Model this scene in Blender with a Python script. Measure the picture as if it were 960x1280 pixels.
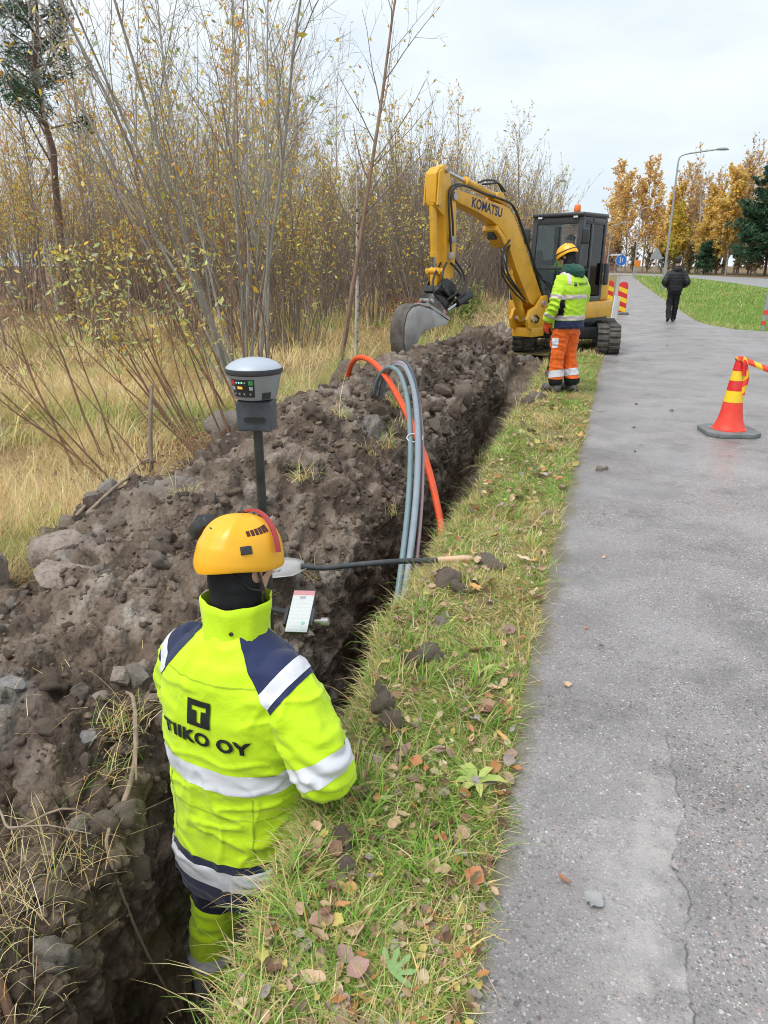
import bpy, bmesh, math, random
import numpy as np
from mathutils import Vector, Matrix
from mathutils.bvhtree import BVHTree

for _o in list(bpy.data.objects):
    bpy.data.objects.remove(_o)
scene = bpy.context.scene
COL = scene.collection
PI = math.pi
R = math.radians

# ------------------------------------------------------------------ camera
cam_data = bpy.data.cameras.new('camera')
cam_data.sensor_fit = 'VERTICAL'
cam_data.sensor_height = 36.0
cam_data.lens = 887.0 / 1280.0 * 36.0
cam_data.clip_start = 0.05
cam_data.clip_end = 2000.0
cam = bpy.data.objects.new('camera', cam_data)
cam.location = (0, 0, 1.6)
cam.rotation_euler = (R(90 - 19.26), 0, R(17.4))
COL.objects.link(cam)
scene.camera = cam

# ------------------------------------------------------------------ sky and sun (thin bright overcast)
SUN_EL, SUN_AZ = 62.0, 215.0          # azimuth measured clockwise from +Y
world = bpy.data.worlds.new('World')
scene.world = world
world.use_nodes = True
wn, wl = world.node_tree.nodes, world.node_tree.links
wn.clear()
w_out = wn.new('ShaderNodeOutputWorld')
w_bg = wn.new('ShaderNodeBackground')
w_bg.inputs['Strength'].default_value = 0.10
w_sky = wn.new('ShaderNodeTexSky')
w_sky.sky_type = 'NISHITA'
w_sky.sun_disc = False
w_sky.sun_elevation = R(SUN_EL)
w_sky.sun_rotation = R(SUN_AZ)
w_sky.air_density = 1.0
w_sky.dust_density = 2.0
w_tc = wn.new('ShaderNodeTexCoord')
w_map = wn.new('ShaderNodeMapping')
w_map.inputs['Scale'].default_value = (1.0, 1.0, 3.2)
w_noise = wn.new('ShaderNodeTexNoise')
w_noise.inputs['Scale'].default_value = 2.6
w_noise.inputs['Detail'].default_value = 6.0
w_noise.inputs['Roughness'].default_value = 0.55
w_ramp = wn.new('ShaderNodeValToRGB')
w_ramp.color_ramp.elements[0].position = 0.30
w_ramp.color_ramp.elements[0].color = (3.9, 4.45, 4.9, 1)
w_ramp.color_ramp.elements[1].position = 0.72
w_ramp.color_ramp.elements[1].color = (5.5, 5.8, 6.0, 1)
w_mix = wn.new('ShaderNodeMix')
w_mix.data_type = 'RGBA'
w_mix.inputs['Factor'].default_value = 0.93
wl.new(w_tc.outputs['Generated'], w_map.inputs['Vector'])
wl.new(w_map.outputs['Vector'], w_noise.inputs['Vector'])
wl.new(w_noise.outputs['Fac'], w_ramp.inputs['Fac'])
wl.new(w_sky.outputs['Color'], w_mix.inputs['A'])
wl.new(w_ramp.outputs['Color'], w_mix.inputs['B'])
wl.new(w_mix.outputs['Result'], w_bg.inputs['Color'])
wl.new(w_bg.outputs['Background'], w_out.inputs['Surface'])

sun_data = bpy.data.lights.new('sun', 'SUN')
sun_data.energy = 1.5
sun_data.angle = R(38)
sun_data.color = (1.0, 0.965, 0.92)
sun = bpy.data.objects.new('sun', sun_data)
_a, _e = R(SUN_AZ), R(SUN_EL)
_dir = Vector((math.sin(_a) * math.cos(_e), math.cos(_a) * math.cos(_e), math.sin(_e)))
sun.rotation_euler = _dir.to_track_quat('Z', 'Y').to_euler()
COL.objects.link(sun)

scene.view_settings.view_transform = 'Standard'
scene.view_settings.look = 'None'
scene.view_settings.gamma = 1.0
scene.view_settings.exposure = 0.97
scene.render.engine = 'CYCLES'
scene.cycles.use_denoising = True
scene.cycles.filter_width = 1.05
scene.cycles.max_bounces = 6
scene.cycles.diffuse_bounces = 3
scene.cycles.glossy_bounces = 3
scene.cycles.transmission_bounces = 4
scene.cycles.transparent_max_bounces = 12
scene.cycles.use_adaptive_sampling = True
scene.cycles.adaptive_threshold = 0.015

# ------------------------------------------------------------------ numpy noise
def _h(ix, iy, iz, seed):
    with np.errstate(over='ignore'):
        h = (ix.astype(np.int64).astype(np.uint32) * np.uint32(374761393) + iy.astype(np.int64).astype(np.uint32) * np.uint32(668265263)
             + iz.astype(np.int64).astype(np.uint32) * np.uint32(2246822519) + np.uint32((seed * 3266489917) & 0xffffffff))
        h = (h ^ (h >> np.uint32(13))) * np.uint32(1274126177)
        h = (h ^ (h >> np.uint32(16))) * np.uint32(2654435761)
        h = h ^ (h >> np.uint32(15))
    return h.astype(np.float64) / 4294967296.0

def vnoise(P, seed=0):
    i = np.floor(P); f = P - i; f = f * f * (3 - 2 * f)
    out = 0
    for dx in (0, 1):
        for dy in (0, 1):
            for dz in (0, 1):
                w = (f[:, 0] if dx else 1 - f[:, 0]) * (f[:, 1] if dy else 1 - f[:, 1]) * (f[:, 2] if dz else 1 - f[:, 2])
                out = out + w * _h(i[:, 0] + dx, i[:, 1] + dy, i[:, 2] + dz, seed)
    return out

def fbm(P, scale, octaves=4, seed=0, gain=0.5):
    s, a, t = 0, 1.0, 0
    Q = P / scale
    for k in range(octaves):
        s = s + a * vnoise(Q + 17.3 * k, seed + k); t += a
        a *= gain; Q = Q * 2.03
    return s / t

def billow(P, scale, octaves=4, seed=0, gain=0.55):
    s, a, t = 0, 1.0, 0
    Q = P / scale
    for k in range(octaves):
        s = s + a * np.abs(2 * vnoise(Q + 9.1 * k, seed + k) - 1); t += a
        a *= gain; Q = Q * 2.1
    return s / t

def worley(P, scale, seed=0):
    Q = P / scale; i = np.floor(Q); best = np.full(len(P), 9.0); rnd = np.zeros(len(P))
    for dx in (-1, 0, 1):
        for dy in (-1, 0, 1):
            for dz in (-1, 0, 1):
                cx, cy, cz = i[:, 0] + dx, i[:, 1] + dy, i[:, 2] + dz
                px = cx + _h(cx, cy, cz, seed); py = cy + _h(cx, cy, cz, seed + 1); pz = cz + _h(cx, cy, cz, seed + 2)
                d = np.sqrt((Q[:, 0] - px) ** 2 + (Q[:, 1] - py) ** 2 + (Q[:, 2] - pz) ** 2)
                m = d < best
                best = np.where(m, d, best); rnd = np.where(m, _h(cx, cy, cz, seed + 3), rnd)
    return best, rnd

def P2(x, y):
    x = np.asarray(x, float).ravel(); y = np.asarray(y, float).ravel()
    return np.stack([x, y, np.zeros_like(x)], 1)

def sstep(a, b, x):
    t = np.clip((x - a) / (b - a), 0, 1); return t * t * (3 - 2 * t)

# ------------------------------------------------------------------ mesh helpers
def link(o, parent=None):
    COL.objects.link(o)
    if parent is not None:
        o.parent = parent
    return o

def np_mesh(name, V, F, mat=None, col=None, smooth=False, uv=None):
    V = np.asarray(V, np.float32); F = np.asarray(F, np.int32)
    me = bpy.data.meshes.new(name)
    k = F.shape[1]
    me.vertices.add(len(V)); me.vertices.foreach_set('co', V.ravel())
    me.loops.add(F.size); me.loops.foreach_set('vertex_index', F.ravel())
    me.polygons.add(len(F)); me.polygons.foreach_set('loop_start', np.arange(0, F.size, k, dtype=np.int32))
    if smooth:
        me.polygons.foreach_set('use_smooth', np.ones(len(F), bool))
    me.update(calc_edges=True)
    if col is not None:
        at = me.color_attributes.new('tone', 'FLOAT_COLOR', 'POINT')
        c = np.ones((len(V), 4), np.float32); c[:, :col.shape[1]] = col
        at.data.foreach_set('color', c.ravel())
    if mat is not None:
        me.materials.append(mat)
    return me

def np_obj(name, V, F, mat, parent=None, **kw):
    return link(bpy.data.objects.new(name, np_mesh(name, V, F, mat, **kw)), parent)

class MB:
    """collects shapes and builds them as one mesh object"""
    def __init__(s): s.v = []; s.f = []
    def add(s, v, f, M=None):
        o = len(s.v)
        if M is not None:
            v = [M @ Vector(p) for p in v]
        s.v += [tuple(p) for p in v]; s.f += [tuple(i + o for i in q) for q in f]
        return s
    def box(s, a, b, M=None):
        (x0, y0, z0), (x1, y1, z1) = a, b
        v = [(x0, y0, z0), (x1, y0, z0), (x1, y1, z0), (x0, y1, z0), (x0, y0, z1), (x1, y0, z1), (x1, y1, z1), (x0, y1, z1)]
        return s.add(v, [(0, 3, 2, 1), (4, 5, 6, 7), (0, 1, 5, 4), (1, 2, 6, 5), (2, 3, 7, 6), (3, 0, 4, 7)], M)
    def tube(s, pts, rad, n=8, cap=True, M=None, flat=1.0):
        v, f = tube(pts, rad, n, cap, flat)
        return s.add(v, f, M)
    def prism(s, poly, o0, o1, M=None):
        """polygon in the x-z plane extruded along y"""
        n = len(poly)
        v = [(p[0], o0, p[1]) for p in poly] + [(p[0], o1, p[1]) for p in poly]
        f = [tuple(range(n)), tuple(range(2 * n - 1, n - 1, -1))]
        f += [((i + 1) % n, i, n + i, n + (i + 1) % n) for i in range(n)]
        return s.add(v, f, M)
    def slab(s, poly, z0, z1, M=None):
        n = len(poly)
        v = [(p[0], p[1], z0) for p in poly] + [(p[0], p[1], z1) for p in poly]
        f = [tuple(range(n - 1, -1, -1)), tuple(range(n, 2 * n))]
        f += [(i, (i + 1) % n, n + (i + 1) % n, n + i) for i in range(n)]
        return s.add(v, f, M)
    def lathe(s, prof, n=24, M=None, cap=True):
        v = []; f = []
        for r, z in prof:
            for k in range(n):
                a = 2 * PI * k / n; v.append((r * math.cos(a), r * math.sin(a), z))
        for i in range(len(prof) - 1):
            for k in range(n):
                a, b = i * n + k, i * n + (k + 1) % n
                f.append((a, b, b + n, a + n))
        if cap:
            f.append(tuple(range(n - 1, -1, -1))); f.append(tuple(range((len(prof) - 1) * n, len(prof) * n)))
        return s.add(v, f, M)
    def build(s, name, mat, parent=None, bevel=0.0, smooth=None, seg=2):
        me = bpy.data.meshes.new(name)
        me.from_pydata(s.v, [], s.f); me.update()
        bm = bmesh.new(); bm.from_mesh(me)
        bmesh.ops.recalc_face_normals(bm, faces=bm.faces)
        if bevel:
            ed = [e for e in bm.edges if len(e.link_faces) == 2 and e.calc_face_angle(0) > R(25)]
            bmesh.ops.bevel(bm, geom=ed, offset=bevel, segments=seg, affect='EDGES', profile=0.6, clamp_overlap=True)
        bm.to_mesh(me); bm.free()
        me.materials.append(mat)
        if smooth is None:
            smooth = R(38)
        if smooth:
            me.shade_smooth()
            me.set_sharp_from_angle(angle=smooth)
        return link(bpy.data.objects.new(name, me), parent)

def frames(pts):
    pts = [Vector(p) for p in pts]; n = len(pts); out = []
    t = (pts[1] - pts[0]).normalized()
    a = Vector((0, 0, 1)) if abs(t.z) < 0.9 else Vector((1, 0, 0))
    u = t.cross(a).normalized()
    for i in range(n):
        t = (pts[min(i + 1, n - 1)] - pts[max(i - 1, 0)])
        t = t.normalized() if t.length > 1e-9 else Vector((0, 0, 1))
        u = (u - t * u.dot(t))
        u = u.normalized() if u.length > 1e-6 else t.orthogonal().normalized()
        out.append((t, u, t.cross(u)))
    return out

def tube(pts, rad, n=8, cap=True, flat=1.0):
    if not hasattr(rad, '__len__'):
        rad = [rad] * len(pts)
    v = []; f = []
    for p, r, (t, u, w) in zip(pts, rad, frames(pts)):
        p = Vector(p)
        for k in range(n):
            a = 2 * PI * k / n
            v.append(tuple(p + (u * math.cos(a) + w * math.sin(a) * flat) * r))
    for i in range(len(pts) - 1):
        for k in range(n):
            a, b = i * n + k, i * n + (k + 1) % n
            f.append((a, b, b + n, a + n))
    if cap:
        f.append(tuple(range(n - 1, -1, -1))); f.append(tuple(range((len(pts) - 1) * n, len(pts) * n)))
    return v, f

def spline(pts, n=8):
    """Catmull-Rom through pts"""
    P = [Vector(p) for p in pts]; P = [P[0] * 2 - P[1]] + P + [P[-1] * 2 - P[-2]]
    out = []
    for i in range(1, len(P) - 2):
        a, b, c, d = P[i - 1:i + 3]
        for k in range(n):
            t = k / n
            out.append(0.5 * ((2 * b) + (c - a) * t + (2 * a - 5 * b + 4 * c - d) * t * t + (3 * b - a - 3 * c + d) * t ** 3))
    out.append(P[-2])
    return out

def empty(name, loc=(0, 0, 0), rz=0.0, label=None, cat=None, group=None):
    o = bpy.data.objects.new(name, None)
    o.location = loc; o.rotation_euler = (0, 0, rz); o.empty_display_size = 0.1
    COL.objects.link(o)
    tag(o, label, cat, group)
    return o

def tag(o, label=None, cat=None, group=None, kind=None):
    if label: o['label'] = label
    if cat: o['category'] = cat
    if group: o['group'] = group
    if kind: o['kind'] = kind
    return o

def copy_tree(root, loc, rz=0.0, sc=1.0, label=None, group=None):
    r = root.copy(); COL.objects.link(r)
    r.location = loc; r.rotation_euler = (0, 0, rz)
    r.scale = (sc, sc, sc) if not hasattr(sc, '__len__') else sc
    if label: r['label'] = label
    if group: r['group'] = group
    for ch in list(root.children):
        c = ch.copy(); COL.objects.link(c); c.parent = r
        for g in list(ch.children):
            d = g.copy(); COL.objects.link(d); d.parent = c
    return r

# ------------------------------------------------------------------ materials
class Mat:
    def __init__(s, name, rough=0.6, metal=0.0, spec=0.5):
        s.m = bpy.data.materials.new(name); s.m.use_nodes = True
        s.nt = s.m.node_tree; s.b = s.nt.nodes['Principled BSDF']
        s.b.inputs['Roughness'].default_value = rough
        s.b.inputs['Metallic'].default_value = metal
        s.b.inputs['Specular IOR Level'].default_value = spec
    def n(s, t, ins=None, **props):
        nd = s.nt.nodes.new(t)
        for k, v in props.items(): setattr(nd, k, v)
        for k, v in (ins or {}).items():
            if isinstance(v, bpy.types.NodeSocket): s.nt.links.new(v, nd.inputs[k])
            else: nd.inputs[k].default_value = v
        return nd
    def set(s, k, v):
        if isinstance(v, bpy.types.NodeSocket): s.nt.links.new(v, s.b.inputs[k])
        else: s.b.inputs[k].default_value = v
    def coord(s, kind='Object', scale=(1, 1, 1)):
        tc = s.n('ShaderNodeTexCoord')
        if scale == (1, 1, 1): return tc.outputs[kind]
        return s.n('ShaderNodeMapping', {'Vector': tc.outputs[kind], 'Scale': scale}).outputs['Vector']
    def pos(s):
        return s.n('ShaderNodeNewGeometry').outputs['Position']
    def noise(s, vec, scale, detail=4, rough=0.55, dist=0.0):
        return s.n('ShaderNodeTexNoise', {'Vector': vec, 'Scale': scale, 'Detail': detail, 'Roughness': rough, 'Distortion': dist}).outputs['Fac']
    def ramp(s, fac, stops, interp='LINEAR'):
        nd = s.n('ShaderNodeValToRGB', {'Fac': fac}); cr = nd.color_ramp; cr.interpolation = interp
        while len(cr.elements) < len(stops): cr.elements.new(0.5)
        for e, (p, c) in zip(cr.elements, stops):
            e.position = p
            e.color = (c, c, c, 1) if not hasattr(c, '__len__') else (*c, 1)
        return nd.outputs['Color']
    def mix(s, fac, a, b, mode='MIX'):
        nd = s.n('ShaderNodeMix', data_type='RGBA', blend_type=mode)
        for k, v in (('Factor', fac), ('A', a), ('B', b)):
            sock = [i for i in nd.inputs if i.name == k and i.enabled][0]
            if isinstance(v, bpy.types.NodeSocket): s.nt.links.new(v, sock)
            elif k == 'Factor': sock.default_value = v
            else: sock.default_value = (*v, 1)
        return [o for o in nd.outputs if o.enabled][0]
    def math(s, op, a, b=0.0, c=0.0):
        nd = s.n('ShaderNodeMath', operation=op)
        for i, v in enumerate((a, b, c)):
            if isinstance(v, bpy.types.NodeSocket): s.nt.links.new(v, nd.inputs[i])
            else: nd.inputs[i].default_value = v
        return nd.outputs[0]
    def bump(s, h, strength=0.4, dist=0.01, normal=None):
        d = {'Height': h, 'Strength': strength, 'Distance': dist}
        if normal is not None: d['Normal'] = normal
        o = s.n('ShaderNodeBump', d).outputs['Normal']
        s.nt.links.new(o, s.b.inputs['Normal']); return o
    def attr(s, name='tone'):
        return s.n('ShaderNodeAttribute', attribute_name=name)

def pmat(name, c1, c2=None, scale=6.0, rough=0.6, metal=0.0, bump=0.0, bscale=None, spec=0.5, rvar=0.1, sheen=0.0):
    """plain coloured surface with slight procedural mottling, roughness variation and relief"""
    m = Mat(name, rough, metal, spec)
    v = m.coord()
    if c2 is None: c2 = tuple(x * 0.72 for x in c1)
    f = m.noise(v, scale, 5, 0.6)
    m.set('Base Color', m.mix(m.ramp(f, [(0.35, 0.0), (0.7, 1.0)]), c1, c2))
    m.set('Roughness', m.math('ADD', rough - rvar / 2, m.math('MULTIPLY', f, rvar)))
    if bump:
        m.bump(m.noise(v, bscale or scale * 4, 4, 0.6), bump, 0.01)
    if sheen: m.set('Sheen Weight', sheen)
    return m.m
# ------------------------------------------------------------------ terrain functions
_LY = [-3.0, 0.0, 0.95, 1.34, 2.24, 3.0, 4.55, 6.0, 7.47, 10.2, 12.5, 14.3, 30]
_LX = [-0.60, -0.63, -0.68, -0.73, -0.80, -0.90, -0.84, -0.88, -0.95, -1.0, -1.05, -1.1, -1.1]
def lip(y):
    y = np.asarray(y, float)
    return np.interp(y, _LY, _LX) + 0.05 * (fbm(P2(np.zeros_like(y), y), 0.35, 3, 5) - 0.5) * 2

_EY = [0, 20, 40, 46, 66, 84, 95, 101, 112, 125]
_EX = [9.5, 9.0, 8.4, 8.1, 7.9, 6.3, 4.2, 2.6, -4.0, -16.0]
def ground_z(x, y):
    x = np.asarray(x, float); y = np.asarray(y, float)
    sh = x.shape
    x, y = x.ravel(), y.ravel()
    z = 0.2 * sstep(55, 92, y)
    xe = np.interp(y, _EY, _EX)
    g = np.clip((x - 2.45) / np.maximum(xe - 2.45, 0.5), 0, 1)
    gg = sstep(0, 1, g)
    right = (x > 2.4) & (y > 19)
    bank = gg * 0.24 - 0.16 * np.sin(PI * np.clip(g * 1.3, 0, 1)) * (1 - sstep(55, 80, y))
    bank = bank * sstep(19.4, 23.5, y)
    z = np.where(right, np.maximum(z, 0) * (1 - gg) + bank, z)
    z = np.where((x > 2.4) & (y > 92), 0.22, z)
    # meadow unevenness on the left
    lf = sstep(-2.4, -3.6, x)
    z = z + lf * ((fbm(P2(x, y), 1.7, 3, 11) - 0.5) * 0.16 + (fbm(P2(x, y), 9.0, 2, 12) - 0.5) * 0.3)
    # verge: soft lip towards the asphalt
    vg = sstep(-0.14, -0.3, x) * (1 - sstep(-0.9, -1.2, x)) 
    z = z + vg * (0.018 + (fbm(P2(x, y), 0.22, 3, 21) - 0.5) * 0.045)
    return z.reshape(sh)

def path_left(y):
    y = np.asarray(y, float)
    return np.interp(y, [0, 1.1, 1.5, 2.3, 4.7, 7, 14.5, 20, 95], [-0.16, -0.17, -0.19, -0.21, -0.25, -0.2, -0.13, -0.1, -0.1]) \
        + 0.03 * (fbm(P2(np.zeros_like(y), y), 0.5, 3, 8) - 0.5) * 2
def path_right(y):
    y = np.asarray(y, float)
    return np.interp(y, [0, 19.3, 19.7, 20.1, 20.8, 22.0, 23.5, 37, 93, 100], [9.0, 9.0, 5.5, 3.9, 3.0, 2.55, 2.34, 2.2, 1.7, 1.6])

# soil materials -----------------------------------------------------
def soil_material(name, per_object=False):
    m = Mat(name, 0.8, 0, 0.35)
    p = m.pos() if not per_object else m.coord('Object')
    big = m.noise(p, 1.1, 4, 0.6)
    mid = m.noise(p, 9.0, 6, 0.65)
    fine = m.noise(p, 55.0, 4, 0.7)
    if per_object:
        oi = m.n('ShaderNodeObjectInfo').outputs['Random']
        t = m.math('ADD', 0.26, m.math('ADD', m.math('MULTIPLY', oi, 0.36), m.math('MULTIPLY', mid, 0.5)))
    else:
        a = m.attr('tone').outputs['Color']
        sep = m.n('ShaderNodeSeparateColor', {'Color': a})
        t = m.math('ADD', m.math('MULTIPLY', sep.outputs['Red'], 0.62), m.math('MULTIPLY', mid, 0.42))
    t = m.math('ADD', t, m.math('MULTIPLY', m.math('SUBTRACT', fine, 0.5), 0.35))
    c = m.ramp(t, [(0.10, (0.026, 0.018, 0.013)), (0.34, (0.076, 0.053, 0.037)), (0.54, (0.150, 0.110, 0.080)), (0.74, (0.250, 0.203, 0.165)), (1.0, (0.45, 0.42, 0.385))])
    if not per_object:
        # paler wet clay smears
        clay = m.ramp(big, [(0.56, 0.0), (0.66, 0.75)])
        clay = m.math('MULTIPLY', clay, sep.outputs['Green'])
        c = m.mix(clay, c, m.mix(mid, (0.12, 0.108, 0.098), (0.30, 0.285, 0.262)))
    m.set('Base Color', c)
    m.set('Roughness', m.ramp(mid, [(0.3, 0.55), (0.7, 0.92)]))
    vor = m.n('ShaderNodeTexVoronoi', {'Vector': p, 'Scale': 38.0}).outputs['Distance']
    hgt = m.math('ADD', m.math('MULTIPLY', mid, 0.9), m.math('ADD', m.math('MULTIPLY', fine, 0.5), m.math('MULTIPLY', vor, -0.5)))
    m.bump(hgt, 0.75, 0.03)
    return m.m
M_SOIL = soil_material('excavated_soil')
M_CLOD = soil_material('clod_soil', True)

def ground_material():
    m = Mat('ground_cover', 0.9, 0, 0.2)
    p = m.pos()
    sx = m.n('ShaderNodeSeparateXYZ', {'Vector': p})
    n1 = m.noise(p, 0.35, 5, 0.6); n2 = m.noise(p, 4.0, 6, 0.65); n3 = m.noise(p, 40.0, 4, 0.7)
    straw = m.mix(n3, (0.13, 0.092, 0.042), (0.36, 0.27, 0.125))
    litter = m.mix(n3, (0.07, 0.042, 0.026), (0.30, 0.185, 0.11))
    moss = m.mix(n3, (0.085, 0.08, 0.026), (0.30, 0.275, 0.095))
    green = m.mix(n3, (0.05, 0.10, 0.016), (0.15, 0.24, 0.045))
    left = m.mix(m.ramp(n1, [(0.42, 0.0), (0.6, 1.0)]), straw, litter)
    far = m.ramp(m.math('MULTIPLY', sx.outputs['X'], -0.02), [(0.16, 0.0), (0.34, 1.0)])
    left = m.mix(far, left, litter)
    verge = m.mix(m.ramp(n2, [(0.4, 0.0), (0.65, 1.0)]), moss, m.mix(n3, (0.075, 0.055, 0.036), (0.30, 0.225, 0.135)))
    c = m.mix(m.ramp(m.math('ADD', sx.outputs['X'], 2.2), [(0.0, 0.0), (0.4, 1.0)]), left, verge)
    c = m.mix(m.ramp(m.math('MULTIPLY', sx.outputs['X'], 0.2), [(0.4, 0.0), (0.5, 1.0)]), c, green)
    c = m.mix(m.math('MAXIMUM', m.ramp(m.math('MULTIPLY', sx.outputs['X'], 0.02), [(0.19, 0.0), (0.24, 0.85)]), m.ramp(m.math('MULTIPLY', sx.outputs['Y'], 0.005), [(0.58, 0.0), (0.64, 0.85)])), c, litter)
    m.set('Base Color', c)
    m.bump(m.math('ADD', n2, m.math('MULTIPLY', n3, 0.5)), 0.8, 0.03)
    return m.m
M_GROUND = ground_material()

def asphalt_material():
    m = Mat('worn_asphalt', 0.5, 0, 0.5)
    p = m.pos()
    s = m.n('ShaderNodeSeparateXYZ', {'Vector': p}); X, Y = s.outputs['X'], s.outputs['Y']
    big = m.noise(p, 0.9, 5, 0.6); mid = m.noise(p, 5.0, 6, 0.65); fine = m.noise(p, 90.0, 3, 0.7)
    binder = m.mix(fine, (0.105, 0.095, 0.092), (0.335, 0.312, 0.308))
    # aggregate: three sizes of stones set in the binder
    def stones(scale, thr, lo=0.25):
        warp = m.n('ShaderNodeVectorMath', {0: p, 1: m.n('ShaderNodeVectorMath', {0: m.n('ShaderNodeTexNoise', {'Vector': p, 'Scale': scale * 0.8}).outputs['Color'], 1: (0.6 / scale,) * 3}, operation='MULTIPLY').outputs[0]}, operation='ADD').outputs[0]
        v = m.n('ShaderNodeTexVoronoi', {'Vector': warp, 'Scale': scale, 'Randomness': 1.0})
        sc = m.n('ShaderNodeSeparateColor', {'Color': v.outputs['Color']})
        body = m.ramp(v.outputs['Distance'], [(thr * 0.75, 1.0), (thr, 0.0)])
        on = m.ramp(sc.outputs['Red'], [(lo, 0.0), (lo + 0.03, 1.0)])
        f = m.math('MULTIPLY', body, on)
        c = m.ramp(sc.outputs['Green'], [(0.0, (0.09, 0.085, 0.085)), (0.3, (0.23, 0.21, 0.21)), (0.52, (0.31, 0.245, 0.225)), (0.62, (0.40, 0.275, 0.235)), (0.72, (0.36, 0.34, 0.33)), (0.88, (0.48, 0.45, 0.43)), (0.96, (0.64, 0.61, 0.58))], 'CONSTANT')
        return f, c
    c = binder
    f1, c1 = stones(150, 0.46, 0.12); c = m.mix(f1, c, c1)
    f2, c2 = stones(88, 0.43, 0.42); c = m.mix(f2, c, c2)
    f3, c3 = stones(56, 0.40, 0.78); c = m.mix(f3, c, c3)
    # long crack / layer seam wandering along the path, and a finer one
    wob = m.noise(m.n('ShaderNodeCombineXYZ', {'X': 0.0, 'Y': Y, 'Z': 0.0}).outputs[0], 2.4, 6, 0.62)
    seamx = m.math('ADD', m.math('MULTIPLY', Y, 0.03), m.math('ADD', 0.17, m.math('MULTIPLY', wob, 0.22)))
    ds = m.math('SUBTRACT', X, seamx)
    crackn = m.noise(p, 7.0, 3, 0.6)
    near = m.ramp(m.math('MULTIPLY', Y, 0.1), [(0.26, 1.0), (0.42, 0.0)])
    crack = m.math('MULTIPLY', m.ramp(m.math('ABSOLUTE', ds), [(0.0, 1.0), (0.0032, 0.0)]), m.ramp(crackn, [(0.42, 0.0), (0.56, 1.0)]))
    crack = m.math('MULTIPLY', crack, m.ramp(m.math('MULTIPLY', Y, 0.1), [(0.14, 0.62), (0.30, 0.15), (0.6, 0.0)]))
    wob2 = m.noise(m.n('ShaderNodeCombineXYZ', {'X': 3.0, 'Y': Y, 'Z': 0.0}).outputs[0], 1.9, 7, 0.65)
    ds2 = m.math('SUBTRACT', X, m.math('ADD', m.math('MULTIPLY', Y, 0.012), m.math('MULTIPLY', wob2, 0.42)))
    crack2 = m.math('MULTIPLY', m.ramp(m.math('ABSOLUTE', ds2), [(0.0, 1.0), (0.0045, 0.0)]), m.ramp(m.noise(p, 1.3, 3, 0.6), [(0.5, 0.0), (0.6, 0.2)]))
    # pale worn patch to the left of the seam near the camera
    dpatch = m.ramp(m.math('ADD', ds, m.math('MULTIPLY', m.math('SUBTRACT', mid, 0.5), 0.12)), [(0.0, 0.0), (0.02, 0.0)])
    pm = m.math('MULTIPLY', m.ramp(m.math('ADD', m.math('MULTIPLY', ds, 2.6), 1.0), [(0.25, 0.0), (0.75, 1.0), (0.985, 1.0), (1.0, 0.0)]), m.ramp(mid, [(0.38, 0.0), (0.52, 1.0)]))
    pm = m.math('MULTIPLY', pm, m.ramp(m.math('MULTIPLY', Y, 0.1), [(0.16, 1.0), (0.26, 0.0)]))
    c = m.mix(m.math('MULTIPLY', pm, 0.62), c, (0.52, 0.49, 0.465))
    blot = m.noise(p, 2.3, 6, 0.7)
    c = m.mix(m.ramp(blot, [(0.30, 0.65), (0.52, 0.0)]), c, (0.085, 0.080, 0.078))
    damp = m.math('MULTIPLY', m.ramp(X, [(0.0, 1.0), (0.75, 0.0)]), m.ramp(m.noise(p, 1.2, 5, 0.65), [(0.38, 0.0), (0.6, 0.5)]))
    c = m.mix(damp, c, (0.11, 0.103, 0.10))
    # damp, darker zone right beside the verge, dusty greyer middle
    c = m.mix(m.ramp(big, [(0.4, 0.0), (0.7, 0.4)]), c, (0.42, 0.40, 0.41))
    edge = m.ramp(m.math('ADD', m.math('MULTIPLY', X, 2.5), m.math('MULTIPLY', mid, 0.35)), [(-0.0, 1.0), (0.03, 0.0)])
    dirt = m.mix(mid, (0.09, 0.085, 0.04), (0.20, 0.175, 0.125))
    ed = m.ramp(m.math('ADD', m.math('ADD', X, 0.17), m.math('MULTIPLY', m.math('SUBTRACT', mid, 0.5), 0.2)), [(0.0, 0.85), (0.055, 0.0)])
    c = m.mix(ed, c, dirt)
    cr = m.math('MAXIMUM', crack, crack2)
    c = m.mix(cr, c, (0.018, 0.017, 0.016))
    m.set('Base Color', c)
    wet = m.ramp(m.noise(p, 1.6, 5, 0.6), [(0.38, 0.24), (0.62, 0.50)])
    m.set('Roughness', m.math('ADD', wet, m.math('MULTIPLY', fine, 0.12)))
    hgt = m.math('ADD', m.math('ADD', m.math('MULTIPLY', f1, 0.35), m.math('MULTIPLY', f2, 0.5)), m.math('ADD', m.math('MULTIPLY', f3, 0.6), m.math('MULTIPLY', fine, 0.35)))
    hgt = m.math('SUBTRACT', hgt, m.math('MULTIPLY', cr, 2.5))
    m.bump(hgt, 0.55, 0.004)
    return m.m
M_ASPHALT = asphalt_material()

def grid_mesh(name, X, Y, Z, mat, drop=None, col=None, smooth=True):
    """X,Y,Z arrays (rows, cols)"""
    r, c = X.shape
    V = np.stack([X.ravel(), Y.ravel(), Z.ravel()], 1)
    idx = np.arange(r * c).reshape(r, c)
    F = np.stack([idx[:-1, :-1], idx[:-1, 1:], idx[1:, 1:], idx[1:, :-1]], -1).reshape(-1, 4)
    if drop is not None:
        F = F[~drop.ravel()]
    return np_obj(name, V, F, mat, col=col, smooth=smooth)

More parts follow.
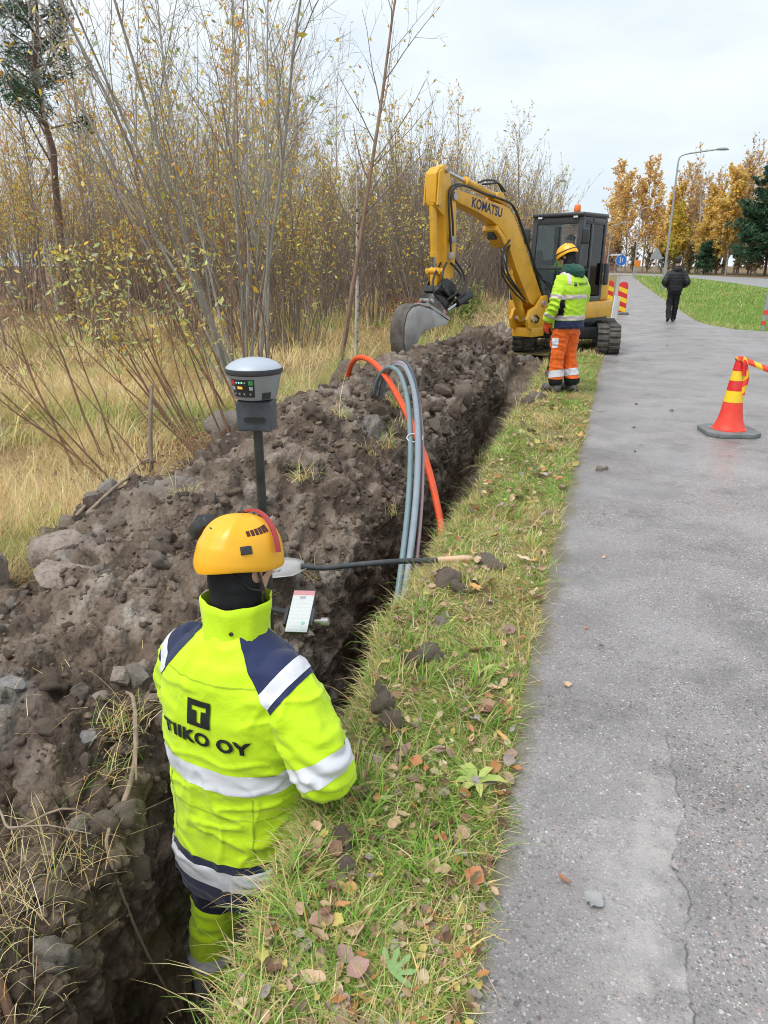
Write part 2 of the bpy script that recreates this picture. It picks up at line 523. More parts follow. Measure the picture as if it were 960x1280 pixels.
# ground sheet with an opening for the trench --------------------------
xs = np.concatenate([np.linspace(-420, -60, 10), np.linspace(-50, -14, 19), np.linspace(-13, -4, 46), np.linspace(-3.9, -2.3, 21),
                     [-2.0, -1.7, -1.4], [-1.10, -0.86], np.linspace(-0.83, -0.10, 38), [0.1, 0.8, 1.6, 2.2], np.linspace(2.5, 10, 26), np.linspace(12, 60, 20), np.linspace(80, 420, 8)])
ys = np.concatenate([np.linspace(-60, -4, 8), np.linspace(-3, 0.4, 10), 0.45 * (20 / 0.45) ** np.linspace(0, 1, 230), np.linspace(20.5, 60, 60), np.linspace(63, 130, 30), np.linspace(150, 520, 10)])
GX, GY = np.meshgrid(xs, ys)
il = int(np.argmin(np.abs(xs + 0.86)))           # the column that follows the trench lip
lp = lip(ys)
w = np.exp(-((xs - xs[il]) / 0.28) ** 2)
GX = GX + (lp - xs[il])[:, None] * w[None, :]
GZ = ground_z(GX, GY)
GZ[:, il] -= 0.012
cx = 0.5 * (xs[:-1] + xs[1:]); cy = 0.5 * (ys[:-1] + ys[1:])
hole = ((cx[None, :] > -2.5) & (cx[None, :] < -0.86)) & ((cy[:, None] > -2.5) & (cy[:, None] < 13.6))
# ground lies lower below the asphalt
under = sstep(-0.06, 0.1, GX) * (1 - sstep(2.0, 2.25, GX) * (GY > 24)) * (GY < 96)
GZ = GZ - 0.08 * under * (GY < 96)
ground = grid_mesh('ground', GX, GY, GZ, M_GROUND, drop=hole)
tag(ground, 'grassy verge, dry meadow and woodland floor around the path', None, None, 'structure')

# asphalt footpath -----------------------------------------------------
py = np.concatenate([np.linspace(-8, 0.4, 8), np.linspace(0.5, 19, 90), np.linspace(19.3, 24, 24), np.linspace(25, 100, 60)])
t = np.linspace(0, 1, 30) ** 1.6
L, Rr = path_left(py), path_right(py)
PX = L[:, None] + (Rr - L)[:, None] * t[None, :]
PY = np.repeat(py[:, None], len(t), 1)
PZ = 0.006 + 0.2 * sstep(55, 92, PY) + 0.008 * (fbm(P2(PX, PY), 1.2, 2, 31).reshape(PX.shape) - 0.5) - 0.012 * (t[None, :] < 0.001)
footpath = grid_mesh('footpath', PX, PY, PZ, M_ASPHALT)
tag(footpath, None, None, None, 'structure')

# road -----------------------------------------------------------------
def road_material():
    m = Mat('road_asphalt', 0.5)
    p = m.pos(); a = m.noise(p, 0.7, 5); b = m.noise(p, 25, 3, 0.7)
    c = m.mix(b, (0.20, 0.195, 0.195), (0.33, 0.32, 0.32))
    m.set('Base Color', m.mix(m.ramp(a, [(0.4, 0.0), (0.7, 0.5)]), c, (0.24, 0.23, 0.23)))
    m.bump(b, 0.3, 0.01)
    return m.m
M_ROAD = road_material()
near_e = spline([(10.0, 14, 0), (9.0, 24, 0), (8.4, 40, 0), (8.0, 56, 0), (7.6, 70, 0), (6.2, 84, 0), (2.2, 101, 0), (-6, 114, 0), (-30, 126, 0)], 8)
far_e = spline([(17.5, 14, 0), (16.3, 24, 0), (15.6, 40, 0), (15.2, 56, 0), (14.8, 70, 0), (13.4, 85, 0), (8.5, 105, 0), (-2, 121, 0), (-28, 135, 0)], 8)
tt = np.linspace(0, 1, 9)
RX = np.array([[a.x + (b.x - a.x) * k for k in tt] for a, b in zip(near_e, far_e)])
RY = np.array([[a.y + (b.y - a.y) * k for k in tt] for a, b in zip(near_e, far_e)])
RZ = np.full_like(RX, 0.27) + 0.06 * np.sin(PI * tt)[None, :]
RZ[:, 0] = 0.16; RZ[:, -1] = 0.16
road = grid_mesh('road', RX, RY, RZ, M_ROAD)
tag(road, None, None, None, 'structure')

# trench and spoil heap: one lofted sheet ------------------------------
hy = np.concatenate([np.linspace(-2.6, 0.3, 24), 0.35 * (19.8 / 0.35) ** np.linspace(0, 1, 520)])
_K = lambda ya, va: np.interp(hy, ya, va)
D = _K([-3, 2, 6, 10, 12, 13.2, 14], [0.95, 0.95, 0.95, 0.85, 0.6, 0.12, 0.02])
ZC = _K([-3, 0.3, 1.0, 1.8, 3, 4.5, 7, 9, 11, 13, 15, 17, 18.6, 19.8], [0.03, 0.04, 0.08, 0.16, 0.30, 0.46, 0.55, 0.53, 0.45, 0.36, 0.30, 0.22, 0.08, -0.12])
XC = _K([-3, 1, 3, 5, 8, 12, 16, 20], [-1.8, -1.9, -2.15, -2.25, -2.2, -2.25, -2.5, -2.7])
XF = _K([-3, 1, 2, 3, 5, 8, 12, 16, 20], [-2.55, -2.6, -2.85, -3.05, -3.3, -3.2, -3.2, -3.4, -3.4])
WW = _K([-3, 1.0, 1.7, 2.3, 3, 5, 9, 12, 14], [0.42, 0.46, 0.52, 0.47, 0.39, 0.48, 0.6, 0.6, 0.5])
lp = lip(hy)
NS = 300
X = np.zeros((len(hy), NS)); Z = np.zeros((len(hy), NS))
for i in range(len(hy)):
    l, d, zc, xc, xf, wd = lp[i], D[i], ZC[i], XC[i], XF[i], WW[i]
    px = [l + 0.06, l - 0.005, l - 0.02, l - 0.05, l - 0.10, l - wd + 0.05, l - wd, l - wd - 0.04, l - wd - 0.10, l - wd - 0.26, (xc + l - wd) / 2 - 0.1, xc, xc - 0.3, (xc + xf) / 2 - 0.12, xf, xf - 0.3]
    pz = [-0.03, -0.045, -0.15 * min(1, d * 2), -0.6 * d - 0.03, -d, -d, -d * 0.95, -d * 0.45, -d * 0.1 - 0.02, 0.01 + zc * 0.14, zc * 0.60, zc, zc * 0.88, zc * 0.5, 0.0, -0.16]
    px, pz = np.array(px), np.array(pz)
    s = np.concatenate([[0], np.cumsum(np.hypot(np.diff(px), np.diff(pz)))])
    q = np.linspace(0, s[-1], NS)
    X[i] = np.interp(q, s, px); Z[i] = np.interp(q, s, pz)
ker = np.array([1, 2, 3, 2, 1]) / 9.0
for A in (X, Z):
    pad = np.pad(A, ((0, 0), (2, 2)), 'edge')
    A[:] = sum(pad[:, k:k + NS] * ker[k] for k in range(5))
Yg = np.repeat(hy[:, None], NS, 1)
Pg = np.stack([X, Yg, Z], -1)
def grid_normals(G):
    du = np.gradient(G, axis=1); dv = np.gradient(G, axis=0)
    n = np.cross(dv, du); n /= np.maximum(np.linalg.norm(n, axis=-1, keepdims=True), 1e-9)
    return n
Nn = grid_normals(Pg)
Nn *= np.sign(np.mean(Nn[..., 2]))
P = Pg.reshape(-1, 3)
U = np.linspace(0, 1, NS)[None, :].repeat(len(hy), 0).ravel()
wall = sstep(0.10, -0.2, P[:, 2])
amp = sstep(0.0, 0.06, U) * sstep(1.0, 0.95, U)
f1, r1 = worley(P, 0.30, 1); f2, r2 = worley(P + 3.1, 0.14, 5); f3, r3 = worley(P + 7.7, 0.07, 9)
dome = lambda f, r, lo: np.sqrt(np.clip((lo + 0.5 * r) ** 2 - f ** 2, 0, None))
lump = dome(f1, r1, 0.02) * 0.17 * (1 - 0.75 * wall) + dome(f2, r2, 0.12) * 0.085 * (1 - 0.55 * wall) + dome(f3, r3, 0.2) * 0.042
big = (fbm(P, 0.9, 3, 40) - 0.5) * 0.30 * (1 - 0.7 * wall)
streak = (fbm(P * np.array([3.0, 9.0, 1.6]), 0.5, 3, 44) - 0.5) * 0.06 * wall
f4, r4 = worley(P + 1.3, 0.036, 13)
fine = (fbm(P, 0.045, 2, 47) - 0.5) * 0.026 + dome(f4, r4, 0.2) * 0.020
fine = fine + 0.05 * np.clip(fbm(P, 0.22, 4, 53, 0.65) - 0.52, 0, 1) * 2
warp = np.stack([fbm(P, 0.18, 2, 91), fbm(P, 0.18, 2, 93), fbm(P, 0.18, 2, 95)], 1) * 0.10
bil = (billow(P + warp, 0.42, 5, 56, 0.58) - 0.36) * 0.30 * (1 - 0.6 * wall)
disp = (0.85 * lump + big * 1.1 + bil + streak + fine - 0.01) * amp
Pd = P + Nn.reshape(-1, 3) * disp[:, None]
tone = np.clip(0.43 + 0.40 * (r2 - 0.5) + 0.34 * (r3 - 0.5) + 1.1 * (fbm(P, 0.6, 4, 50) - 0.5) + 0.25 * (r1 - 0.5), 0, 1)
clay = np.clip(1 - wall * 1.1, 0, 1)
soil = grid_mesh('spoil_heap', Pd[:, 0].reshape(X.shape), Pd[:, 1].reshape(X.shape), Pd[:, 2].reshape(X.shape), M_SOIL, col=np.stack([tone, clay, wall], 1))
tag(soil, None, None, None, 'structure')
soil_pts = Pd.reshape(len(hy), NS, 3)
_bm = bmesh.new(); _bm.from_mesh(soil.data)
SOIL_BVH = BVHTree.FromBMesh(_bm); _bm.free()
def soil_z(x, y, default=None):
    h = SOIL_BVH.ray_cast(Vector((x, y, 5)), Vector((0, 0, -1)))
    g = float(ground_z(np.array([x]), np.array([y]))[0])
    if h[0] is None: return g
    return max(h[0].z, g) if not (-2.5 < x < -0.86) else h[0].z
# ------------------------------------------------------------------ shared object materials
def paint(name, c, dirt=(0.10, 0.08, 0.06), amount=0.35, rough=0.38, scale=3.0, coat=0.25):
    m = Mat(name, rough)
    v = m.coord(); s = m.n('ShaderNodeSeparateXYZ', {'Vector': v})
    n1 = m.noise(v, scale, 6, 0.65); n2 = m.noise(v, scale * 9, 4, 0.7)
    f = m.math('MULTIPLY', m.ramp(n1, [(0.48, 0.0), (0.75, 1.0)]), m.ramp(n2, [(0.35, 0.2), (0.65, 1.0)]))
    c2 = m.mix(m.ramp(n1, [(0.3, 0.0), (0.7, 1.0)]), c, tuple(x * 0.82 for x in c))
    m.set('Base Color', m.mix(m.math('MULTIPLY', f, amount), c2, dirt))
    m.set('Roughness', m.ramp(n2, [(0.3, rough - 0.08), (0.7, rough + 0.2)]))
    m.set('Coat Weight', coat); m.set('Coat Roughness', 0.2)
    return m.m
M_YELLOW = paint('machine_yellow', (0.80, 0.42, 0.022), (0.16, 0.11, 0.06), amount=0.45)
M_DARK = paint('charcoal_paint', (0.030, 0.034, 0.040), (0.12, 0.105, 0.09), 0.3, 0.42)
M_BLACK = paint('black_steel', (0.018, 0.018, 0.020), (0.10, 0.085, 0.07), 0.5, 0.5, 5)
M_RED = paint('red_steel', (0.42, 0.025, 0.022), (0.09, 0.05, 0.04), 0.5, 0.45, 6)
M_RUBBER = pmat('track_rubber', (0.030, 0.030, 0.032), (0.13, 0.11, 0.09), 7, 0.75, bump=0.25)
M_HOSE = pmat('hose_rubber', (0.014, 0.014, 0.016), (0.03, 0.03, 0.03), 20, 0.5)
M_CHROME = pmat('chromed_rod', (0.55, 0.55, 0.56), (0.42, 0.42, 0.43), 8, 0.18, 1.0)
M_STEEL = pmat('bare_worn_steel', (0.46, 0.45, 0.445), (0.27, 0.25, 0.235), 5, 0.45, 0.5, bump=0.15)
M_BUCKET_OUT = pmat('muddy_steel', (0.17, 0.15, 0.135), (0.07, 0.058, 0.05), 6, 0.6, 0.3, bump=0.3)
M_SEAT = pmat('seat_fabric', (0.03, 0.03, 0.034), (0.05, 0.05, 0.052), 12, 0.85)
M_WHITE = pmat('white_paint', (0.72, 0.72, 0.71), (0.58, 0.57, 0.55), 4, 0.45)
M_ORANGE_LENS = Mat('orange_lens', 0.2)
M_ORANGE_LENS.set('Base Color', (0.85, 0.17, 0.01, 1)); M_ORANGE_LENS.set('Coat Weight', 0.6)
_v = M_ORANGE_LENS.coord(); M_ORANGE_LENS.bump(M_ORANGE_LENS.n('ShaderNodeTexWave', {'Vector': _v, 'Scale': 60.0}).outputs['Fac'], 0.3, 0.003)
M_ORANGE_LENS = M_ORANGE_LENS.m
M_BLUE_PRINT = pmat('blue_lettering', (0.012, 0.018, 0.075), (0.02, 0.025, 0.09), 8, 0.45)
def glass_material(name, tint, gloss=0.07):
    m = bpy.data.materials.new(name); m.use_nodes = True
    nt = m.node_tree; nt.nodes.clear()
    o = nt.nodes.new('ShaderNodeOutputMaterial'); mx = nt.nodes.new('ShaderNodeMixShader')
    tr = nt.nodes.new('ShaderNodeBsdfTransparent'); gl = nt.nodes.new('ShaderNodeBsdfGlossy')
    fr = nt.nodes.new('ShaderNodeFresnel'); fr.inputs['IOR'].default_value = 1.5
    ns = nt.nodes.new('ShaderNodeTexNoise'); ns.inputs['Scale'].default_value = 3.0
    mr = nt.nodes.new('ShaderNodeMapRange'); mr.inputs['To Min'].default_value = 0.01; mr.inputs['To Max'].default_value = 0.06
    nt.links.new(ns.outputs['Fac'], mr.inputs['Value']); nt.links.new(mr.outputs['Result'], gl.inputs['Roughness'])
    tr.inputs['Color'].default_value = (*tint, 1)
    nt.links.new(fr.outputs['Fac'], mx.inputs['Fac']); nt.links.new(tr.outputs['BSDF'], mx.inputs[1]); nt.links.new(gl.outputs['BSDF'], mx.inputs[2])
    nt.links.new(mx.outputs['Shader'], o.inputs['Surface'])
    return m
M_GLASS = glass_material('cab_glass', (0.62, 0.72, 0.70))
M_GLASS_CLEAR = glass_material('clear_glass', (0.86, 0.9, 0.89))

def text_geo(body, size, bold=0.0, shear=0.0, sx=1.0, spacing=1.0):
    """flat lettering in the x-y plane, centred, returned as (verts, faces)"""
    cu = bpy.data.curves.new('lettering', 'FONT'); cu.body = body; cu.size = size
    cu.align_x = 'CENTER'; cu.align_y = 'CENTER'; cu.offset = bold; cu.shear = shear; cu.space_character = spacing
    cu.resolution_u = 3
    ob = bpy.data.objects.new('lettering', cu); COL.objects.link(ob)
    dg = bpy.context.evaluated_depsgraph_get(); dg.update()
    me = bpy.data.meshes.new_from_object(ob.evaluated_get(dg))
    v = [(p.co.x * sx, p.co.y, 0.0) for p in me.vertices]; f = [tuple(p.vertices) for p in me.polygons]
    bpy.data.objects.remove(ob); bpy.data.curves.remove(cu); bpy.data.meshes.remove(me)
    return v, f

# ------------------------------------------------------------------ excavator
EX = empty('excavator', (-0.80, 15.1, 0.0), R(245), 'yellow mini excavator with black cab standing across the trench line beside the path', 'excavator')
UC = Matrix.Translation((0.042, -0.091, 0)) @ Matrix.Rotation(R(29), 4, 'Z')

def track(side):
    Lh, hh, wd = 0.93, 0.265, 0.20
    prof = []
    n = 44
    per = 4 * Lh + 2 * PI * hh
    for k in range(n * 2):
        d = per * k / (n * 2)
        if d < 2 * Lh: p = (-Lh + d, 0.0, (0, -1))
        elif d < 2 * Lh + PI * hh:
            a = (d - 2 * Lh) / hh - PI / 2; p = (Lh + hh * math.cos(a), hh + hh * math.sin(a), (math.cos(a), math.sin(a)))
        elif d < 4 * Lh + PI * hh: p = (Lh - (d - 2 * Lh - PI * hh), 2 * hh - 0.02 * math.sin((d - 2 * Lh - PI * hh) / (2 * Lh) * PI), (0, 1))
        else:
            a = (d - 4 * Lh - PI * hh) / hh + PI / 2; p = (-Lh + hh * math.cos(a), hh + hh * math.sin(a), (math.cos(a), math.sin(a)))
        if not isinstance(p[2], tuple): p = (p[0], p[1], (0, 1))
        prof.append(p)
    yc = side * 0.775
    b = MB(); N = len(prof)
    ring = []
    for (x, z, (nx, nz)) in prof:
        ring.append([(x - nx * 0.03, yc - wd, z - nz * 0.03), (x - nx * 0.03, yc + wd, z - nz * 0.03), (x - nx * 0.075, yc + wd, z - nz * 0.075), (x - nx * 0.075, yc - wd, z - nz * 0.075)])
    v = [p for r in ring for p in r]; f = []
    for i in range(N):
        j = (i + 1) % N
        for k in range(4):
            f.append((i * 4 + k, i * 4 + (k + 1) % 4, j * 4 + (k + 1) % 4, j * 4 + k))
    b.add(v, f, UC)
    # lugs: two staggered rows with a groove between
    for i in range(0, N, 2):
        for half in (-1, 1):
            j = (i + (1 if half > 0 else 0)) % N
            x, z, (nx, nz) = prof[j]
            tx, tz = -nz, nx
            y0, y1 = (yc - wd * 1.02, yc - 0.012) if half < 0 else (yc + 0.012, yc + wd * 1.02)
            vv = []
            for (hn, wt) in ((-0.035, 0.036), (0.0, 0.026)):
                for (y, sgn) in ((y0, -1), (y0, 1), (y1, 1), (y1, -1)):
                    vv.append((x + nx * hn + tx * wt * sgn, y, z + nz * hn + tz * wt * sgn))
            b.add(vv, [(0, 1, 2, 3), (7, 6, 5, 4), (0, 4, 5, 1), (1, 5, 6, 2), (2, 6, 7, 3), (3, 7, 4, 0)], UC)
    t = b.build('track', M_RUBBER, EX)
    for x, r in ((Lh, 0.185), (-Lh, 0.185)):
        w = MB()
        Mx = UC @ Matrix.Translation((x, yc, hh)) @ Matrix.Rotation(R(90), 4, 'X')
        w.lathe([(r * 0.35, -0.16), (r * 0.4, -0.17), (r * 0.7, -0.13), (r, -0.12), (r, 0.12), (r * 0.7, 0.13), (r * 0.4, 0.17), (r * 0.35, 0.16)], 20, Mx)
        for k in range(8):
            a = k * PI / 4
            for zz in (-0.14, 0.14):
                w.lathe([(0.02, zz - 0.012), (0.02, zz + 0.012)], 8, Mx @ Matrix.Translation((r * 0.58 * math.cos(a), r * 0.58 * math.sin(a), 0)))
        w.build('sprocket', M_BLACK, t)
    for k in range(4):
        rl = MB(); rl.lathe([(0.07, -0.13), (0.08, -0.05), (0.05, -0.04), (0.05, 0.04), (0.08, 0.05), (0.07, 0.13)], 14, UC @ Matrix.Translation((-0.55 + 0.37 * k, yc, 0.13)) @ Matrix.Rotation(R(90), 4, 'X'))
        rl.build('roller', M_BLACK, t)
    fr = MB(); fr.box((-0.75, yc - 0.09, 0.17), (0.75, yc + 0.09, 0.40), UC)
    fr.build('track_frame', M_DARK, t, bevel=0.02)
    return t
for sd in (-1, 1): track(sd)
b = MB()
b.box((-0.55, -0.62, 0.24), (0.55, 0.62, 0.46), UC).box((-0.3, -0.7, 0.2), (0.25, 0.7, 0.36), UC)
b.lathe([(0.46, 0.44), (0.46, 0.60), (0.40, 0.62)], 28)
b.build('undercarriage', M_DARK, EX, bevel=0.02)
# dozer blade at the far end
b = MB()
prof = [(-1.45, 0.10), (-1.50, 0.22), (-1.49, 0.36), (-1.43, 0.46), (-1.46, 0.47), (-1.535, 0.37), (-1.55, 0.22), (-1.50, 0.08)]
b.prism(prof, -0.97, 0.97, UC)
for y in (-0.42, 0.42): b.box((-1.46, y - 0.05, 0.2), (-0.5, y + 0.05, 0.3), UC)
b.build('dozer_blade', M_YELLOW, EX)

# house: lower skirt, counterweight and engine hood
def outline(rx, ry, front, n=18):
    pts = [(front, -ry + 0.12), (front, ry - 0.1), (front - 0.1, ry)]
    for k in range(n + 1):
        a = R(62) + (R(298) - R(62)) * k / n
        pts.append((rx * 1.02 * math.cos(a) + 0.02, ry * 1.12 * math.sin(a) if abs(ry * 1.12 * math.sin(a)) < ry else math.copysign(ry, math.sin(a))))
    pts.append((front - 0.1, -ry))
    return pts
b = MB(); b.slab([(x, y - 0.14) for x, y in outline(0.86, 0.80, 0.98)], 0.63, 0.93)
b.build('body', M_YELLOW, EX, bevel=0.035)
b = MB(); b.slab([(x, y - 0.14) for x, y in outline(0.80, 0.72, 0.95)], 0.57, 0.64)
b.build('base_plate', M_DARK, EX)
cw = [(x, y - 0.14) for x, y in outline(0.80, 0.70, 0.0) if x < 0.02]
b = MB(); b.slab([(0.02, -0.84)] + [(0.02, 0.55)] + [p for p in cw if p[0] < 0.0], 0.93, 1.42)
b.build('engine_hood', M_YELLOW, EX, bevel=0.06, seg=3)
b = MB(); b.box((0.05, -0.88, 0.93), (0.95, -0.44, 1.28)); b.build('tank_cover', M_DARK, EX, bevel=0.04)
for k in range(7):
    b = MB(); b.box((-0.40 + 0.055 * k, -0.855, 1.05), (-0.37 + 0.055 * k, -0.83, 1.32)); b.build('grille_slat', M_BLACK, EX)
b = MB(); b.tube([(-0.62, -0.45, 1.40), (-0.62, -0.45, 1.62), (-0.68, -0.45, 1.70)], 0.035, 10); b.build('exhaust', M_BLACK, EX)
b = MB(); b.box((0.975, 0.28, 0.70), (0.99, 0.42, 0.80)); b.build('data_plate', M_DARK, EX)

# cab ------------------------------------------------------------------
CX0, CX1, CY0, CY1, CZ0, CZ1 = 0.05, 1.0, -0.40, 0.53, 0.93, 2.40
cab = MB()
for (x, y, tx) in ((CX1, CY0, -0.10), (CX1, CY1, -0.10), (CX0, CY0, 0.0), (CX0, CY1, 0.0)):
    w = 0.045
    cab.add(*[(lambda p0, p1: ([(p0[0] - w, p0[1] - w, p0[2]), (p0[0] + w, p0[1] - w, p0[2]), (p0[0] + w, p0[1] + w, p0[2]), (p0[0] - w, p0[1] + w, p0[2]), (p1[0] - w, p1[1] - w, p1[2]), (p1[0] + w, p1[1] - w, p1[2]), (p1[0] + w, p1[1] + w, p1[2]), (p1[0] - w, p1[1] + w, p1[2])], [(0, 3, 2, 1), (4, 5, 6, 7), (0, 1, 5, 4), (1, 2, 6, 5), (2, 3, 7, 6), (3, 0, 4, 7)]))((x, y, CZ0), (x + tx, y, CZ1))][0])
cab.box((CX0, CY0 - 0.046, CZ0), (CX1 + 0.045, CY0 + 0.03, CZ0 + 0.12)).box((CX0, CY1 - 0.03, CZ0), (CX1 + 0.045, CY1 + 0.046, CZ0 + 0.10))
cab.box((CX1 - 0.03, CY0, CZ0), (CX1 + 0.046, CY1, CZ0 + 0.10)).box((CX0 - 0.045, CY0, CZ0), (CX0 + 0.03, CY1, CZ0 + 0.75))
cab.box((CX1 - 0.075, CY0, 1.50), (CX1 - 0.005, CY1, 1.55))                # cross bar between upper and lower front panes
cab.box((CX0 + 0.48, CY1 - 0.035, CZ0), (CX0 + 0.56, CY1 + 0.044, CZ1))    # door pillar
for y in (CY0, CY1): cab.box((CX0 - 0.045, y - 0.044, CZ1 - 0.12), (CX1 - 0.05, y + 0.044, CZ1 - 0.005))
cab.box((CX1 - 0.16, CY0, CZ1 - 0.12), (CX1 - 0.052, CY1, CZ1 - 0.005))
cabo = cab.build('cab_frame', M_DARK, EX, bevel=0.014)
b = MB(); b.box((CX0 - 0.06, CY0 - 0.06, CZ1), (CX1 - 0.02, CY1 + 0.06, CZ1 + 0.075)); rf = b.build('cab_roof', M_DARK, EX, bevel=0.035, seg=3)
b = MB(); b.box((CX0, CY0, CZ0 - 0.005), (CX1, CY1, CZ0 + 0.03)); b.build('cab_floor', M_BLACK, EX)
def pane(name, quad, mat=M_GLASS):
    q = [Vector(p) for p in quad]; n = (q[1] - q[0]).cross(q[3] - q[0]).normalized() * 0.004
    m = MB(); m.add([p - n for p in q] + [p + n for p in q], [(0, 1, 2, 3), (7, 6, 5, 4), (0, 4, 5, 1), (1, 5, 6, 2), (2, 6, 7, 3), (3, 7, 4, 0)])
    return m.build(name, mat, EX, smooth=0)
xt = lambda z: CX1 + 0.02 - 0.10 * (z - CZ0) / (CZ1 - CZ0)
pane('windscreen', [(xt(1.55), CY0 + 0.045, 1.55), (xt(1.55), CY1 - 0.045, 1.55), (xt(2.28), CY1 - 0.045, 2.28), (xt(2.28), CY0 + 0.045, 2.28)], M_GLASS_CLEAR)
pane('lower_windscreen', [(xt(1.03), CY0 + 0.045, 1.03), (xt(1.03), CY1 - 0.045, 1.03), (xt(1.5), CY1 - 0.045, 1.5), (xt(1.5), CY0 + 0.045, 1.5)], M_GLASS)
yl = CY1 + 0.02
pane('door_pane', [(CX0 + 0.56, yl, 1.05), (CX1 - 0.05, yl, 1.05), (CX1 - 0.13, yl, 2.28), (CX0 + 0.56, yl, 2.28)])
pane('side_pane', [(CX0 + 0.045, yl, 1.05), (CX0 + 0.48, yl, 1.05), (CX0 + 0.48, yl, 2.28), (CX0 + 0.045, yl, 2.28)])
pane('right_side_pane', [(CX0 + 0.045, CY0 - 0.02, 1.06), (CX1 - 0.05, CY0 - 0.02, 1.06), (CX1 - 0.13, CY0 - 0.02, 2.28), (CX0 + 0.045, CY0 - 0.02, 2.28)], M_GLASS_CLEAR)
pane('rear_pane', [(CX0 - 0.02, CY0 + 0.045, 1.68), (CX0 - 0.02, CY1 - 0.045, 1.68), (CX0 - 0.02, CY1 - 0.045, 2.28), (CX0 - 0.02, CY0 + 0.045, 2.28)], M_GLASS_CLEAR)
b = MB(); b.tube([(CX1 + 0.06, CY1 - 0.02, 1.25), (CX1 + 0.1, CY1, 1.3), (CX1 + 0.06, CY1, 1.9), (CX1 + 0.02, CY1 - 0.02, 1.95)], 0.013, 8); b.build('handrail', M_BLACK, EX)
b = MB(); b.tube([(CX0 + 0.62, CY1 + 0.05, 1.48), (CX0 + 0.66, CY1 + 0.075, 1.5), (CX0 + 0.74, CY1 + 0.075, 1.5), (CX0 + 0.78, CY1 + 0.05, 1.48)], 0.012, 8); b.build('door_handle', M_BLACK, EX)
# beacon, work lamp, mirrors
b = MB(); b.lathe([(0.055, 0), (0.055, 0.03)], 18, Matrix.Translation((0.55, 0.22, CZ1 + 0.075))); b.build('beacon_base', M_BLACK, EX)
b = MB(); b.lathe([(0.058, 0.03), (0.062, 0.06), (0.06, 0.12), (0.045, 0.15), (0.012, 0.16)], 20, Matrix.Translation((0.55, 0.22, CZ1 + 0.075))); b.build('beacon', M_ORANGE_LENS, EX)
for y in (CY0 + 0.05, CY1 - 0.16):
    b = MB(); b.box((CX1 - 0.12, y, CZ1 - 0.03), (CX1 - 0.03, y + 0.11, CZ1 + 0.055)); wl_ = b.build('work_lamp', M_BLACK, EX, bevel=0.012)
    b = MB(); b.box((CX1 - 0.03, y + 0.012, CZ1 - 0.018), (CX1 - 0.026, y + 0.098, CZ1 + 0.043)); b.build('lens', M_WHITE, wl_)
def mirror(x, y, z, dy):
    b = MB(); b.tube([(x - 0.05, y - dy * 0.12, z - 0.1), (x, y - dy * 0.05, z - 0.02), (x, y, z)], 0.011, 8)
    b.build('mirror_arm', M_BLACK, EX)
    b = MB(); b.box((x - 0.035, y - 0.055, z - 0.14), (x + 0.02, y + 0.075, z + 0.13)); b.build('mirror', M_DARK, EX, bevel=0.03, seg=3)
mirror(0.98, CY0 - 0.16, 2.10, -1)
mirror(0.95, CY1 + 0.10, 2.08, 1)
b = MB(); b.box((-0.06, CY1 + 0.06, 1.22), (0.05, CY1 + 0.14, 1.62)); b.build('grab_cover', M_DARK, EX, bevel=0.035, seg=3)
# seat, consoles
b = MB(); b.box((0.18, -0.17, 1.12), (0.62, 0.27, 1.28)).box((0.12, -0.16, 1.26), (0.26, 0.26, 1.86)); b.build('seat', M_SEAT, EX, bevel=0.05, seg=3)
b = MB(); b.box((0.22, -0.36, 0.96), (0.78, -0.20, 1.36)).box((0.22, 0.30, 0.96), (0.72, 0.44, 1.34)); b.build('console', M_BLACK, EX, bevel=0.03)
b = MB(); b.box((0.80, -0.3, 1.35), (0.86, -0.14, 1.58)); b.build('monitor', M_BLACK, EX, bevel=0.02)
for y in (-0.28, 0.37):
    b = MB(); b.tube([(0.68, y, 1.34), (0.70, y, 1.46), (0.71, y, 1.55)], [0.014, 0.018, 0.024], 8); b.build('lever', M_BLACK, EX)

# swing bracket, boom, arm (traced in the vertical working plane) -------
OB = -0.05
b = MB()
b.prism([(0.95, 0.66), (1.30, 0.50), (1.62, 0.44), (1.86, 0.50), (1.92, 0.66), (1.84, 0.82), (1.62, 0.88), (1.44, 1.05), (1.28, 1.06), (1.22, 0.86), (0.95, 0.88)], OB - 0.20, OB - 0.14)
b.prism([(0.95, 0.66), (1.30, 0.50), (1.62, 0.44), (1.86, 0.50), (1.92, 0.66), (1.84, 0.82), (1.62, 0.88), (1.44, 1.05), (1.28, 1.06), (1.22, 0.86), (0.95, 0.88)], OB + 0.14, OB + 0.20)
b.box((0.9, OB - 0.15, 0.52), (1.55, OB + 0.15, 0.68)).box((1.35, OB - 0.22, 0.34), (1.75, OB + 0.22, 0.50))
b.build('swing_bracket', M_YELLOW, EX, bevel=0.012)
for (x, z, r) in ((1.42, 0.92, 0.055), (1.76, 0.66, 0.05)):
    b = MB(); b.tube([(x, OB - 0.24, z), (x, OB + 0.24, z)], r, 14); b.build('pivot_pin', M_STEEL, EX)
boom_top = [(4.06, 2.62), (3.96, 2.65), (3.42, 2.59), (2.75, 2.51), (2.56, 2.46), (2.41, 2.36), (2.28, 2.22), (2.10, 2.02), (1.74, 1.56), (1.28, 0.98), (1.27, 0.90), (1.33, 0.83), (1.44, 0.82)]
boom_bot = [(1.75, 0.95), (2.25, 1.52), (2.52, 1.88), (2.62, 2.02), (2.74, 2.12), (2.86, 2.19), (3.05, 2.26), (3.45, 2.37), (3.97, 2.48), (4.06, 2.52)]
b = MB(); b.prism(boom_top + boom_bot, OB - 0.115, OB + 0.115)
boom = b.build('boom', M_YELLOW, EX, bevel=0.012)
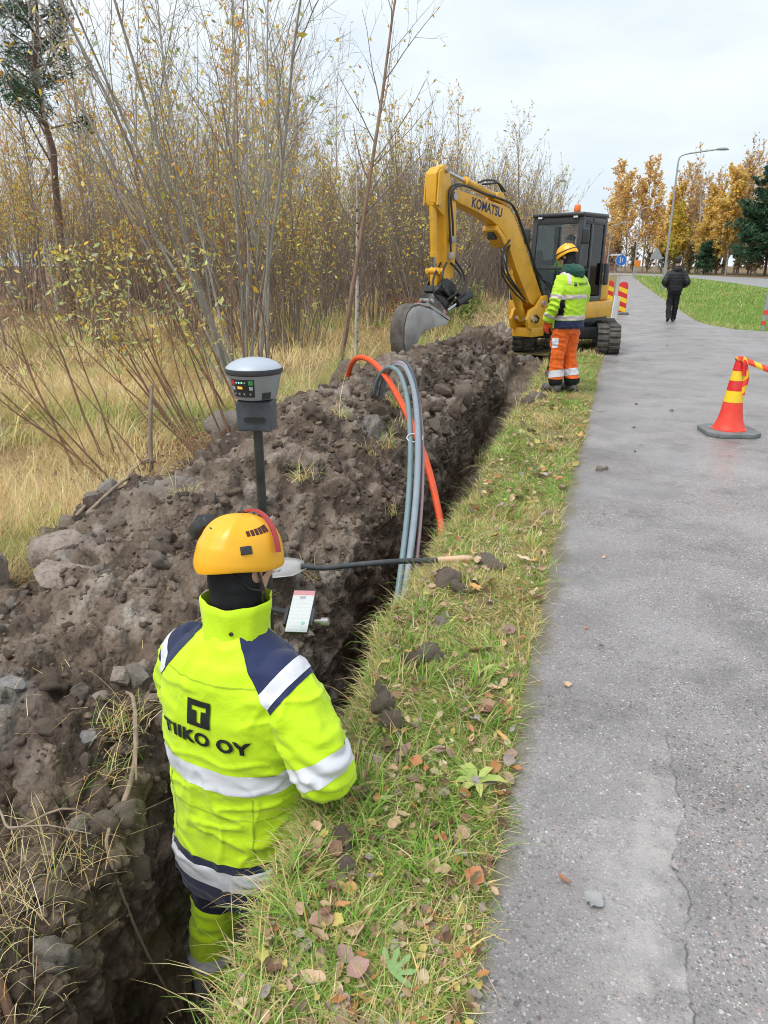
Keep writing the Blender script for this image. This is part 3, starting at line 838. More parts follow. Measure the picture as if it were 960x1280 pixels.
b = MB(); b.prism([(2.92, 2.20), (2.68, 2.03), (2.56, 1.90), (2.66, 1.86), (2.80, 2.02), (2.95, 2.12)], OB - 0.14, OB + 0.14); b.build('boom_bracket', M_YELLOW, boom, bevel=0.01)
b = MB(); b.prism([(2.98, 2.58), (2.84, 2.70), (2.74, 2.70), (2.58, 2.50)], OB - 0.10, OB + 0.10); b.build('boom_lug', M_YELLOW, boom, bevel=0.008)
b = MB(); b.box((2.80, OB - 0.06, 1.98), (2.92, OB + 0.06, 2.10)); b.build('boom_lamp', M_BLACK, boom, bevel=0.015)
v, f = text_geo('KOMATSU', 0.20, 0.006, 0.0, 0.92)
b = MB(); ang = math.atan2(2.45 - 2.36, 3.55 - 2.9)
# lettering runs from the boom tip towards the machine on the left side face
Mt = Matrix.Translation((3.20, OB + 0.1175, 2.44)) @ Matrix(((-1, 0, 0, 0), (0, 0, 1, 0), (0, 1, 0, 0), (0, 0, 0, 1))) @ Matrix.Rotation(-math.atan2(0.10, 0.72), 4, 'Z')
b.add(v, f, Mt); b.build('lettering', M_BLUE_PRINT, boom, smooth=0)

arm_pts = [(4.30, 2.96), (4.42, 2.93), (4.50, 2.84), (4.50, 2.45), (4.40, 2.34), (4.27, 2.28), (4.21, 1.60), (4.20, 1.36), (4.15, 1.30), (4.07, 1.30), (4.02, 1.38), (3.97, 1.70), (3.98, 2.40), (4.02, 2.62), (4.12, 2.72), (4.20, 2.94)]
b = MB(); b.prism(arm_pts, OB - 0.095, OB + 0.095); arm = b.build('arm', M_YELLOW, EX, bevel=0.012)
for (x, z, r) in ((4.05, 2.56, 0.055), (4.26, 2.90, 0.035), (4.44, 2.44, 0.035), (4.12, 1.36, 0.045)):
    b = MB(); b.tube([(x, OB - 0.135, z), (x, OB + 0.135, z)], r, 14); b.build('arm_pin', M_STEEL, arm)
for y in (-0.125, 0.125):
    b = MB(); b.prism([(4.46, 2.86), (4.40, 2.90), (4.40, 2.42), (4.50, 2.42)], OB + y - 0.012, OB + y + 0.012); b.build('arm_plate', M_YELLOW, arm)

def cylinder(name, a, c, split, rb, rr, y=OB, mat=M_YELLOW):
    a, c = Vector((a[0], y, a[1])), Vector((c[0], y, c[1])); m = a.lerp(c, split)
    b = MB(); b.tube([a, a.lerp(c, 0.04), m - (m - a).normalized() * 0.06, m - (m - a).normalized() * 0.059, m], [rb * 0.9, rb, rb, rb * 1.18, rb * 1.18], 16)
    o = b.build(name, mat, EX)
    b = MB(); b.tube([m - (m - a) * 0.05, c], rr, 12); b.build('rod', M_CHROME, o)
    for q in (c, a):
        b = MB(); b.tube([q + Vector((0, -0.06, 0)), q + Vector((0, 0.06, 0))], rb, 14); b.build('cylinder_eye', mat, o)
    return o
cylinder('arm_cylinder', (2.80, 2.62), (4.26, 2.92), 0.60, 0.062, 0.034)
cylinder('boom_cylinder', (1.76, 0.66), (2.66, 1.96), 0.64, 0.068, 0.038)
cylinder('bucket_cylinder', (4.44, 2.44), (4.36, 1.50), 0.78, 0.058, 0.032)
# bucket linkage
for y in (-0.12, 0.12):
    b = MB(); b.prism([(4.40, 1.54), (4.33, 1.54), (4.10, 1.40), (4.07, 1.30), (4.14, 1.30), (4.40, 1.46)], OB + y - 0.015, OB + y + 0.015); b.build('rocker_link', M_YELLOW, EX)
b = MB(); b.tube([(4.36, OB - 0.16, 1.50), (4.36, OB + 0.17, 1.50)], 0.042, 14); b.build('linkage_pin', M_YELLOW, EX)
b = MB(); b.prism([(4.40, 1.52), (4.32, 1.50), (4.30, 1.24), (4.38, 1.20)], OB - 0.07, OB + 0.07); b.build('push_link', M_YELLOW, EX, bevel=0.01)

# tiltrotator: coupler, rotor, red hitch, tilt cylinders ----------------
tilt = Matrix.Translation((4.26, OB, 1.14)) @ Matrix.Rotation(R(-30), 4, 'Y')
b = MB()
for y in (-0.13, 0.13):
    b.prism([(-0.22, 0.02), (-0.22, 0.20), (-0.12, 0.26), (0.10, 0.24), (0.20, 0.12), (0.22, -0.02)], y - 0.02, y + 0.02, tilt)
b.box((-0.22, -0.13, -0.05), (0.22, 0.13, 0.05), tilt).box((-0.16, -0.19, 0.0), (0.16, 0.19, 0.09), tilt)
tr_ = b.build('tiltrotator', M_BLACK, EX, bevel=0.012)
b = MB(); b.lathe([(0.19, -0.20), (0.215, -0.17), (0.215, -0.08), (0.18, -0.05)], 24, tilt); b.build('rotor_housing', M_BLACK, tr_)
b = MB(); b.box((-0.22, -0.15, -0.33), (0.24, 0.15, -0.20), tilt).box((-0.10, -0.18, -0.26), (0.12, 0.18, -0.08), tilt); b.build('quick_hitch', M_RED, tr_, bevel=0.015)
for y in (-0.235, 0.235):
    a0, a1, a2 = tilt @ Vector((-0.44, y, 0.26)), tilt @ Vector((-0.20, y, -0.02)), tilt @ Vector((-0.05, y, -0.22))
    b = MB(); b.tube([a0, a1], 0.068, 16); tcy = b.build('tilt_cylinder', M_BLACK, tr_)
    b = MB(); b.tube([a1, a2], 0.03, 10); b.build('rod', M_CHROME, tcy)
    b = MB(); b.box((-0.46, y - 0.08, 0.10), (-0.10, y + 0.03, 0.15), tilt); b.build('cover', M_BLACK, tcy, bevel=0.01)
for k, (p0, p1, p2, p3) in enumerate((((4.10, 0.06, 1.62), (3.96, 0.16, 1.42), (4.1, 0.2, 1.2), (4.3, 0.16, 1.08)), ((4.08, -0.1, 1.7), (4.5, 0.05, 1.42), (4.62, 0.15, 1.2), (4.42, 0.18, 1.02)), ((4.2, 0.05, 1.62), (4.46, 0.19, 1.5), (4.52, 0.23, 1.28), (4.30, 0.2, 1.14)), ((4.0, 0.02, 1.7), (3.84, 0.12, 1.45), (3.92, 0.22, 1.2), (4.2, 0.2, 1.05)))):
    b = MB(); b.tube(spline([p0, p1, p2, p3], 6), 0.017, 7); b.build('hose', M_HOSE, tr_)

# bucket ----------------------------------------------------------------
B0, B1 = 0.08, 0.33
BR = Matrix.Translation((4.62, 0, 0)) @ Matrix.Diagonal((0.94, 1, 1, 1)) @ Matrix.Translation((-4.62, 0, 0))
outer = [(4.48, 0.80), (4.85, 0.985), (5.21, 1.06), (5.38, 1.04), (5.50, 0.95), (5.57, 0.78), (5.58, 0.55), (5.54, 0.38), (5.47, 0.26)]
inner = [(5.44, 0.27), (5.51, 0.40), (5.55, 0.56), (5.54, 0.76), (5.475, 0.925), (5.37, 1.005), (5.21, 1.025), (4.86, 0.95), (4.50, 0.77)]
b = MB(); b.prism(outer + inner, B0, B1, BR); bk = b.build('bucket', M_BUCKET_OUT, EX)
side = [(4.50, 0.735), (4.49, 0.79), (4.86, 0.96), (5.21, 1.035), (5.37, 1.015), (5.485, 0.93), (5.548, 0.77), (5.555, 0.56), (5.52, 0.40), (5.45, 0.28), (5.36, 0.37), (5.20, 0.58), (5.05, 0.68), (4.80, 0.715)]
for y in (B0 - 0.012, B1 - 0.012):
    b = MB(); b.prism(side, y, y + 0.024, BR); b.build('side_plate', M_STEEL, bk, bevel=0.004)
b = MB(); b.prism([(5.60, 0.34), (5.575, 0.35), (5.44, 0.16), (5.47, 0.16)], B0 - 0.01, B1 + 0.01, BR); b.build('cutting_edge', M_STEEL, bk)
for y in (0.13, 0.27):
    b = MB(); b.prism([(4.50, 0.81), (4.72, 0.93), (4.98, 1.03), (4.86, 1.13), (4.66, 1.08), (4.50, 0.96)], y - 0.02, y + 0.02, BR); b.build('bucket_ear', M_BUCKET_OUT, bk)
for (x, z) in ((4.86, 1.09), (4.55, 0.92)):
    b = MB(); b.tube([(x, 0.08, z), (x, 0.32, z)], 0.03, 12, M=BR); b.build('bucket_pin', M_STEEL, bk)
b = MB(); b.prism([(4.47, 0.80), (4.46, 0.84), (5.0, 1.06), (5.01, 1.02)], B0 - 0.02, B1 + 0.02, BR); b.build('top_rail', M_STEEL, bk)

# hydraulic hoses over boom and arm, lamp, boom side loops ---------------
HS = [
 [(1.30, 0.06, 1.05), (1.62, 0.075, 1.52), (2.05, 0.075, 2.06), (2.36, 0.075, 2.42), (2.62, 0.075, 2.56), (3.3, 0.075, 2.64), (3.9, 0.075, 2.72), (4.16, 0.08, 2.58), (4.12, 0.085, 2.2), (4.09, 0.085, 1.95)],
 [(1.30, 0.02, 1.05), (1.60, 0.03, 1.55), (2.03, 0.03, 2.09), (2.34, 0.03, 2.45), (2.62, 0.03, 2.585), (3.3, 0.03, 2.66), (3.88, 0.03, 2.74), (4.20, 0.07, 2.62), (4.20, 0.085, 2.2), (4.14, 0.085, 1.75)],
 [(2.52, 0.08, 1.98), (2.76, 0.12, 1.80), (2.74, 0.13, 1.50), (2.36, 0.12, 1.22), (2.02, 0.1, 1.05)],
 [(2.50, 0.07, 1.90), (2.66, 0.13, 1.72), (2.64, 0.15, 1.46), (2.28, 0.13, 1.20), (1.95, 0.1, 1.0)],
 [(2.55, 0.06, 1.95), (2.82, 0.14, 1.74), (2.80, 0.16, 1.42), (2.40, 0.14, 1.15), (1.95, 0.1, 0.95)],
 [(2.66, 0.03, 2.72), (2.9, 0.05, 2.82), (3.12, 0.04, 2.80), (3.3, 0.02, 2.78)],
 [(2.60, -0.02, 2.66), (2.86, 0.0, 2.84), (3.16, 0.0, 2.85), (3.38, 0.0, 2.80)],
 [(1.25, 0.12, 0.70), (1.15, 0.18, 1.05), (1.35, 0.1, 1.30), (1.6, 0.08, 1.5)],
 [(1.22, 0.16, 0.68), (1.08, 0.22, 0.98), (1.25, 0.16, 1.25), (1.5, 0.08, 1.36)],
 [(1.50, 0.13, 0.66), (1.62, 0.17, 0.60), (1.74, 0.17, 0.66), (1.66, 0.17, 0.72), (1.54, 0.16, 0.66)],
]
for h_ in HS:
    b = MB(); b.tube(spline(h_, 7), 0.016, 7); b.build('hose', M_HOSE, EX)
for (x, z) in ((4.10, 1.95), (4.12, 1.72)):
    b = MB(); b.box((x - 0.04, 0.05, z - 0.05), (x + 0.05, 0.11, z + 0.05)); b.build('valve_block', M_STEEL, EX, bevel=0.01)
# ------------------------------------------------------------------ people
def eval_mesh(ob):
    dg = bpy.context.evaluated_depsgraph_get(); dg.update()
    return bpy.data.meshes.new_from_object(ob.evaluated_get(dg))

def blob(name, mb, voxel, smooth=3, mat=None, parent=None, wrinkle=None, keep_above=None):
    """one continuous surface from overlapping closed shapes"""
    me = bpy.data.meshes.new(name); me.from_pydata(mb.v, [], mb.f); me.update()
    ob = bpy.data.objects.new('tmp', me); COL.objects.link(ob)
    bm = bmesh.new(); bm.from_mesh(me); bmesh.ops.recalc_face_normals(bm, faces=bm.faces); bm.to_mesh(me); bm.free()
    md = ob.modifiers.new('r', 'REMESH'); md.mode = 'VOXEL'; md.voxel_size = voxel; md.use_smooth_shade = True
    if smooth:
        sm = ob.modifiers.new('s', 'SMOOTH'); sm.iterations = smooth; sm.factor = 0.5
    out = eval_mesh(ob); bpy.data.objects.remove(ob); bpy.data.meshes.remove(me)
    out.name = name
    n = len(out.vertices)
    if wrinkle is not None:
        co = np.zeros(n * 3, np.float32); out.vertices.foreach_get('co', co); co = co.reshape(-1, 3).astype(float)
        no = np.zeros(n * 3, np.float32); out.vertices.foreach_get('normal', no); no = no.reshape(-1, 3)
        d = wrinkle(co)
        out.vertices.foreach_set('co', (co + no * d[:, None]).astype(np.float32).ravel())
    out.shade_smooth(); out.update()
    out.materials.clear()
    if mat: out.materials.append(mat)
    return link(bpy.data.objects.new(name, out), parent)

def ring_loft(rings, n=28, ex=2.5):
    """rings: (cx, cy, z, a, b) -> closed solid"""
    v = []; f = []
    for (cx, cy, z, a, b_) in rings:
        for k in range(n):
            t = 2 * PI * k / n; c, s = math.cos(t), math.sin(t)
            v.append((cx + a * math.copysign(abs(c) ** (2 / ex), c), cy + b_ * math.copysign(abs(s) ** (2 / ex), s), z))
    for i in range(len(rings) - 1):
        for k in range(n):
            p, q = i * n + k, i * n + (k + 1) % n
            f.append((p, q, q + n, p + n))
    f.append(tuple(range(n - 1, -1, -1))); f.append(tuple(range((len(rings) - 1) * n, len(rings) * n)))
    return v, f

def limb(mb, pts, rad, n=14, sub=5):
    P = spline(pts, sub)
    rr = []
    for i in range(len(rad) - 1):
        rr += [rad[i] + (rad[i + 1] - rad[i]) * k / sub for k in range(sub)]
    rr.append(rad[-1])
    # rounded ends
    d0 = (P[0] - P[1]).normalized(); d1 = (P[-1] - P[-2]).normalized()
    P = [P[0] + d0 * rr[0] * 0.75, P[0] + d0 * rr[0] * 0.5] + P + [P[-1] + d1 * rr[-1] * 0.5, P[-1] + d1 * rr[-1] * 0.75]
    rr = [rr[0] * 0.5, rr[0] * 0.85] + rr + [rr[-1] * 0.85, rr[-1] * 0.5]
    mb.tube(P, rr, n)

def ball(mb, c, a, b_, cc, M=None, n=18, m=12):
    v = []; f = []
    for i in range(1, m):
        ph = PI * i / m
        for k in range(n):
            t = 2 * PI * k / n
            v.append((c[0] + a * math.sin(ph) * math.cos(t), c[1] + b_ * math.sin(ph) * math.sin(t), c[2] + cc * math.cos(ph)))
    for i in range(m - 2):
        for k in range(n):
            p, q = i * n + k, i * n + (k + 1) % n
            f.append((p, p + n, q + n, q))
    f.append(tuple(range(n))); f.append(tuple(range((m - 1) * n - 1, (m - 2) * n - 1, -1)))
    mb.add(v, f, M)

def shell(src, name, mat, parent, planes, off=0.0025, face_filter=None, thick=0.0):
    """copy of the part of a garment between planes [(co, inward normal)], lifted off the cloth"""
    bm = bmesh.new(); bm.from_mesh(src.data)
    if face_filter:
        bmesh.ops.delete(bm, geom=[f for f in bm.faces if not face_filter(f.calc_center_median())], context='FACES')
    for co, no in planes:
        bmesh.ops.bisect_plane(bm, geom=bm.verts[:] + bm.edges[:] + bm.faces[:], plane_co=Vector(co), plane_no=Vector(no), clear_inner=True, dist=1e-5)
    bm.normal_update()
    for v in bm.verts: v.co += v.normal * off
    me = bpy.data.meshes.new(name); bm.to_mesh(me); bm.free()
    me.materials.append(mat); me.shade_smooth()
    return link(bpy.data.objects.new(name, me), parent)

def fabric(name, c, c2=None, rough=0.75, weave=900, fold=0.25, fscale=9):
    m = Mat(name, rough, 0, 0.3)
    v = m.coord()
    n1 = m.noise(v, 5.0, 4, 0.6); n2 = m.noise(v, fscale, 4, 0.55, 0.6); n3 = m.noise(v, 240, 2, 0.6)
    c2 = c2 or tuple(x * 0.86 for x in c)
    base = m.mix(m.ramp(n1, [(0.35, 0.0), (0.7, 1.0)]), c, c2)
    st = m.math('MULTIPLY', m.ramp(m.noise(v, 7.0, 6, 0.72), [(0.60, 0.0), (0.78, 1.0)]), m.ramp(m.noise(v, 60, 3, 0.7), [(0.4, 0.1), (0.65, 0.45)]))
    m.set('Base Color', m.mix(st, base, (0.16, 0.13, 0.09)))
    h = m.math('ADD', m.math('MULTIPLY', n2, 1.0), m.math('MULTIPLY', n3, 0.05))
    cr = m.n('ShaderNodeTexNoise', {'Vector': m.n('ShaderNodeMapping', {'Vector': v, 'Scale': (1.0, 1.0, 1.9)}).outputs['Vector'], 'Scale': 5.5, 'Detail': 2.0, 'Roughness': 0.45, 'Distortion': 0.4}, noise_type='RIDGED_MULTIFRACTAL').outputs['Fac']
    h = m.math('ADD', h, m.math('MULTIPLY', m.math('POWER', m.math('MAXIMUM', cr, 0.0), 3.0), 0.22))
    m.bump(h, fold, 0.03)
    if max(c) > 0.03: m.set('Sheen Weight', 0.15)
    return m.m
M_HIVIS = fabric('hi_vis_yellow_fabric', (0.55, 0.80, 0.012), (0.50, 0.74, 0.012), 0.6)
M_HIVIS2 = fabric('hi_vis_yellow_cloth', (0.47, 0.76, 0.03), (0.42, 0.68, 0.03), 0.65)
M_NAVY = fabric('navy_fabric', (0.016, 0.026, 0.085), (0.012, 0.018, 0.055), 0.7)
M_NAVY_D = fabric('dark_navy_trousers', (0.012, 0.018, 0.045), (0.009, 0.012, 0.03), 0.75)
M_ORANGE_F = fabric('orange_hi_vis_fabric', (0.85, 0.15, 0.015), (0.72, 0.12, 0.012), 0.7, fold=0.5)
M_BLACKF = fabric('black_knit', (0.012, 0.012, 0.014), (0.02, 0.02, 0.022), 0.85)
M_BLACKJ = fabric('black_padded_nylon', (0.014, 0.014, 0.016), (0.022, 0.022, 0.024), 0.5, fold=0.5)
M_GREENH = fabric('dark_green_fleece', (0.02, 0.085, 0.06), (0.015, 0.06, 0.045), 0.9)
M_BOOT = pmat('muddy_boot_leather', (0.16, 0.16, 0.165), (0.06, 0.055, 0.05), 14, 0.7, bump=0.3)
M_SHOE = pmat('black_shoe', (0.012, 0.012, 0.013), (0.03, 0.03, 0.03), 14, 0.55)
M_GLOVE_O = fabric('orange_glove', (0.72, 0.10, 0.02), (0.55, 0.07, 0.015), 0.7)
M_GLOVE_B = fabric('black_glove', (0.016, 0.016, 0.018), (0.03, 0.03, 0.03), 0.75)
M_SKIN = Mat('skin', 0.5); M_SKIN.set('Base Color', M_SKIN.mix(M_SKIN.noise(M_SKIN.coord(), 30, 3), (0.52, 0.29, 0.20), (0.62, 0.36, 0.26))); M_SKIN.set('Subsurface Weight', 0.1); M_SKIN = M_SKIN.m
M_HAIR = pmat('dark_hair', (0.016, 0.012, 0.010), (0.03, 0.022, 0.018), 60, 0.55, bump=0.5)
M_EYE = pmat('eye', (0.6, 0.6, 0.58), (0.5, 0.5, 0.5), 10, 0.2)
M_IRIS = pmat('iris', (0.03, 0.035, 0.05), None, 10, 0.2)
M_LIP = pmat('lips', (0.40, 0.16, 0.13), None, 20, 0.5)
def reflective(name, c=(0.66, 0.67, 0.71)):
    m = Mat(name, 0.42, 0.0, 0.6)
    v = m.coord(); n = m.noise(v, 60, 3, 0.6); d = m.noise(v, 14, 5, 0.7)
    col = m.mix(m.ramp(d, [(0.62, 0.0), (0.72, 0.6)]), c, (0.42, 0.40, 0.38))
    m.set('Base Color', col); m.bump(m.n('ShaderNodeTexVoronoi', {'Vector': v, 'Scale': 700.0}).outputs['Distance'], 0.08, 0.001)
    m.set('Roughness', m.math('ADD', 0.35, m.math('MULTIPLY', n, 0.2)))
    return m.m
M_REFL = reflective('reflective_tape'); M_REFL_P = reflective('worn_reflective_tape', (0.60, 0.52, 0.50))
M_HELMET = Mat('yellow_helmet_plastic', 0.34); _m = M_HELMET; _v = _m.coord()
_m.set('Base Color', _m.mix(_m.ramp(_m.noise(_v, 25, 5, 0.7), [(0.60, 0.0), (0.80, 0.35)]), (0.86, 0.42, 0.012), (0.55, 0.28, 0.03)))
_m.set('Roughness', _m.ramp(_m.noise(_v, 45, 4, 0.7), [(0.3, 0.26), (0.7, 0.48)])); _m.set('Coat Weight', 0.15)
M_HELMET = _m.m
M_PLASTIC_B = pmat('black_plastic', (0.02, 0.021, 0.024), (0.04, 0.04, 0.042), 20, 0.45)
M_VENT = pmat('vent_shadow_red', (0.09, 0.02, 0.015), (0.03, 0.012, 0.01), 14, 0.7)
M_REDP = pmat('red_strap', (0.42, 0.05, 0.05), (0.30, 0.03, 0.035), 14, 0.5)

def head_matrix(pos, yaw, pitch):
    return Matrix.Translation(pos) @ Matrix.Rotation(R(yaw), 4, 'Z') @ Matrix.Rotation(R(pitch), 4, 'X')

def add_head(mb, H):
    ball(mb, (0, -0.012, 0.03), 0.077, 0.097, 0.098, H)
    ball(mb, (0, 0.024, -0.035), 0.062, 0.070, 0.085, H)          # jaw
    ball(mb, (0, 0.068, -0.085), 0.026, 0.024, 0.024, H)           # chin
    ball(mb, (0, 0.098, -0.012), 0.013, 0.022, 0.026, H)           # nose
    ball(mb, (0, 0.088, 0.018), 0.011, 0.014, 0.03, H)
    ball(mb, (0, 0.078, 0.042), 0.05, 0.022, 0.014, H)             # brow
    for s in (-1, 1):
        ball(mb, (s * 0.036, 0.066, -0.012), 0.022, 0.022, 0.02, H)
        ball(mb, (s * 0.080, -0.005, -0.002), 0.012, 0.022, 0.034, H)   # ears

def face_bits(root, H, body):
    for s in (-1, 1):
        b = MB(); ball(b, (s * 0.031, 0.082, 0.018), 0.012, 0.012, 0.010, H, 12, 8); e = b.build('eye', M_EYE, body)
        b = MB(); ball(b, (s * 0.031, 0.0925, 0.018), 0.0055, 0.003, 0.0055, H, 10, 6); b.build('iris', M_IRIS, body)
    b = MB(); ball(b, (0, 0.0915, -0.052), 0.022, 0.007, 0.006, H, 12, 8); b.build('mouth', M_LIP, body)

def add_hand(mb, wrist, direction, palm, curl=0.6, side=1, s=1.0):
    """palm plus five fingers; direction = wrist to knuckles, palm = palm normal"""
    d = Vector(direction).normalized(); p = Vector(palm); p = (p - d * p.dot(d)).normalized(); x = d.cross(p) * side
    w = Vector(wrist)
    for o in (-0.026, -0.009, 0.009, 0.026):
        limb(mb, [w + x * o * 0.7 * s, w + d * 0.045 * s + x * o * s, w + d * 0.085 * s + x * o * s], [0.015 * s, 0.0155 * s, 0.0125 * s], 10, 3)
    for o, L in ((-0.030, 0.072), (-0.010, 0.082), (0.010, 0.078), (0.029, 0.062)):
        k = w + d * 0.088 * s + x * o * s; a = curl * 0.9
        p1 = k + (d * math.cos(a) + p * math.sin(a)) * L * 0.45 * s; p2 = p1 + (d * math.cos(a * 2.0) + p * math.sin(a * 2.0)) * L * 0.32 * s
        p3 = p2 + (d * math.cos(a * 2.7) + p * math.sin(a * 2.7)) * L * 0.24 * s
        limb(mb, [k, p1, p2, p3], [0.0105 * s, 0.0098 * s, 0.009 * s, 0.0078 * s], 10, 3)
    t0 = w + d * 0.026 * s - x * 0.026 * s
    limb(mb, [t0, t0 - x * 0.026 * s + d * 0.026 * s + p * 0.01 * s, t0 - x * 0.036 * s + d * 0.056 * s + p * 0.024 * s, t0 - x * 0.032 * s + d * 0.078 * s + p * 0.034 * s], [0.0135 * s, 0.012 * s, 0.0105 * s, 0.0088 * s], 10, 3)

def helmet(root, H, detailed=True):
    """climbing-style safety helmet; H = head matrix"""
    v = []; f = []; n = 48; m = 18
    def pt(i, k, grow=0.0):
        ph = (PI / 2) * i / m; t = 2 * PI * k / n
        c, s = math.cos(t), math.sin(t)
        a = 0.111 + grow; bf = 0.136 + grow
        x = a * math.sin(ph) ** 0.92 * c; y = bf * math.sin(ph) ** 0.92 * s - 0.008
        z = 0.018 + (0.142 + grow) * math.cos(ph) ** 0.86
        if i == m:
            z -= 0.014 * max(0, -s) ** 2 - 0.012 * abs(c) * max(0, -s) - 0.006 * max(0, s)
        # flare at the rim, raised ridges running front to back
        fl = max(0, (i - m + 3) / 3.0); x *= 1 + 0.035 * fl; y *= 1 + 0.05 * fl
        rid = math.exp(-((abs(c) - 0.55) / 0.12) ** 2) * math.sin(ph) * max(0, math.cos(ph)) * 0.012 * (1 if s < 0.75 else 0.3)
        grv = math.exp(-((ph - 1.16) / 0.05) ** 2) * (1 if s < 0.2 else 0) * -0.012 + math.exp(-((ph - 1.28) / 0.09) ** 2) * 0.022 * max(0, 0.35 - s)
        return Vector((x * (1 + rid * 5 + grv), y * (1 + rid * 2.5 + grv), z + rid * 1.3))
    for i in range(1, m + 1):
        for k in range(n): v.append(pt(i, k))
    for k in range(n):
        q = pt(m, k); v.append(Vector((q.x * 0.985, q.y * 0.985, q.z - 0.012 + 0.010 * abs(math.cos(2 * PI * k / n)))))
    for k in range(n):
        q = pt(m, k); v.append(Vector((q.x * 0.93, q.y * 0.93, q.z - 0.004)))
    for i in range(m + 1):
        for k in range(n):
            p, q = i * n + k, i * n + (k + 1) % n
            f.append((p, p + n, q + n, q))
    f.append(tuple(range(n)))
    b = MB(); b.add(v, f, H); hl = b.build('helmet', M_HELMET, root, smooth=R(60))
    def surf(az, el, lift=0.002):
        """point and frame on the shell; az 0 = right, 90 = front; el from rim up"""
        i = m * (1 - el / 90.0); t = R(az)
        k = az / 360.0 * n
        p = pt(i, k); p1 = pt(i, k + 0.5); p2 = pt(i + 0.4, k)
        nn = (p1 - p).cross(p2 - p).normalized()
        if nn.dot(Vector((p.x, p.y, p.z * 0.6))) < 0: nn = -nn
        tx = (p1 - p).normalized(); ty = nn.cross(tx)
        return p + nn * lift, tx, ty, nn
    def patch(name, az, el, w, h, th, mat, rot=0.0, n_=4):
        p, tx, ty, nn = surf(az, el, 0)
        a = R(rot); u = tx * math.cos(a) + ty * math.sin(a); w2 = ty * math.cos(a) - tx * math.sin(a)
        q = [(-w / 2, -h / 2), (w / 2, -h / 2), (w / 2, h / 2), (-w / 2, h / 2)]
        b = MB(); vv = [p + u * x + w2 * y - nn * 0.012 for x, y in q] + [p + u * x * 0.9 + w2 * y * 0.9 + nn * th for x, y in q]
        b.add(vv, [(0, 3, 2, 1), (4, 5, 6, 7), (0, 1, 5, 4), (1, 2, 6, 5), (2, 3, 7, 6), (3, 0, 4, 7)], H)
        return b.build(name, mat, hl, bevel=min(w, h) * 0.12)
    if detailed:
        for s in (-1, 1):
            az0 = 270 + s * 50
            patch('lamp_clip', az0 + s * 14, 22, 0.036, 0.026, 0.005, M_PLASTIC_B, s * 8)
            for k in range(6):
                patch('vent', 270 + s * (66 + 8.0 * k), 44 + 1.5 * k, 0.012, 0.019 + 0.0015 * k, 0.0012, M_VENT, s * (14 - 2 * k))
        patch('size_mark', 270 - 14, 42, 0.018, 0.005, 0.0008, M_PLASTIC_B)
        # headband strap of the ear defenders running over the top from ear to ear
        pts = []
        for k in range(25):
            e = R(-2 + 184 * k / 24); pts.append(Vector((0.125 * math.cos(e), 0.035, 0.018 + 0.151 * math.sin(e))))
        for nm, r0, r1, mat in (('red_band', 3, 16, M_REDP), ('black_band', 15, 25, M_PLASTIC_B)):
            v = []; f = []
            for q in pts[r0:r1]:
                o = Vector((q.x, 0, q.z - 0.02)).normalized()
                for (yy, oo) in ((-0.0075, -0.004), (0.0075, -0.004), (0.0075, 0.003), (-0.0075, 0.003)): v.append(q + Vector((0, yy, 0)) + o * oo)
            L = r1 - r0
            for k in range(L - 1):
                for j in range(4): f.append((k * 4 + j, k * 4 + (j + 1) % 4, k * 4 + 4 + (j + 1) % 4, k * 4 + 4 + j))
            f += [(3, 2, 1, 0), tuple((L - 1) * 4 + j for j in range(4))]
            b = MB(); b.add(v, f, H); b.build(nm, mat, hl)
        for s in (-1,):   # ear cup swung up on the left
            c = Vector((-0.112, -0.070, 0.098))
            Mc = H @ Matrix.Translation(c) @ Matrix.Rotation(R(90 if s > 0 else 130), 4, 'Y')
            b = MB(); b.lathe([(0.012, -0.026 * s), (0.034, -0.024 * s), (0.042, -0.010 * s), (0.042, 0.010 * s), (0.034, 0.024 * s), (0.016, 0.028 * s)], 18, Mc @ Matrix.Diagonal((1.0, 0.8, 1, 1))); b.box((-0.036, -0.028, -0.022), (0.036, 0.028, 0.022), Mc); b.build('ear_defender', M_PLASTIC_B, hl, bevel=0.006)
            b = MB(); b.tube([H @ Vector((s * 0.126, 0.03, 0.03)), H @ Vector((s * 0.13, 0.03, 0.07)), H @ Vector((s * 0.118, 0.035, 0.12))], 0.006, 8); b.build('ear_arm', M_PLASTIC_B, hl)
    else:
        pts = []
        b = MB()
        ringp = []
        for k in range(33):
            t = 2 * PI * k / 32
            ringp.append(Vector((0.113 * math.cos(t), 0.137 * math.sin(t) - 0.008, 0.062 + 0.012 * math.sin(t))))
        b.tube([H @ p for p in ringp], 0.006, 6, cap=False); b.build('goggle_strap', M_PLASTIC_B, hl)
        for k in range(4): patch('vent', 262 + 16 * (k - 1.5), 50, 0.012, 0.020, 0.0012, M_PLASTIC_B)
    # chin straps
    for s in (-1, 1):
        b = MB(); b.tube([H @ Vector((s * 0.100, -0.02, 0.02)), H @ Vector((s * 0.092, 0.02, -0.05)), H @ Vector((s * 0.06, 0.06, -0.11))], 0.006, 6, flat=0.4)
        b.tube([H @ Vector((s * 0.06, -0.105, 0.02)), H @ Vector((s * 0.088, -0.03, -0.04)), H @ Vector((s * 0.092, 0.02, -0.05))], 0.006, 6, flat=0.4); b.build('chin_strap', M_PLASTIC_B, hl)
    return hl

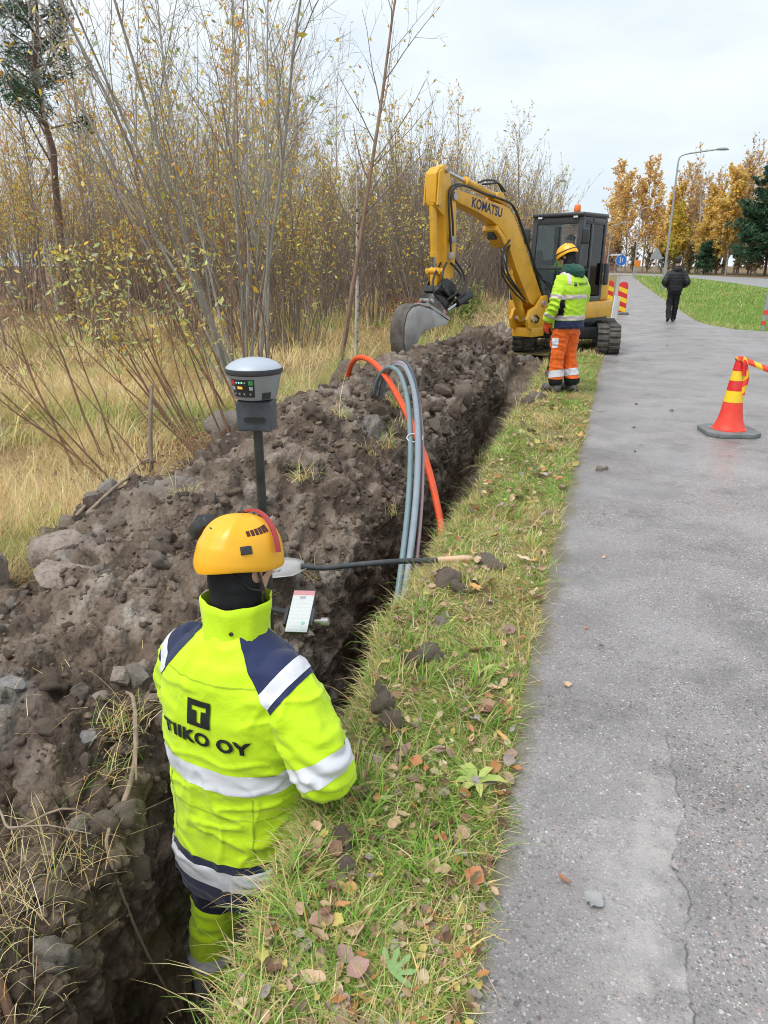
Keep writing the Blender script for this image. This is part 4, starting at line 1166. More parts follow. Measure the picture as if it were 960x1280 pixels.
def balaclava(root, H, neck, mat=M_BLACKF, voxel=0.008):
    b = MB()
    ball(b, (0, -0.016, 0.035), 0.088, 0.106, 0.10, H); ball(b, (0, -0.022, -0.03), 0.086, 0.080, 0.075, H)
    limb(b, [H @ Vector((0, -0.015, -0.05)), Vector(neck)], [0.080, 0.070], 18, 3)
    wr = lambda co: 0.006 * (fbm(co * np.array([1, 1, 3.0]), 0.05, 3, 3) - 0.5) * 2
    return blob('balaclava', b, voxel, 2, mat, root, wr)

def torso_wrinkle(seed, amp, elbow=None, calm=None):
    def f(co):
        n1 = fbm(co * np.array([1.0, 1.0, 2.2]), 0.13, 3, seed) - 0.5
        rid = 1 - np.abs(fbm(co * np.array([0.9, 0.9, 2.4]) + 0.5 * n1[:, None] * 0.1, 0.17, 2, seed + 9) - 0.5) * 7
        rid2 = 1 - np.abs(fbm(co * np.array([2.2, 2.2, 0.9]), 0.22, 2, seed + 19) - 0.5) * 9
        d = amp * (n1 * 1.5 + 1.0 * np.clip(rid, 0, 1) ** 2 + 0.8 * np.clip(rid2, 0, 1) ** 2)
        if calm is not None: d = d * (1 - 0.75 * np.exp(-((co[:, 0] - calm[0]) / 0.17) ** 4 - ((co[:, 2] - calm[1]) / 0.11) ** 4) * (co[:, 1] < 0))
        if elbow is not None:
            for e in elbow:
                r = np.linalg.norm(co - np.array(e), axis=1)
                d = d + amp * 1.6 * np.exp(-(r / 0.13) ** 2) * np.sin((co[:, 2] * 0.8 + co[:, 0] * 0.5 + 0.02 * n1) * 2 * PI / 0.05)
        return d
    return f

# ------------------------------------------------------------------ worker in the trench (seen from behind)
W1 = empty('person', (-1.0, 1.67, -0.95), R(-9), 'worker in bright yellow hi-vis jacket and yellow helmet standing in the trench, back turned', 'person')
H1 = head_matrix((0.005, 0.058, 1.700), -16, -12)
b = MB()
add_head(b, H1)
limb(b, [(0.0, -0.01, 1.45), (0.0, 0.015, 1.55), H1 @ Vector((0, -0.02, -0.06))], [0.07, 0.058, 0.06], 16, 4)
b.add(*ring_loft([(0, 0, 0.86, 0.13, 0.09), (0, 0, 0.98, 0.16, 0.11), (0, 0.0, 1.10, 0.14, 0.10), (0, 0, 1.3, 0.165, 0.11), (0, -0.01, 1.42, 0.15, 0.09), (0, -0.01, 1.48, 0.08, 0.06)]))
limb(b, [(0.17, -0.01, 1.42), (0.31, -0.03, 1.16), (0.16, 0.17, 1.10), (0.06, 0.26, 1.13)], [0.055, 0.045, 0.036, 0.030])
limb(b, [(-0.17, -0.01, 1.42), (-0.24, 0.05, 1.16), (-0.13, 0.22, 1.14), (-0.08, 0.28, 1.18)], [0.055, 0.045, 0.036, 0.030])
limb(b, [(0.09, 0, 0.92), (0.10, 0.02, 0.50), (0.10, -0.01, 0.09)], [0.085, 0.058, 0.042]); limb(b, [(0.10, -0.03, 0.05), (0.11, 0.15, 0.035)], [0.04, 0.035])
limb(b, [(-0.09, 0, 0.92), (-0.13, -0.02, 0.50), (-0.19, -0.06, 0.09)], [0.085, 0.058, 0.042]); limb(b, [(-0.19, -0.08, 0.05), (-0.20, 0.10, 0.035)], [0.04, 0.035])
body = blob('body', b, 0.012, 2, M_SKIN, W1)
face_bits(W1, H1, body)
balaclava(W1, H1, (0, 0.018, 1.50))
helmet(W1, H1, True)
# jacket
b = MB()
b.add(*ring_loft([(-0.01, -0.01, 0.60, 0.220, 0.160), (-0.01, -0.015, 0.66, 0.230, 0.170), (-0.005, -0.02, 0.75, 0.228, 0.172), (0, -0.02, 0.90, 0.222, 0.165), (0, -0.02, 1.05, 0.222, 0.160), (0, -0.018, 1.18, 0.230, 0.160), (0, -0.015, 1.30, 0.238, 0.155), (0, -0.01, 1.40, 0.222, 0.140), (0, -0.005, 1.455, 0.185, 0.118), (0, 0.0, 1.50, 0.12, 0.095), (0, 0.005, 1.53, 0.085, 0.08)], 40))
limb(b, [(0.165, -0.01, 1.405), (0.235, -0.02, 1.31), (0.325, -0.035, 1.16), (0.255, 0.07, 1.09), (0.15, 0.18, 1.09), (0.085, 0.24, 1.12)], [0.088, 0.097, 0.088, 0.080, 0.066, 0.058], 18)
limb(b, [(-0.165, 0.0, 1.405), (-0.225, 0.02, 1.31), (-0.250, 0.06, 1.15), (-0.20, 0.15, 1.12), (-0.13, 0.22, 1.14), (-0.095, 0.26, 1.17)], [0.088, 0.090, 0.080, 0.074, 0.062, 0.056], 18)
jk = blob('jacket', b, 0.0070, 3, M_HIVIS, W1, torso_wrinkle(5, 0.0075, [(0.33, -0.03, 1.15), (-0.26, 0.06, 1.15)], (0.0, 1.27)))
tors = lambda c: (c.x / 0.262) ** 2 + ((c.y + 0.02) / 0.21) ** 2 < 1.0
shell(jk, 'reflective_band', M_REFL, jk, [((0, 0, 1.072), (0, 0.03, 1)), ((0, 0, 1.140), (0, -0.03, -1))], 0.002, tors)
shell(jk, 'hem_panel', M_NAVY_D, jk, [((0, 0, 0.40), (0, 0, 1)), ((0, 0, 0.832), (0.10, 0.16, -1))], 0.002, lambda c: c.z < 0.9)
shell(jk, 'hem_band', M_REFL, jk, [((0, 0, 0.728), (-0.10, -0.16, 1)), ((0, 0, 0.808), (0.10, 0.16, -1))], 0.0045, lambda c: c.z < 0.9)
for s in (-1, 1):
    A = ((s * 0.075, 0, 1.525), (s * 0.17, 0, 0.13)); Bn = ((s * 0.285, 0, 1.46), (-s * 0.12, 0, 0.085))
    top = lambda c: c.z > 1.3
    sp = shell(jk, 'shoulder_panel', M_NAVY, jk, [A, Bn], 0.002, top)
    nb = Vector(Bn[1]).normalized()
    shell(jk, 'shoulder_band', M_REFL, jk, [A, (Vector(Bn[0]) + nb * 0.016, nb), (Vector(Bn[0]) + nb * 0.062, -nb)], 0.004, top)
ax = (Vector((0.325, -0.035, 1.16)) - Vector((0.235, -0.02, 1.31))).normalized()
c0 = Vector((0.325, -0.035, 1.16)) + ax * 0.005
shell(jk, 'sleeve_band', M_REFL, jk, [(c0 - ax * 0.05, ax), (c0 + ax * 0.022, -ax)], 0.002, lambda c: c.x > 0.245 or (c.x > 0.225 and c.y > 0.02))
# stand-up collar
v = []; f = []; n = 40; rows = [(1.475, 0.112, 0.104), (1.51, 0.104, 0.098), (1.545, 0.103, 0.098), (1.59, 0.106, 0.101), (1.612, 0.108, 0.103), (1.615, 0.103, 0.098), (1.56, 0.097, 0.092), (1.50, 0.095, 0.09)]
for (z, a, b_) in rows:
    for k in range(n):
        t = 2 * PI * k / n; wv = 0.004 * math.sin(5 * t + z * 40) + 0.003 * math.sin(9 * t)
        gap = max(0, math.sin(t)) ** 3 * 0.03
        v.append(((a + wv) * math.cos(t), (b_ + wv) * math.sin(t) + 0.010 + 0.22 * (z - 1.50), z - gap * (z - 1.5) * 6 * 0.5))
for i in range(len(rows) - 1):
    for k in range(n):
        p, q = i * n + k, i * n + (k + 1) % n; f.append((p, q, q + n, p + n))
b = MB(); b.add(v, f); col = b.build('collar', M_HIVIS, W1, smooth=R(80))
for t in (-128, -62):
    b = MB(); a = R(t); Mx = Matrix.Translation((0.1065 * math.cos(a), 0.1015 * math.sin(a) + 0.023, 1.545)) @ Matrix.Rotation(a, 4, 'Z') @ Matrix.Rotation(R(90), 4, 'Y')
    b.lathe([(0.006, -0.002), (0.0065, 0.002), (0.004, 0.0035)], 12, Mx); b.build('snap_button', M_PLASTIC_B, col)
# chest logo on the back: conform to cloth
def conform(v, f, src, name, mat, parent, origin, cell=0.012, off=0.004, M=None):
    """flat artwork (x right, z up) projected forward onto the garment"""
    bm = bmesh.new(); vs = [bm.verts.new(p) for p in v]
    for q in f:
        try: bm.faces.new([vs[i] for i in q])
        except ValueError: pass
    xs_ = [p[0] for p in v]; zs_ = [p[2] for p in v]
    x = min(xs_)
    while x < max(xs_):
        x += cell; bmesh.ops.bisect_plane(bm, geom=bm.verts[:] + bm.edges[:] + bm.faces[:], plane_co=(x, 0, 0), plane_no=(1, 0, 0))
    z = min(zs_)
    while z < max(zs_):
        z += cell; bmesh.ops.bisect_plane(bm, geom=bm.verts[:] + bm.edges[:] + bm.faces[:], plane_co=(0, 0, z), plane_no=(0, 0, 1))
    t = bmesh.new(); t.from_mesh(src.data); bvh = BVHTree.FromBMesh(t); t.free()
    for q in bm.verts:
        p = Vector((q.co.x + origin[0], origin[1], q.co.z + origin[2])); h = bvh.ray_cast(p, Vector((0, 1, 0)))
        q.co = (h[0] + h[1] * off) if h[0] is not None else p
    me = bpy.data.meshes.new(name); bm.to_mesh(me); bm.free(); me.materials.append(mat); me.shade_smooth()
    return link(bpy.data.objects.new(name, me), parent)
M_SEAM = pmat('stitched_seam', (0.36, 0.54, 0.015), (0.30, 0.46, 0.012), 30, 0.8)
M_PRINT = pmat('black_print', (0.012, 0.016, 0.014), (0.02, 0.024, 0.02), 20, 0.5)
def rects(lst): 
    v = []; f = []
    for (x0, z0, x1, z1) in lst:
        o = len(v); v += [(x0, 0, z0), (x1, 0, z0), (x1, 0, z1), (x0, 0, z1)]; f.append((o, o + 1, o + 2, o + 3))
    return v, f
S = 0.041
sq = [(-S, -S, -0.012, S), (0.012, -S, S, S), (-0.012, -S, 0.012, -0.028), (-0.012, 0.027, 0.012, S)]
# square badge with a T knocked out: built from its black pieces
sq = rects([(-S, 0.022, S, S), (-S, -S, -0.007, 0.008), (0.009, -S, S, 0.008), (-S, 0.008, -0.026, 0.022), (0.026, 0.008, S, 0.022), (-0.007, -S, 0.009, -0.028)])
for zz in (0.985, 1.415):
    shell(jk, 'seam', M_SEAM, jk, [((0, 0, zz), (0, 0, 1)), ((0, 0, zz + 0.0035), (0, 0, -1))], 0.0016, tors)
for sx_ in (-1, 1):
    shell(jk, 'side_seam', M_SEAM, jk, [((sx_ * 0.150, 0, 1), (sx_, 0, 0)), ((sx_ * 0.1535, 0, 1), (-sx_, 0, 0)), ((0, 0, 0.84), (0, 0, 1)), ((0, 0, 1.065), (0, 0, -1))], 0.0016, lambda c: c.y < 0)
conform(*sq, jk, 'logo_badge', M_PRINT, jk, (-0.008, -0.6, 1.322))
v, f = text_geo('TIIKO OY', 0.055, 0.0026, 0.0, 1.22, 1.08)
v = [(x, 0, y) for x, y, _ in v]
conform(v, f, jk, 'lettering', M_PRINT, jk, (0.0, -0.6, 1.240), 0.010, 0.005)
# trousers and boots
b = MB()
b.add(*ring_loft([(0, -0.005, 0.62, 0.17, 0.13), (0, -0.005, 0.78, 0.185, 0.14), (0, 0, 0.92, 0.175, 0.13), (0, 0, 1.02, 0.16, 0.12)]))
limb(b, [(0.09, 0, 0.86), (0.10, 0.02, 0.50), (0.10, 0.0, 0.12)], [0.108, 0.085, 0.078]); limb(b, [(-0.09, 0, 0.86), (-0.13, -0.02, 0.50), (-0.19, -0.05, 0.12)], [0.108, 0.085, 0.076])
tr1 = blob('trousers', b, 0.011, 3, M_NAVY_D, W1, torso_wrinkle(15, 0.008))
shell(tr1, 'lower_leg_panel', M_HIVIS, tr1, [((0, 0, 0.0), (0, 0, 1)), ((0, 0, 0.44), (0, 0, -1))], 0.003)
for sg in (-1, 1): shell(tr1, 'leg_band', M_REFL, tr1, [((0, 0, 0.15), (0, 0, 1)), ((0, 0, 0.21), (0, 0, -1))], 0.005, lambda c: c.x * sg > 0)
for (x, y) in ((0.10, -0.01), (-0.195, -0.06)):
    b = MB(); limb(b, [(x, y - 0.04, 0.055), (x, y + 0.06, 0.05), (x, y + 0.15, 0.042)], [0.055, 0.052, 0.046]); limb(b, [(x, y - 0.01, 0.06), (x, y, 0.2)], [0.055, 0.06])
    bo = blob('boot', b, 0.010, 2, M_BOOT, W1)
b = MB(); add_hand(b, (0.07, 0.26, 1.13), (-0.6, 0.55, 0.25), (-0.5, -0.6, 0.3), 0.85, 1); blob('glove', b, 0.005, 1, M_GLOVE_B, W1)
b = MB(); add_hand(b, (-0.085, 0.275, 1.18), (0.1, 0.75, 0.35), (0.8, 0.1, -0.2), 0.9, -1); blob('glove', b, 0.005, 1, M_GLOVE_B, W1)

# ------------------------------------------------------------------ worker standing on the verge
W2 = empty('person', (-0.56, 9.55, 0.04), R(52), 'worker in yellow jacket and orange trousers standing on the verge before the excavator', 'person')
H2 = head_matrix((0.0, 0.085, 1.64), 12, -28)
b = MB(); add_head(b, H2)
limb(b, [(0, -0.01, 1.40), (0, 0.02, 1.49), H2 @ Vector((0, -0.02, -0.06))], [0.07, 0.06, 0.06], 14, 4)
b.add(*ring_loft([(0, 0, 0.84, 0.13, 0.09), (0, 0, 0.95, 0.16, 0.11), (0, 0, 1.25, 0.165, 0.11), (0, -0.01, 1.38, 0.15, 0.09), (0, -0.01, 1.44, 0.08, 0.06)]))
LA = [(-0.19, -0.01, 1.38), (-0.27, -0.03, 1.10), (-0.25, 0.10, 0.90)]; RA = [(0.19, -0.01, 1.38), (0.26, 0.04, 1.12), (0.10, 0.24, 1.06)]
for A in (LA, RA): limb(b, A, [0.055, 0.045, 0.033])
LL = [(-0.09, 0, 0.88), (-0.11, 0.03, 0.48), (-0.12, 0.01, 0.09)]; RL = [(0.09, 0, 0.88), (0.10, 0.02, 0.48), (0.11, -0.05, 0.09)]
for A in (LL, RL):
    limb(b, A, [0.085, 0.058, 0.045]); limb(b, [(A[2][0], A[2][1] - 0.03, 0.05), (A[2][0], A[2][1] + 0.15, 0.035)], [0.04, 0.035])
body = blob('body', b, 0.014, 2, M_SKIN, W2); face_bits(W2, H2, body)
balaclava(W2, H2, (0, 0.01, 1.46), voxel=0.012); helmet(W2, H2, False)
b = MB()
b.add(*ring_loft([(0, -0.005, 0.80, 0.215, 0.16), (0, -0.01, 0.95, 0.212, 0.16), (0, -0.015, 1.10, 0.215, 0.155), (0, -0.02, 1.25, 0.225, 0.152), (0, -0.02, 1.36, 0.212, 0.135), (0, -0.012, 1.42, 0.17, 0.112), (0, 0.0, 1.47, 0.10, 0.09)], 32))
limb(b, [(-0.175, -0.01, 1.355), (-0.235, -0.03, 1.22), (-0.275, -0.03, 1.08), (-0.265, 0.05, 0.97), (-0.252, 0.09, 0.91)], [0.084, 0.082, 0.074, 0.066, 0.062], 16)
limb(b, [(0.175, -0.01, 1.355), (0.245, 0.0, 1.22), (0.265, 0.05, 1.10), (0.17, 0.18, 1.07), (0.11, 0.23, 1.06)], [0.084, 0.082, 0.074, 0.066, 0.06], 16)
j2 = blob('jacket', b, 0.011, 4, M_HIVIS2, W2, torso_wrinkle(25, 0.010, [(-0.27, -0.03, 1.08)], (0.0, 1.32)))
tors = lambda c: (c.x / 0.25) ** 2 + ((c.y + 0.015) / 0.20) ** 2 < 1.0 and not (c.x < -0.185 and c.z < 1.3 and c.y > 0.02)
shell(j2, 'hem_panel', M_NAVY, j2, [((0, 0, 0.7), (0, 0, 1)), ((0, 0, 0.895), (0, 0, -1))], 0.003, tors)
shell(j2, 'hem_band', M_REFL_P, j2, [((0, 0, 0.900), (0, 0, 1)), ((0, 0, 0.955), (0, 0, -1))], 0.003, tors)
shell(j2, 'chest_band', M_REFL_P, j2, [((0, 0, 1.155), (0, 0, 1)), ((0, 0, 1.205), (0, 0, -1))], 0.003, lambda c: (c.x / 0.25) ** 2 + ((c.y + 0.015) / 0.2) ** 2 < 1.0 and abs(c.x) < 0.205)
shell(j2, 'sleeve_band', M_REFL_P, j2, [((-0.25, 0, 1.150), (0.2, 0, 1)), ((-0.25, 0, 1.200), (-0.2, 0, -1))], 0.003, lambda c: c.x < -0.20)
shell(j2, 'cuff_band', M_REFL_P, j2, [((-0.26, 0.06, 0.945), (0, -0.5, 1)), ((-0.265, 0.05, 0.99), (0, 0.5, -1))], 0.003, lambda c: c.x < -0.185 and c.y > -0.03)
shell(j2, 'sleeve_panel', M_BLACKF, j2, [((-0.235, -0.02, 1.0), (1, -0.55, 0.0)), ((0, 0, 0.93), (0, 0, 1)), ((0, 0, 1.145), (0, 0, -1))], 0.002, lambda c: c.x < -0.19 and c.x + 0.5 * c.z > -0.2 - 9)
for s in (-1, 1): shell(j2, 'shoulder_band', M_REFL_P, j2, [((s * 0.12, 0, 1.4), (s, 0, 0.35)), ((s * 0.165, 0, 1.4), (-s, 0, -0.35))], 0.003, lambda c: c.z > 1.33)
v, f = rects([(-0.022, -0.022, 0.022, 0.008), (-0.022, 0.016, 0.022, 0.022)]); conform(v, f, j2, 'logo_badge', M_PRINT, j2, (-0.085, -0.6, 1.325), 0.02)
v, f = text_geo('TIIKO OY', 0.042, 0.001, 0.0, 1.1); v = [(x, 0, y) for x, y, _ in v]; conform(v, f, j2, 'lettering', M_PRINT, j2, (0.06, -0.6, 1.325), 0.03)
b = MB()   # dark green hood lying on the neck
b.add(*ring_loft([(0, -0.03, 1.415, 0.12, 0.105), (0, -0.035, 1.46, 0.125, 0.11), (0, -0.02, 1.52, 0.11, 0.105), (0, 0.0, 1.56, 0.09, 0.09)])); ball(b, (0, -0.10, 1.46), 0.10, 0.055, 0.075)
blob('hood', b, 0.012, 3, M_GREENH, W2, torso_wrinkle(28, 0.012))
b = MB(); b.add(*ring_loft([(0, 0, 0.74, 0.165, 0.13), (0, 0, 0.84, 0.175, 0.135), (0, 0, 0.95, 0.16, 0.12)]))
limb(b, [(-0.085, 0, 0.84), (-0.11, 0.03, 0.48), (-0.12, 0.01, 0.14)], [0.112, 0.092, 0.088]); limb(b, [(0.085, 0, 0.84), (0.10, 0.02, 0.48), (0.11, -0.05, 0.14)], [0.112, 0.092, 0.088])
t2 = blob('trousers', b, 0.012, 3, M_ORANGE_F, W2, torso_wrinkle(35, 0.015))
shell(t2, 'ankle_panel', M_BLACKF, t2, [((0, 0, 0.0), (0, 0, 1)), ((0, 0, 0.165), (0, 0, -1))], 0.003)
shell(t2, 'ankle_band', M_REFL, t2, [((0, 0, 0.185), (0, 0.2, 1)), ((0, 0, 0.275), (0, -0.2, -1))], 0.004)
shell(t2, 'shin_panel', M_BLACKF, t2, [((0, 0.062, 0.3), (0, 1, 0.05)), ((0, 0, 0.17), (0, 0, 1)), ((0, 0, 0.56), (0, 0, -1))], 0.003)
shell(t2, 'thigh_patch', M_REFL, t2, [((0, -0.045, 0), (0, 1, 0)), ((0, 0.03, 0), (0, -1, 0)), ((0, 0, 0.56), (0, 0, 1)), ((0, 0, 0.68), (0, 0, -1))], 0.004, lambda c: c.x < -0.12)
for A in (LL, RL):
    x, y = A[2][0], A[2][1]
    b = MB(); limb(b, [(x, y - 0.04, 0.055), (x, y + 0.07, 0.05), (x, y + 0.17, 0.042)], [0.055, 0.052, 0.046]); limb(b, [(x, y - 0.01, 0.06), (x, y, 0.2)], [0.055, 0.062])
    bo = blob('boot', b, 0.011, 2, M_BOOT, W2)
    b = MB(); b.slab([(x - 0.05, y - 0.09), (x + 0.05, y - 0.09), (x + 0.056, y + 0.1), (x + 0.035, y + 0.21), (x - 0.035, y + 0.21), (x - 0.056, y + 0.1)], -0.012, 0.022); b.build('sole', M_SHOE, bo, bevel=0.006)
b = MB(); add_hand(b, (-0.25, 0.105, 0.885), (0.05, 0.25, -1), (0.9, 0.2, 0), 0.45, -1, 1.12); limb(b, [(-0.252, 0.095, 0.92), (-0.25, 0.11, 0.87)], [0.042, 0.036]); blob('glove', b, 0.006, 1, M_GLOVE_O, W2)
b = MB(); add_hand(b, (0.095, 0.245, 1.06), (-0.8, 0.5, -0.1), (-0.3, -0.6, -0.6), 0.5, 1, 1.12); blob('glove', b, 0.006, 1, M_GLOVE_O, W2)

# ------------------------------------------------------------------ pedestrian walking away
W3 = empty('person', (1.58, 22.8, 0.012), R(4), 'pedestrian in black padded jacket and black trousers walking away along the path', 'person')
H3 = head_matrix((0.01, 0.05, 1.66), -25, -6)
b = MB(); add_head(b, H3); limb(b, [(0, 0, 1.40), (0, 0.02, 1.5), H3 @ Vector((0, -0.02, -0.06))], [0.065, 0.055, 0.058], 14, 4)
b.add(*ring_loft([(0, 0, 0.86, 0.13, 0.09), (0, 0, 0.95, 0.15, 0.10), (0, 0, 1.25, 0.16, 0.105), (0, -0.01, 1.38, 0.145, 0.09), (0, -0.01, 1.44, 0.07, 0.06)]))
LL = [(-0.08, 0, 0.90), (-0.095, 0.02, 0.50), (-0.11, -0.20, 0.16)]; RL = [(0.08, 0, 0.90), (0.085, 0.08, 0.49), (0.08, 0.16, 0.09)]
LA = [(-0.18, -0.01, 1.36), (-0.29, -0.09, 1.12), (-0.19, 0.10, 1.00)]; RA = [(0.18, -0.01, 1.36), (0.29, -0.09, 1.12), (0.19, 0.10, 1.00)]
for A in (LL, RL): limb(b, A, [0.08, 0.055, 0.042])
for A in (LA, RA): limb(b, A, [0.05, 0.042, 0.032])
body = blob('body', b, 0.016, 2, M_SKIN, W3); face_bits(W3, H3, body)
b = MB(); ball(b, (0, -0.018, 0.045), 0.083, 0.102, 0.098, H3); ball(b, (0, -0.045, 0.0), 0.076, 0.07, 0.075, H3); ball(b, (0.01, 0.05, 0.10), 0.06, 0.05, 0.035, H3)
blob('hair', b, 0.010, 1, M_HAIR, W3, lambda co: 0.010 * (fbm(co, 0.03, 2, 3) - 0.5))
b = MB()
b.add(*ring_loft([(0, 0, 0.84, 0.19, 0.145), (0, 0, 0.92, 0.21, 0.16), (0, 0, 1.05, 0.215, 0.165), (0, -0.01, 1.20, 0.228, 0.168), (0, -0.01, 1.33, 0.218, 0.15), (0, -0.01, 1.41, 0.17, 0.12), (0, 0, 1.48, 0.10, 0.095)], 30))
for s in (-1, 1): limb(b, [(s * 0.175, -0.01, 1.34), (s * 0.25, -0.05, 1.22), (s * 0.30, -0.09, 1.10), (s * 0.25, 0.02, 1.02), (s * 0.20, 0.09, 0.99)], [0.085, 0.086, 0.082, 0.070, 0.06], 16)
def puff(co): return 0.006 * np.abs(np.sin(co[:, 2] * PI / 0.085)) + 0.012 * (fbm(co, 0.08, 2, 44) - 0.5)
j3 = blob('jacket', b, 0.013, 3, M_BLACKJ, W3, puff)
b = MB(); ball(b, (0, -0.09, 1.44), 0.13, 0.075, 0.085); b.add(*ring_loft([(0, -0.01, 1.42, 0.12, 0.105), (0, 0, 1.5, 0.105, 0.10), (0, 0.01, 1.54, 0.09, 0.09)])); blob('hood', b, 0.013, 3, M_BLACKJ, W3, torso_wrinkle(48, 0.012))
b = MB(); b.add(*ring_loft([(0, 0, 0.78, 0.15, 0.12), (0, 0, 0.88, 0.165, 0.125), (0, 0, 0.96, 0.155, 0.12)]))
limb(b, [(-0.08, 0, 0.86), LL[1], LL[2]], [0.10, 0.078, 0.068]); limb(b, [(0.08, 0, 0.86), RL[1], RL[2]], [0.10, 0.078, 0.068])
blob('trousers', b, 0.013, 3, M_BLACKF, W3, torso_wrinkle(52, 0.012))
b = MB(); limb(b, [(-0.11, -0.25, 0.15), (-0.11, -0.17, 0.085), (-0.11, -0.10, 0.04)], [0.042, 0.045, 0.036]); blob('shoe', b, 0.010, 1, M_SHOE, W3)
b = MB(); limb(b, [(0.08, 0.12, 0.05), (0.08, 0.23, 0.048), (0.08, 0.31, 0.036)], [0.045, 0.045, 0.036]); blob('shoe', b, 0.010, 1, M_SHOE, W3)

# ------------------------------------------------------------------ operator sitting in the cab
ca, sa = math.cos(R(245)), math.sin(R(245))
ox, oy = 0.40, 0.06
W4 = empty('person', (-0.80 + ox * ca - oy * sa, 15.1 + ox * sa + oy * ca, 0.965), R(155), 'excavator operator in hi-vis yellow jacket sitting inside the cab', 'person')
H4 = head_matrix((0.0, 0.02, 1.02), 10, -8)
b = MB(); add_head(b, H4); limb(b, [(0, -0.03, 0.78), H4 @ Vector((0, -0.02, -0.06))], [0.06, 0.058], 12, 3)
b.add(*ring_loft([(0, -0.03, 0.34, 0.16, 0.11), (0, -0.04, 0.60, 0.16, 0.11), (0, -0.05, 0.76, 0.14, 0.09), (0, -0.05, 0.82, 0.07, 0.06)]))
LA = [(-0.19, -0.04, 0.74), (-0.27, 0.02, 0.52), (-0.31, 0.24, 0.54)]; RA = [(0.19, -0.04, 0.74), (0.28, 0.02, 0.52), (0.32, 0.24, 0.54)]
for A in (LA, RA): limb(b, A, [0.055, 0.045, 0.034])
for s in (-1, 1):
    limb(b, [(s * 0.09, 0.0, 0.38), (s * 0.11, 0.36, 0.40), (s * 0.11, 0.46, 0.06)], [0.085, 0.058, 0.042]); limb(b, [(s * 0.11, 0.44, 0.04), (s * 0.11, 0.54, 0.03)], [0.035, 0.03])
body = blob('body', b, 0.016, 2, M_SKIN, W4); face_bits(W4, H4, body)
b = MB(); ball(b, (0, -0.018, 0.045), 0.083, 0.102, 0.098, H4); ball(b, (0, 0.08, 0.075), 0.07, 0.07, 0.018, H4); blob('cap', b, 0.012, 1, M_BLACKF, W4)
b = MB(); b.add(*ring_loft([(0, -0.02, 0.32, 0.19, 0.14), (0, -0.03, 0.55, 0.20, 0.145), (0, -0.045, 0.72, 0.19, 0.12), (0, -0.04, 0.80, 0.11, 0.09)]))
for A in (LA, RA): limb(b, A, [0.085, 0.07, 0.052])
j4 = blob('jacket', b, 0.014, 3, M_HIVIS2, W4, torso_wrinkle(61, 0.012))
shell(j4, 'chest_band', M_REFL_P, j4, [((0, 0, 0.52), (0, 0, 1)), ((0, 0, 0.57), (0, 0, -1))], 0.003, lambda c: abs(c.x) < 0.2)
b = MB()
for s in (-1, 1): limb(b, [(s * 0.085, 0.0, 0.38), (s * 0.11, 0.36, 0.41), (s * 0.11, 0.46, 0.10)], [0.10, 0.08, 0.07])
blob('trousers', b, 0.014, 3, M_NAVY_D, W4)
for s in (-1, 1):
    b = MB(); limb(b, [(s * 0.11, 0.43, 0.05), (s * 0.11, 0.56, 0.045)], [0.045, 0.042]); blob('boot', b, 0.012, 1, M_BOOT, W4)
    b = MB(); add_hand(b, (s * 0.31, 0.245, 0.545), (0, 1, -0.2), (0, -0.1, -1), 0.7, s); blob('hand', b, 0.007, 1, M_SKIN, W4)
# ------------------------------------------------------------------ cables and conduits rising out of the trench
def conduit_mat(name, c, c2=None, rough=0.4, stripe=None):
    m = Mat(name, rough)
    v = m.coord(); n = m.noise(v, 8, 5, 0.65); d = m.noise(v, 30, 4, 0.7)
    col = m.mix(m.ramp(n, [(0.35, 0.0), (0.7, 1.0)]), c, c2 or tuple(x * 0.8 for x in c))
    col = m.mix(m.ramp(d, [(0.60, 0.0), (0.75, 0.6)]), col, (0.22, 0.19, 0.16))
    m.set('Base Color', col); m.set('Roughness', m.ramp(d, [(0.3, rough - 0.08), (0.7, rough + 0.2)]))
    m.bump(d, 0.1, 0.003)
    return m.m
M_C_ORANGE = conduit_mat('orange_conduit', (0.82, 0.095, 0.020))
M_C_TEAL = conduit_mat('teal_grey_conduit', (0.17, 0.245, 0.265))
M_C_MAUVE = conduit_mat('mauve_conduit', (0.29, 0.20, 0.22))
M_C_DARK = conduit_mat('dark_blue_conduit', (0.055, 0.07, 0.095))
M_C_GREY = conduit_mat('blue_grey_conduit', (0.24, 0.285, 0.33))
M_C_WHITE = conduit_mat('pale_stripe', (0.62, 0.64, 0.66))
BUN = [(-1.02, 2.9, -0.93), (-1.0, 3.2, -0.72), (-0.996, 3.5, -0.291), (-1.021, 3.75, -0.059), (-1.106, 4.2, 0.193), (-1.232, 4.7, 0.438), (-1.394, 5.2, 0.654), (-1.564, 5.6, 0.773), (-1.712, 5.85, 0.793), (-1.844, 6.05, 0.73), (-1.95, 6.2, 0.60), (-2.02, 6.32, 0.44)]
def bundle(off):
    out = []
    n = len(BUN)
    for i, p in enumerate(BUN):
        t = i / (n - 1); w = off[0] + (off[1] - off[0]) * t
        out.append(Vector(p) + Vector((0.94, 0.34, 0)) * w + Vector((0, 0, off[2] * math.sin(PI * t))) + Vector((0, off[3], 0)))
    return spline(out, 6)
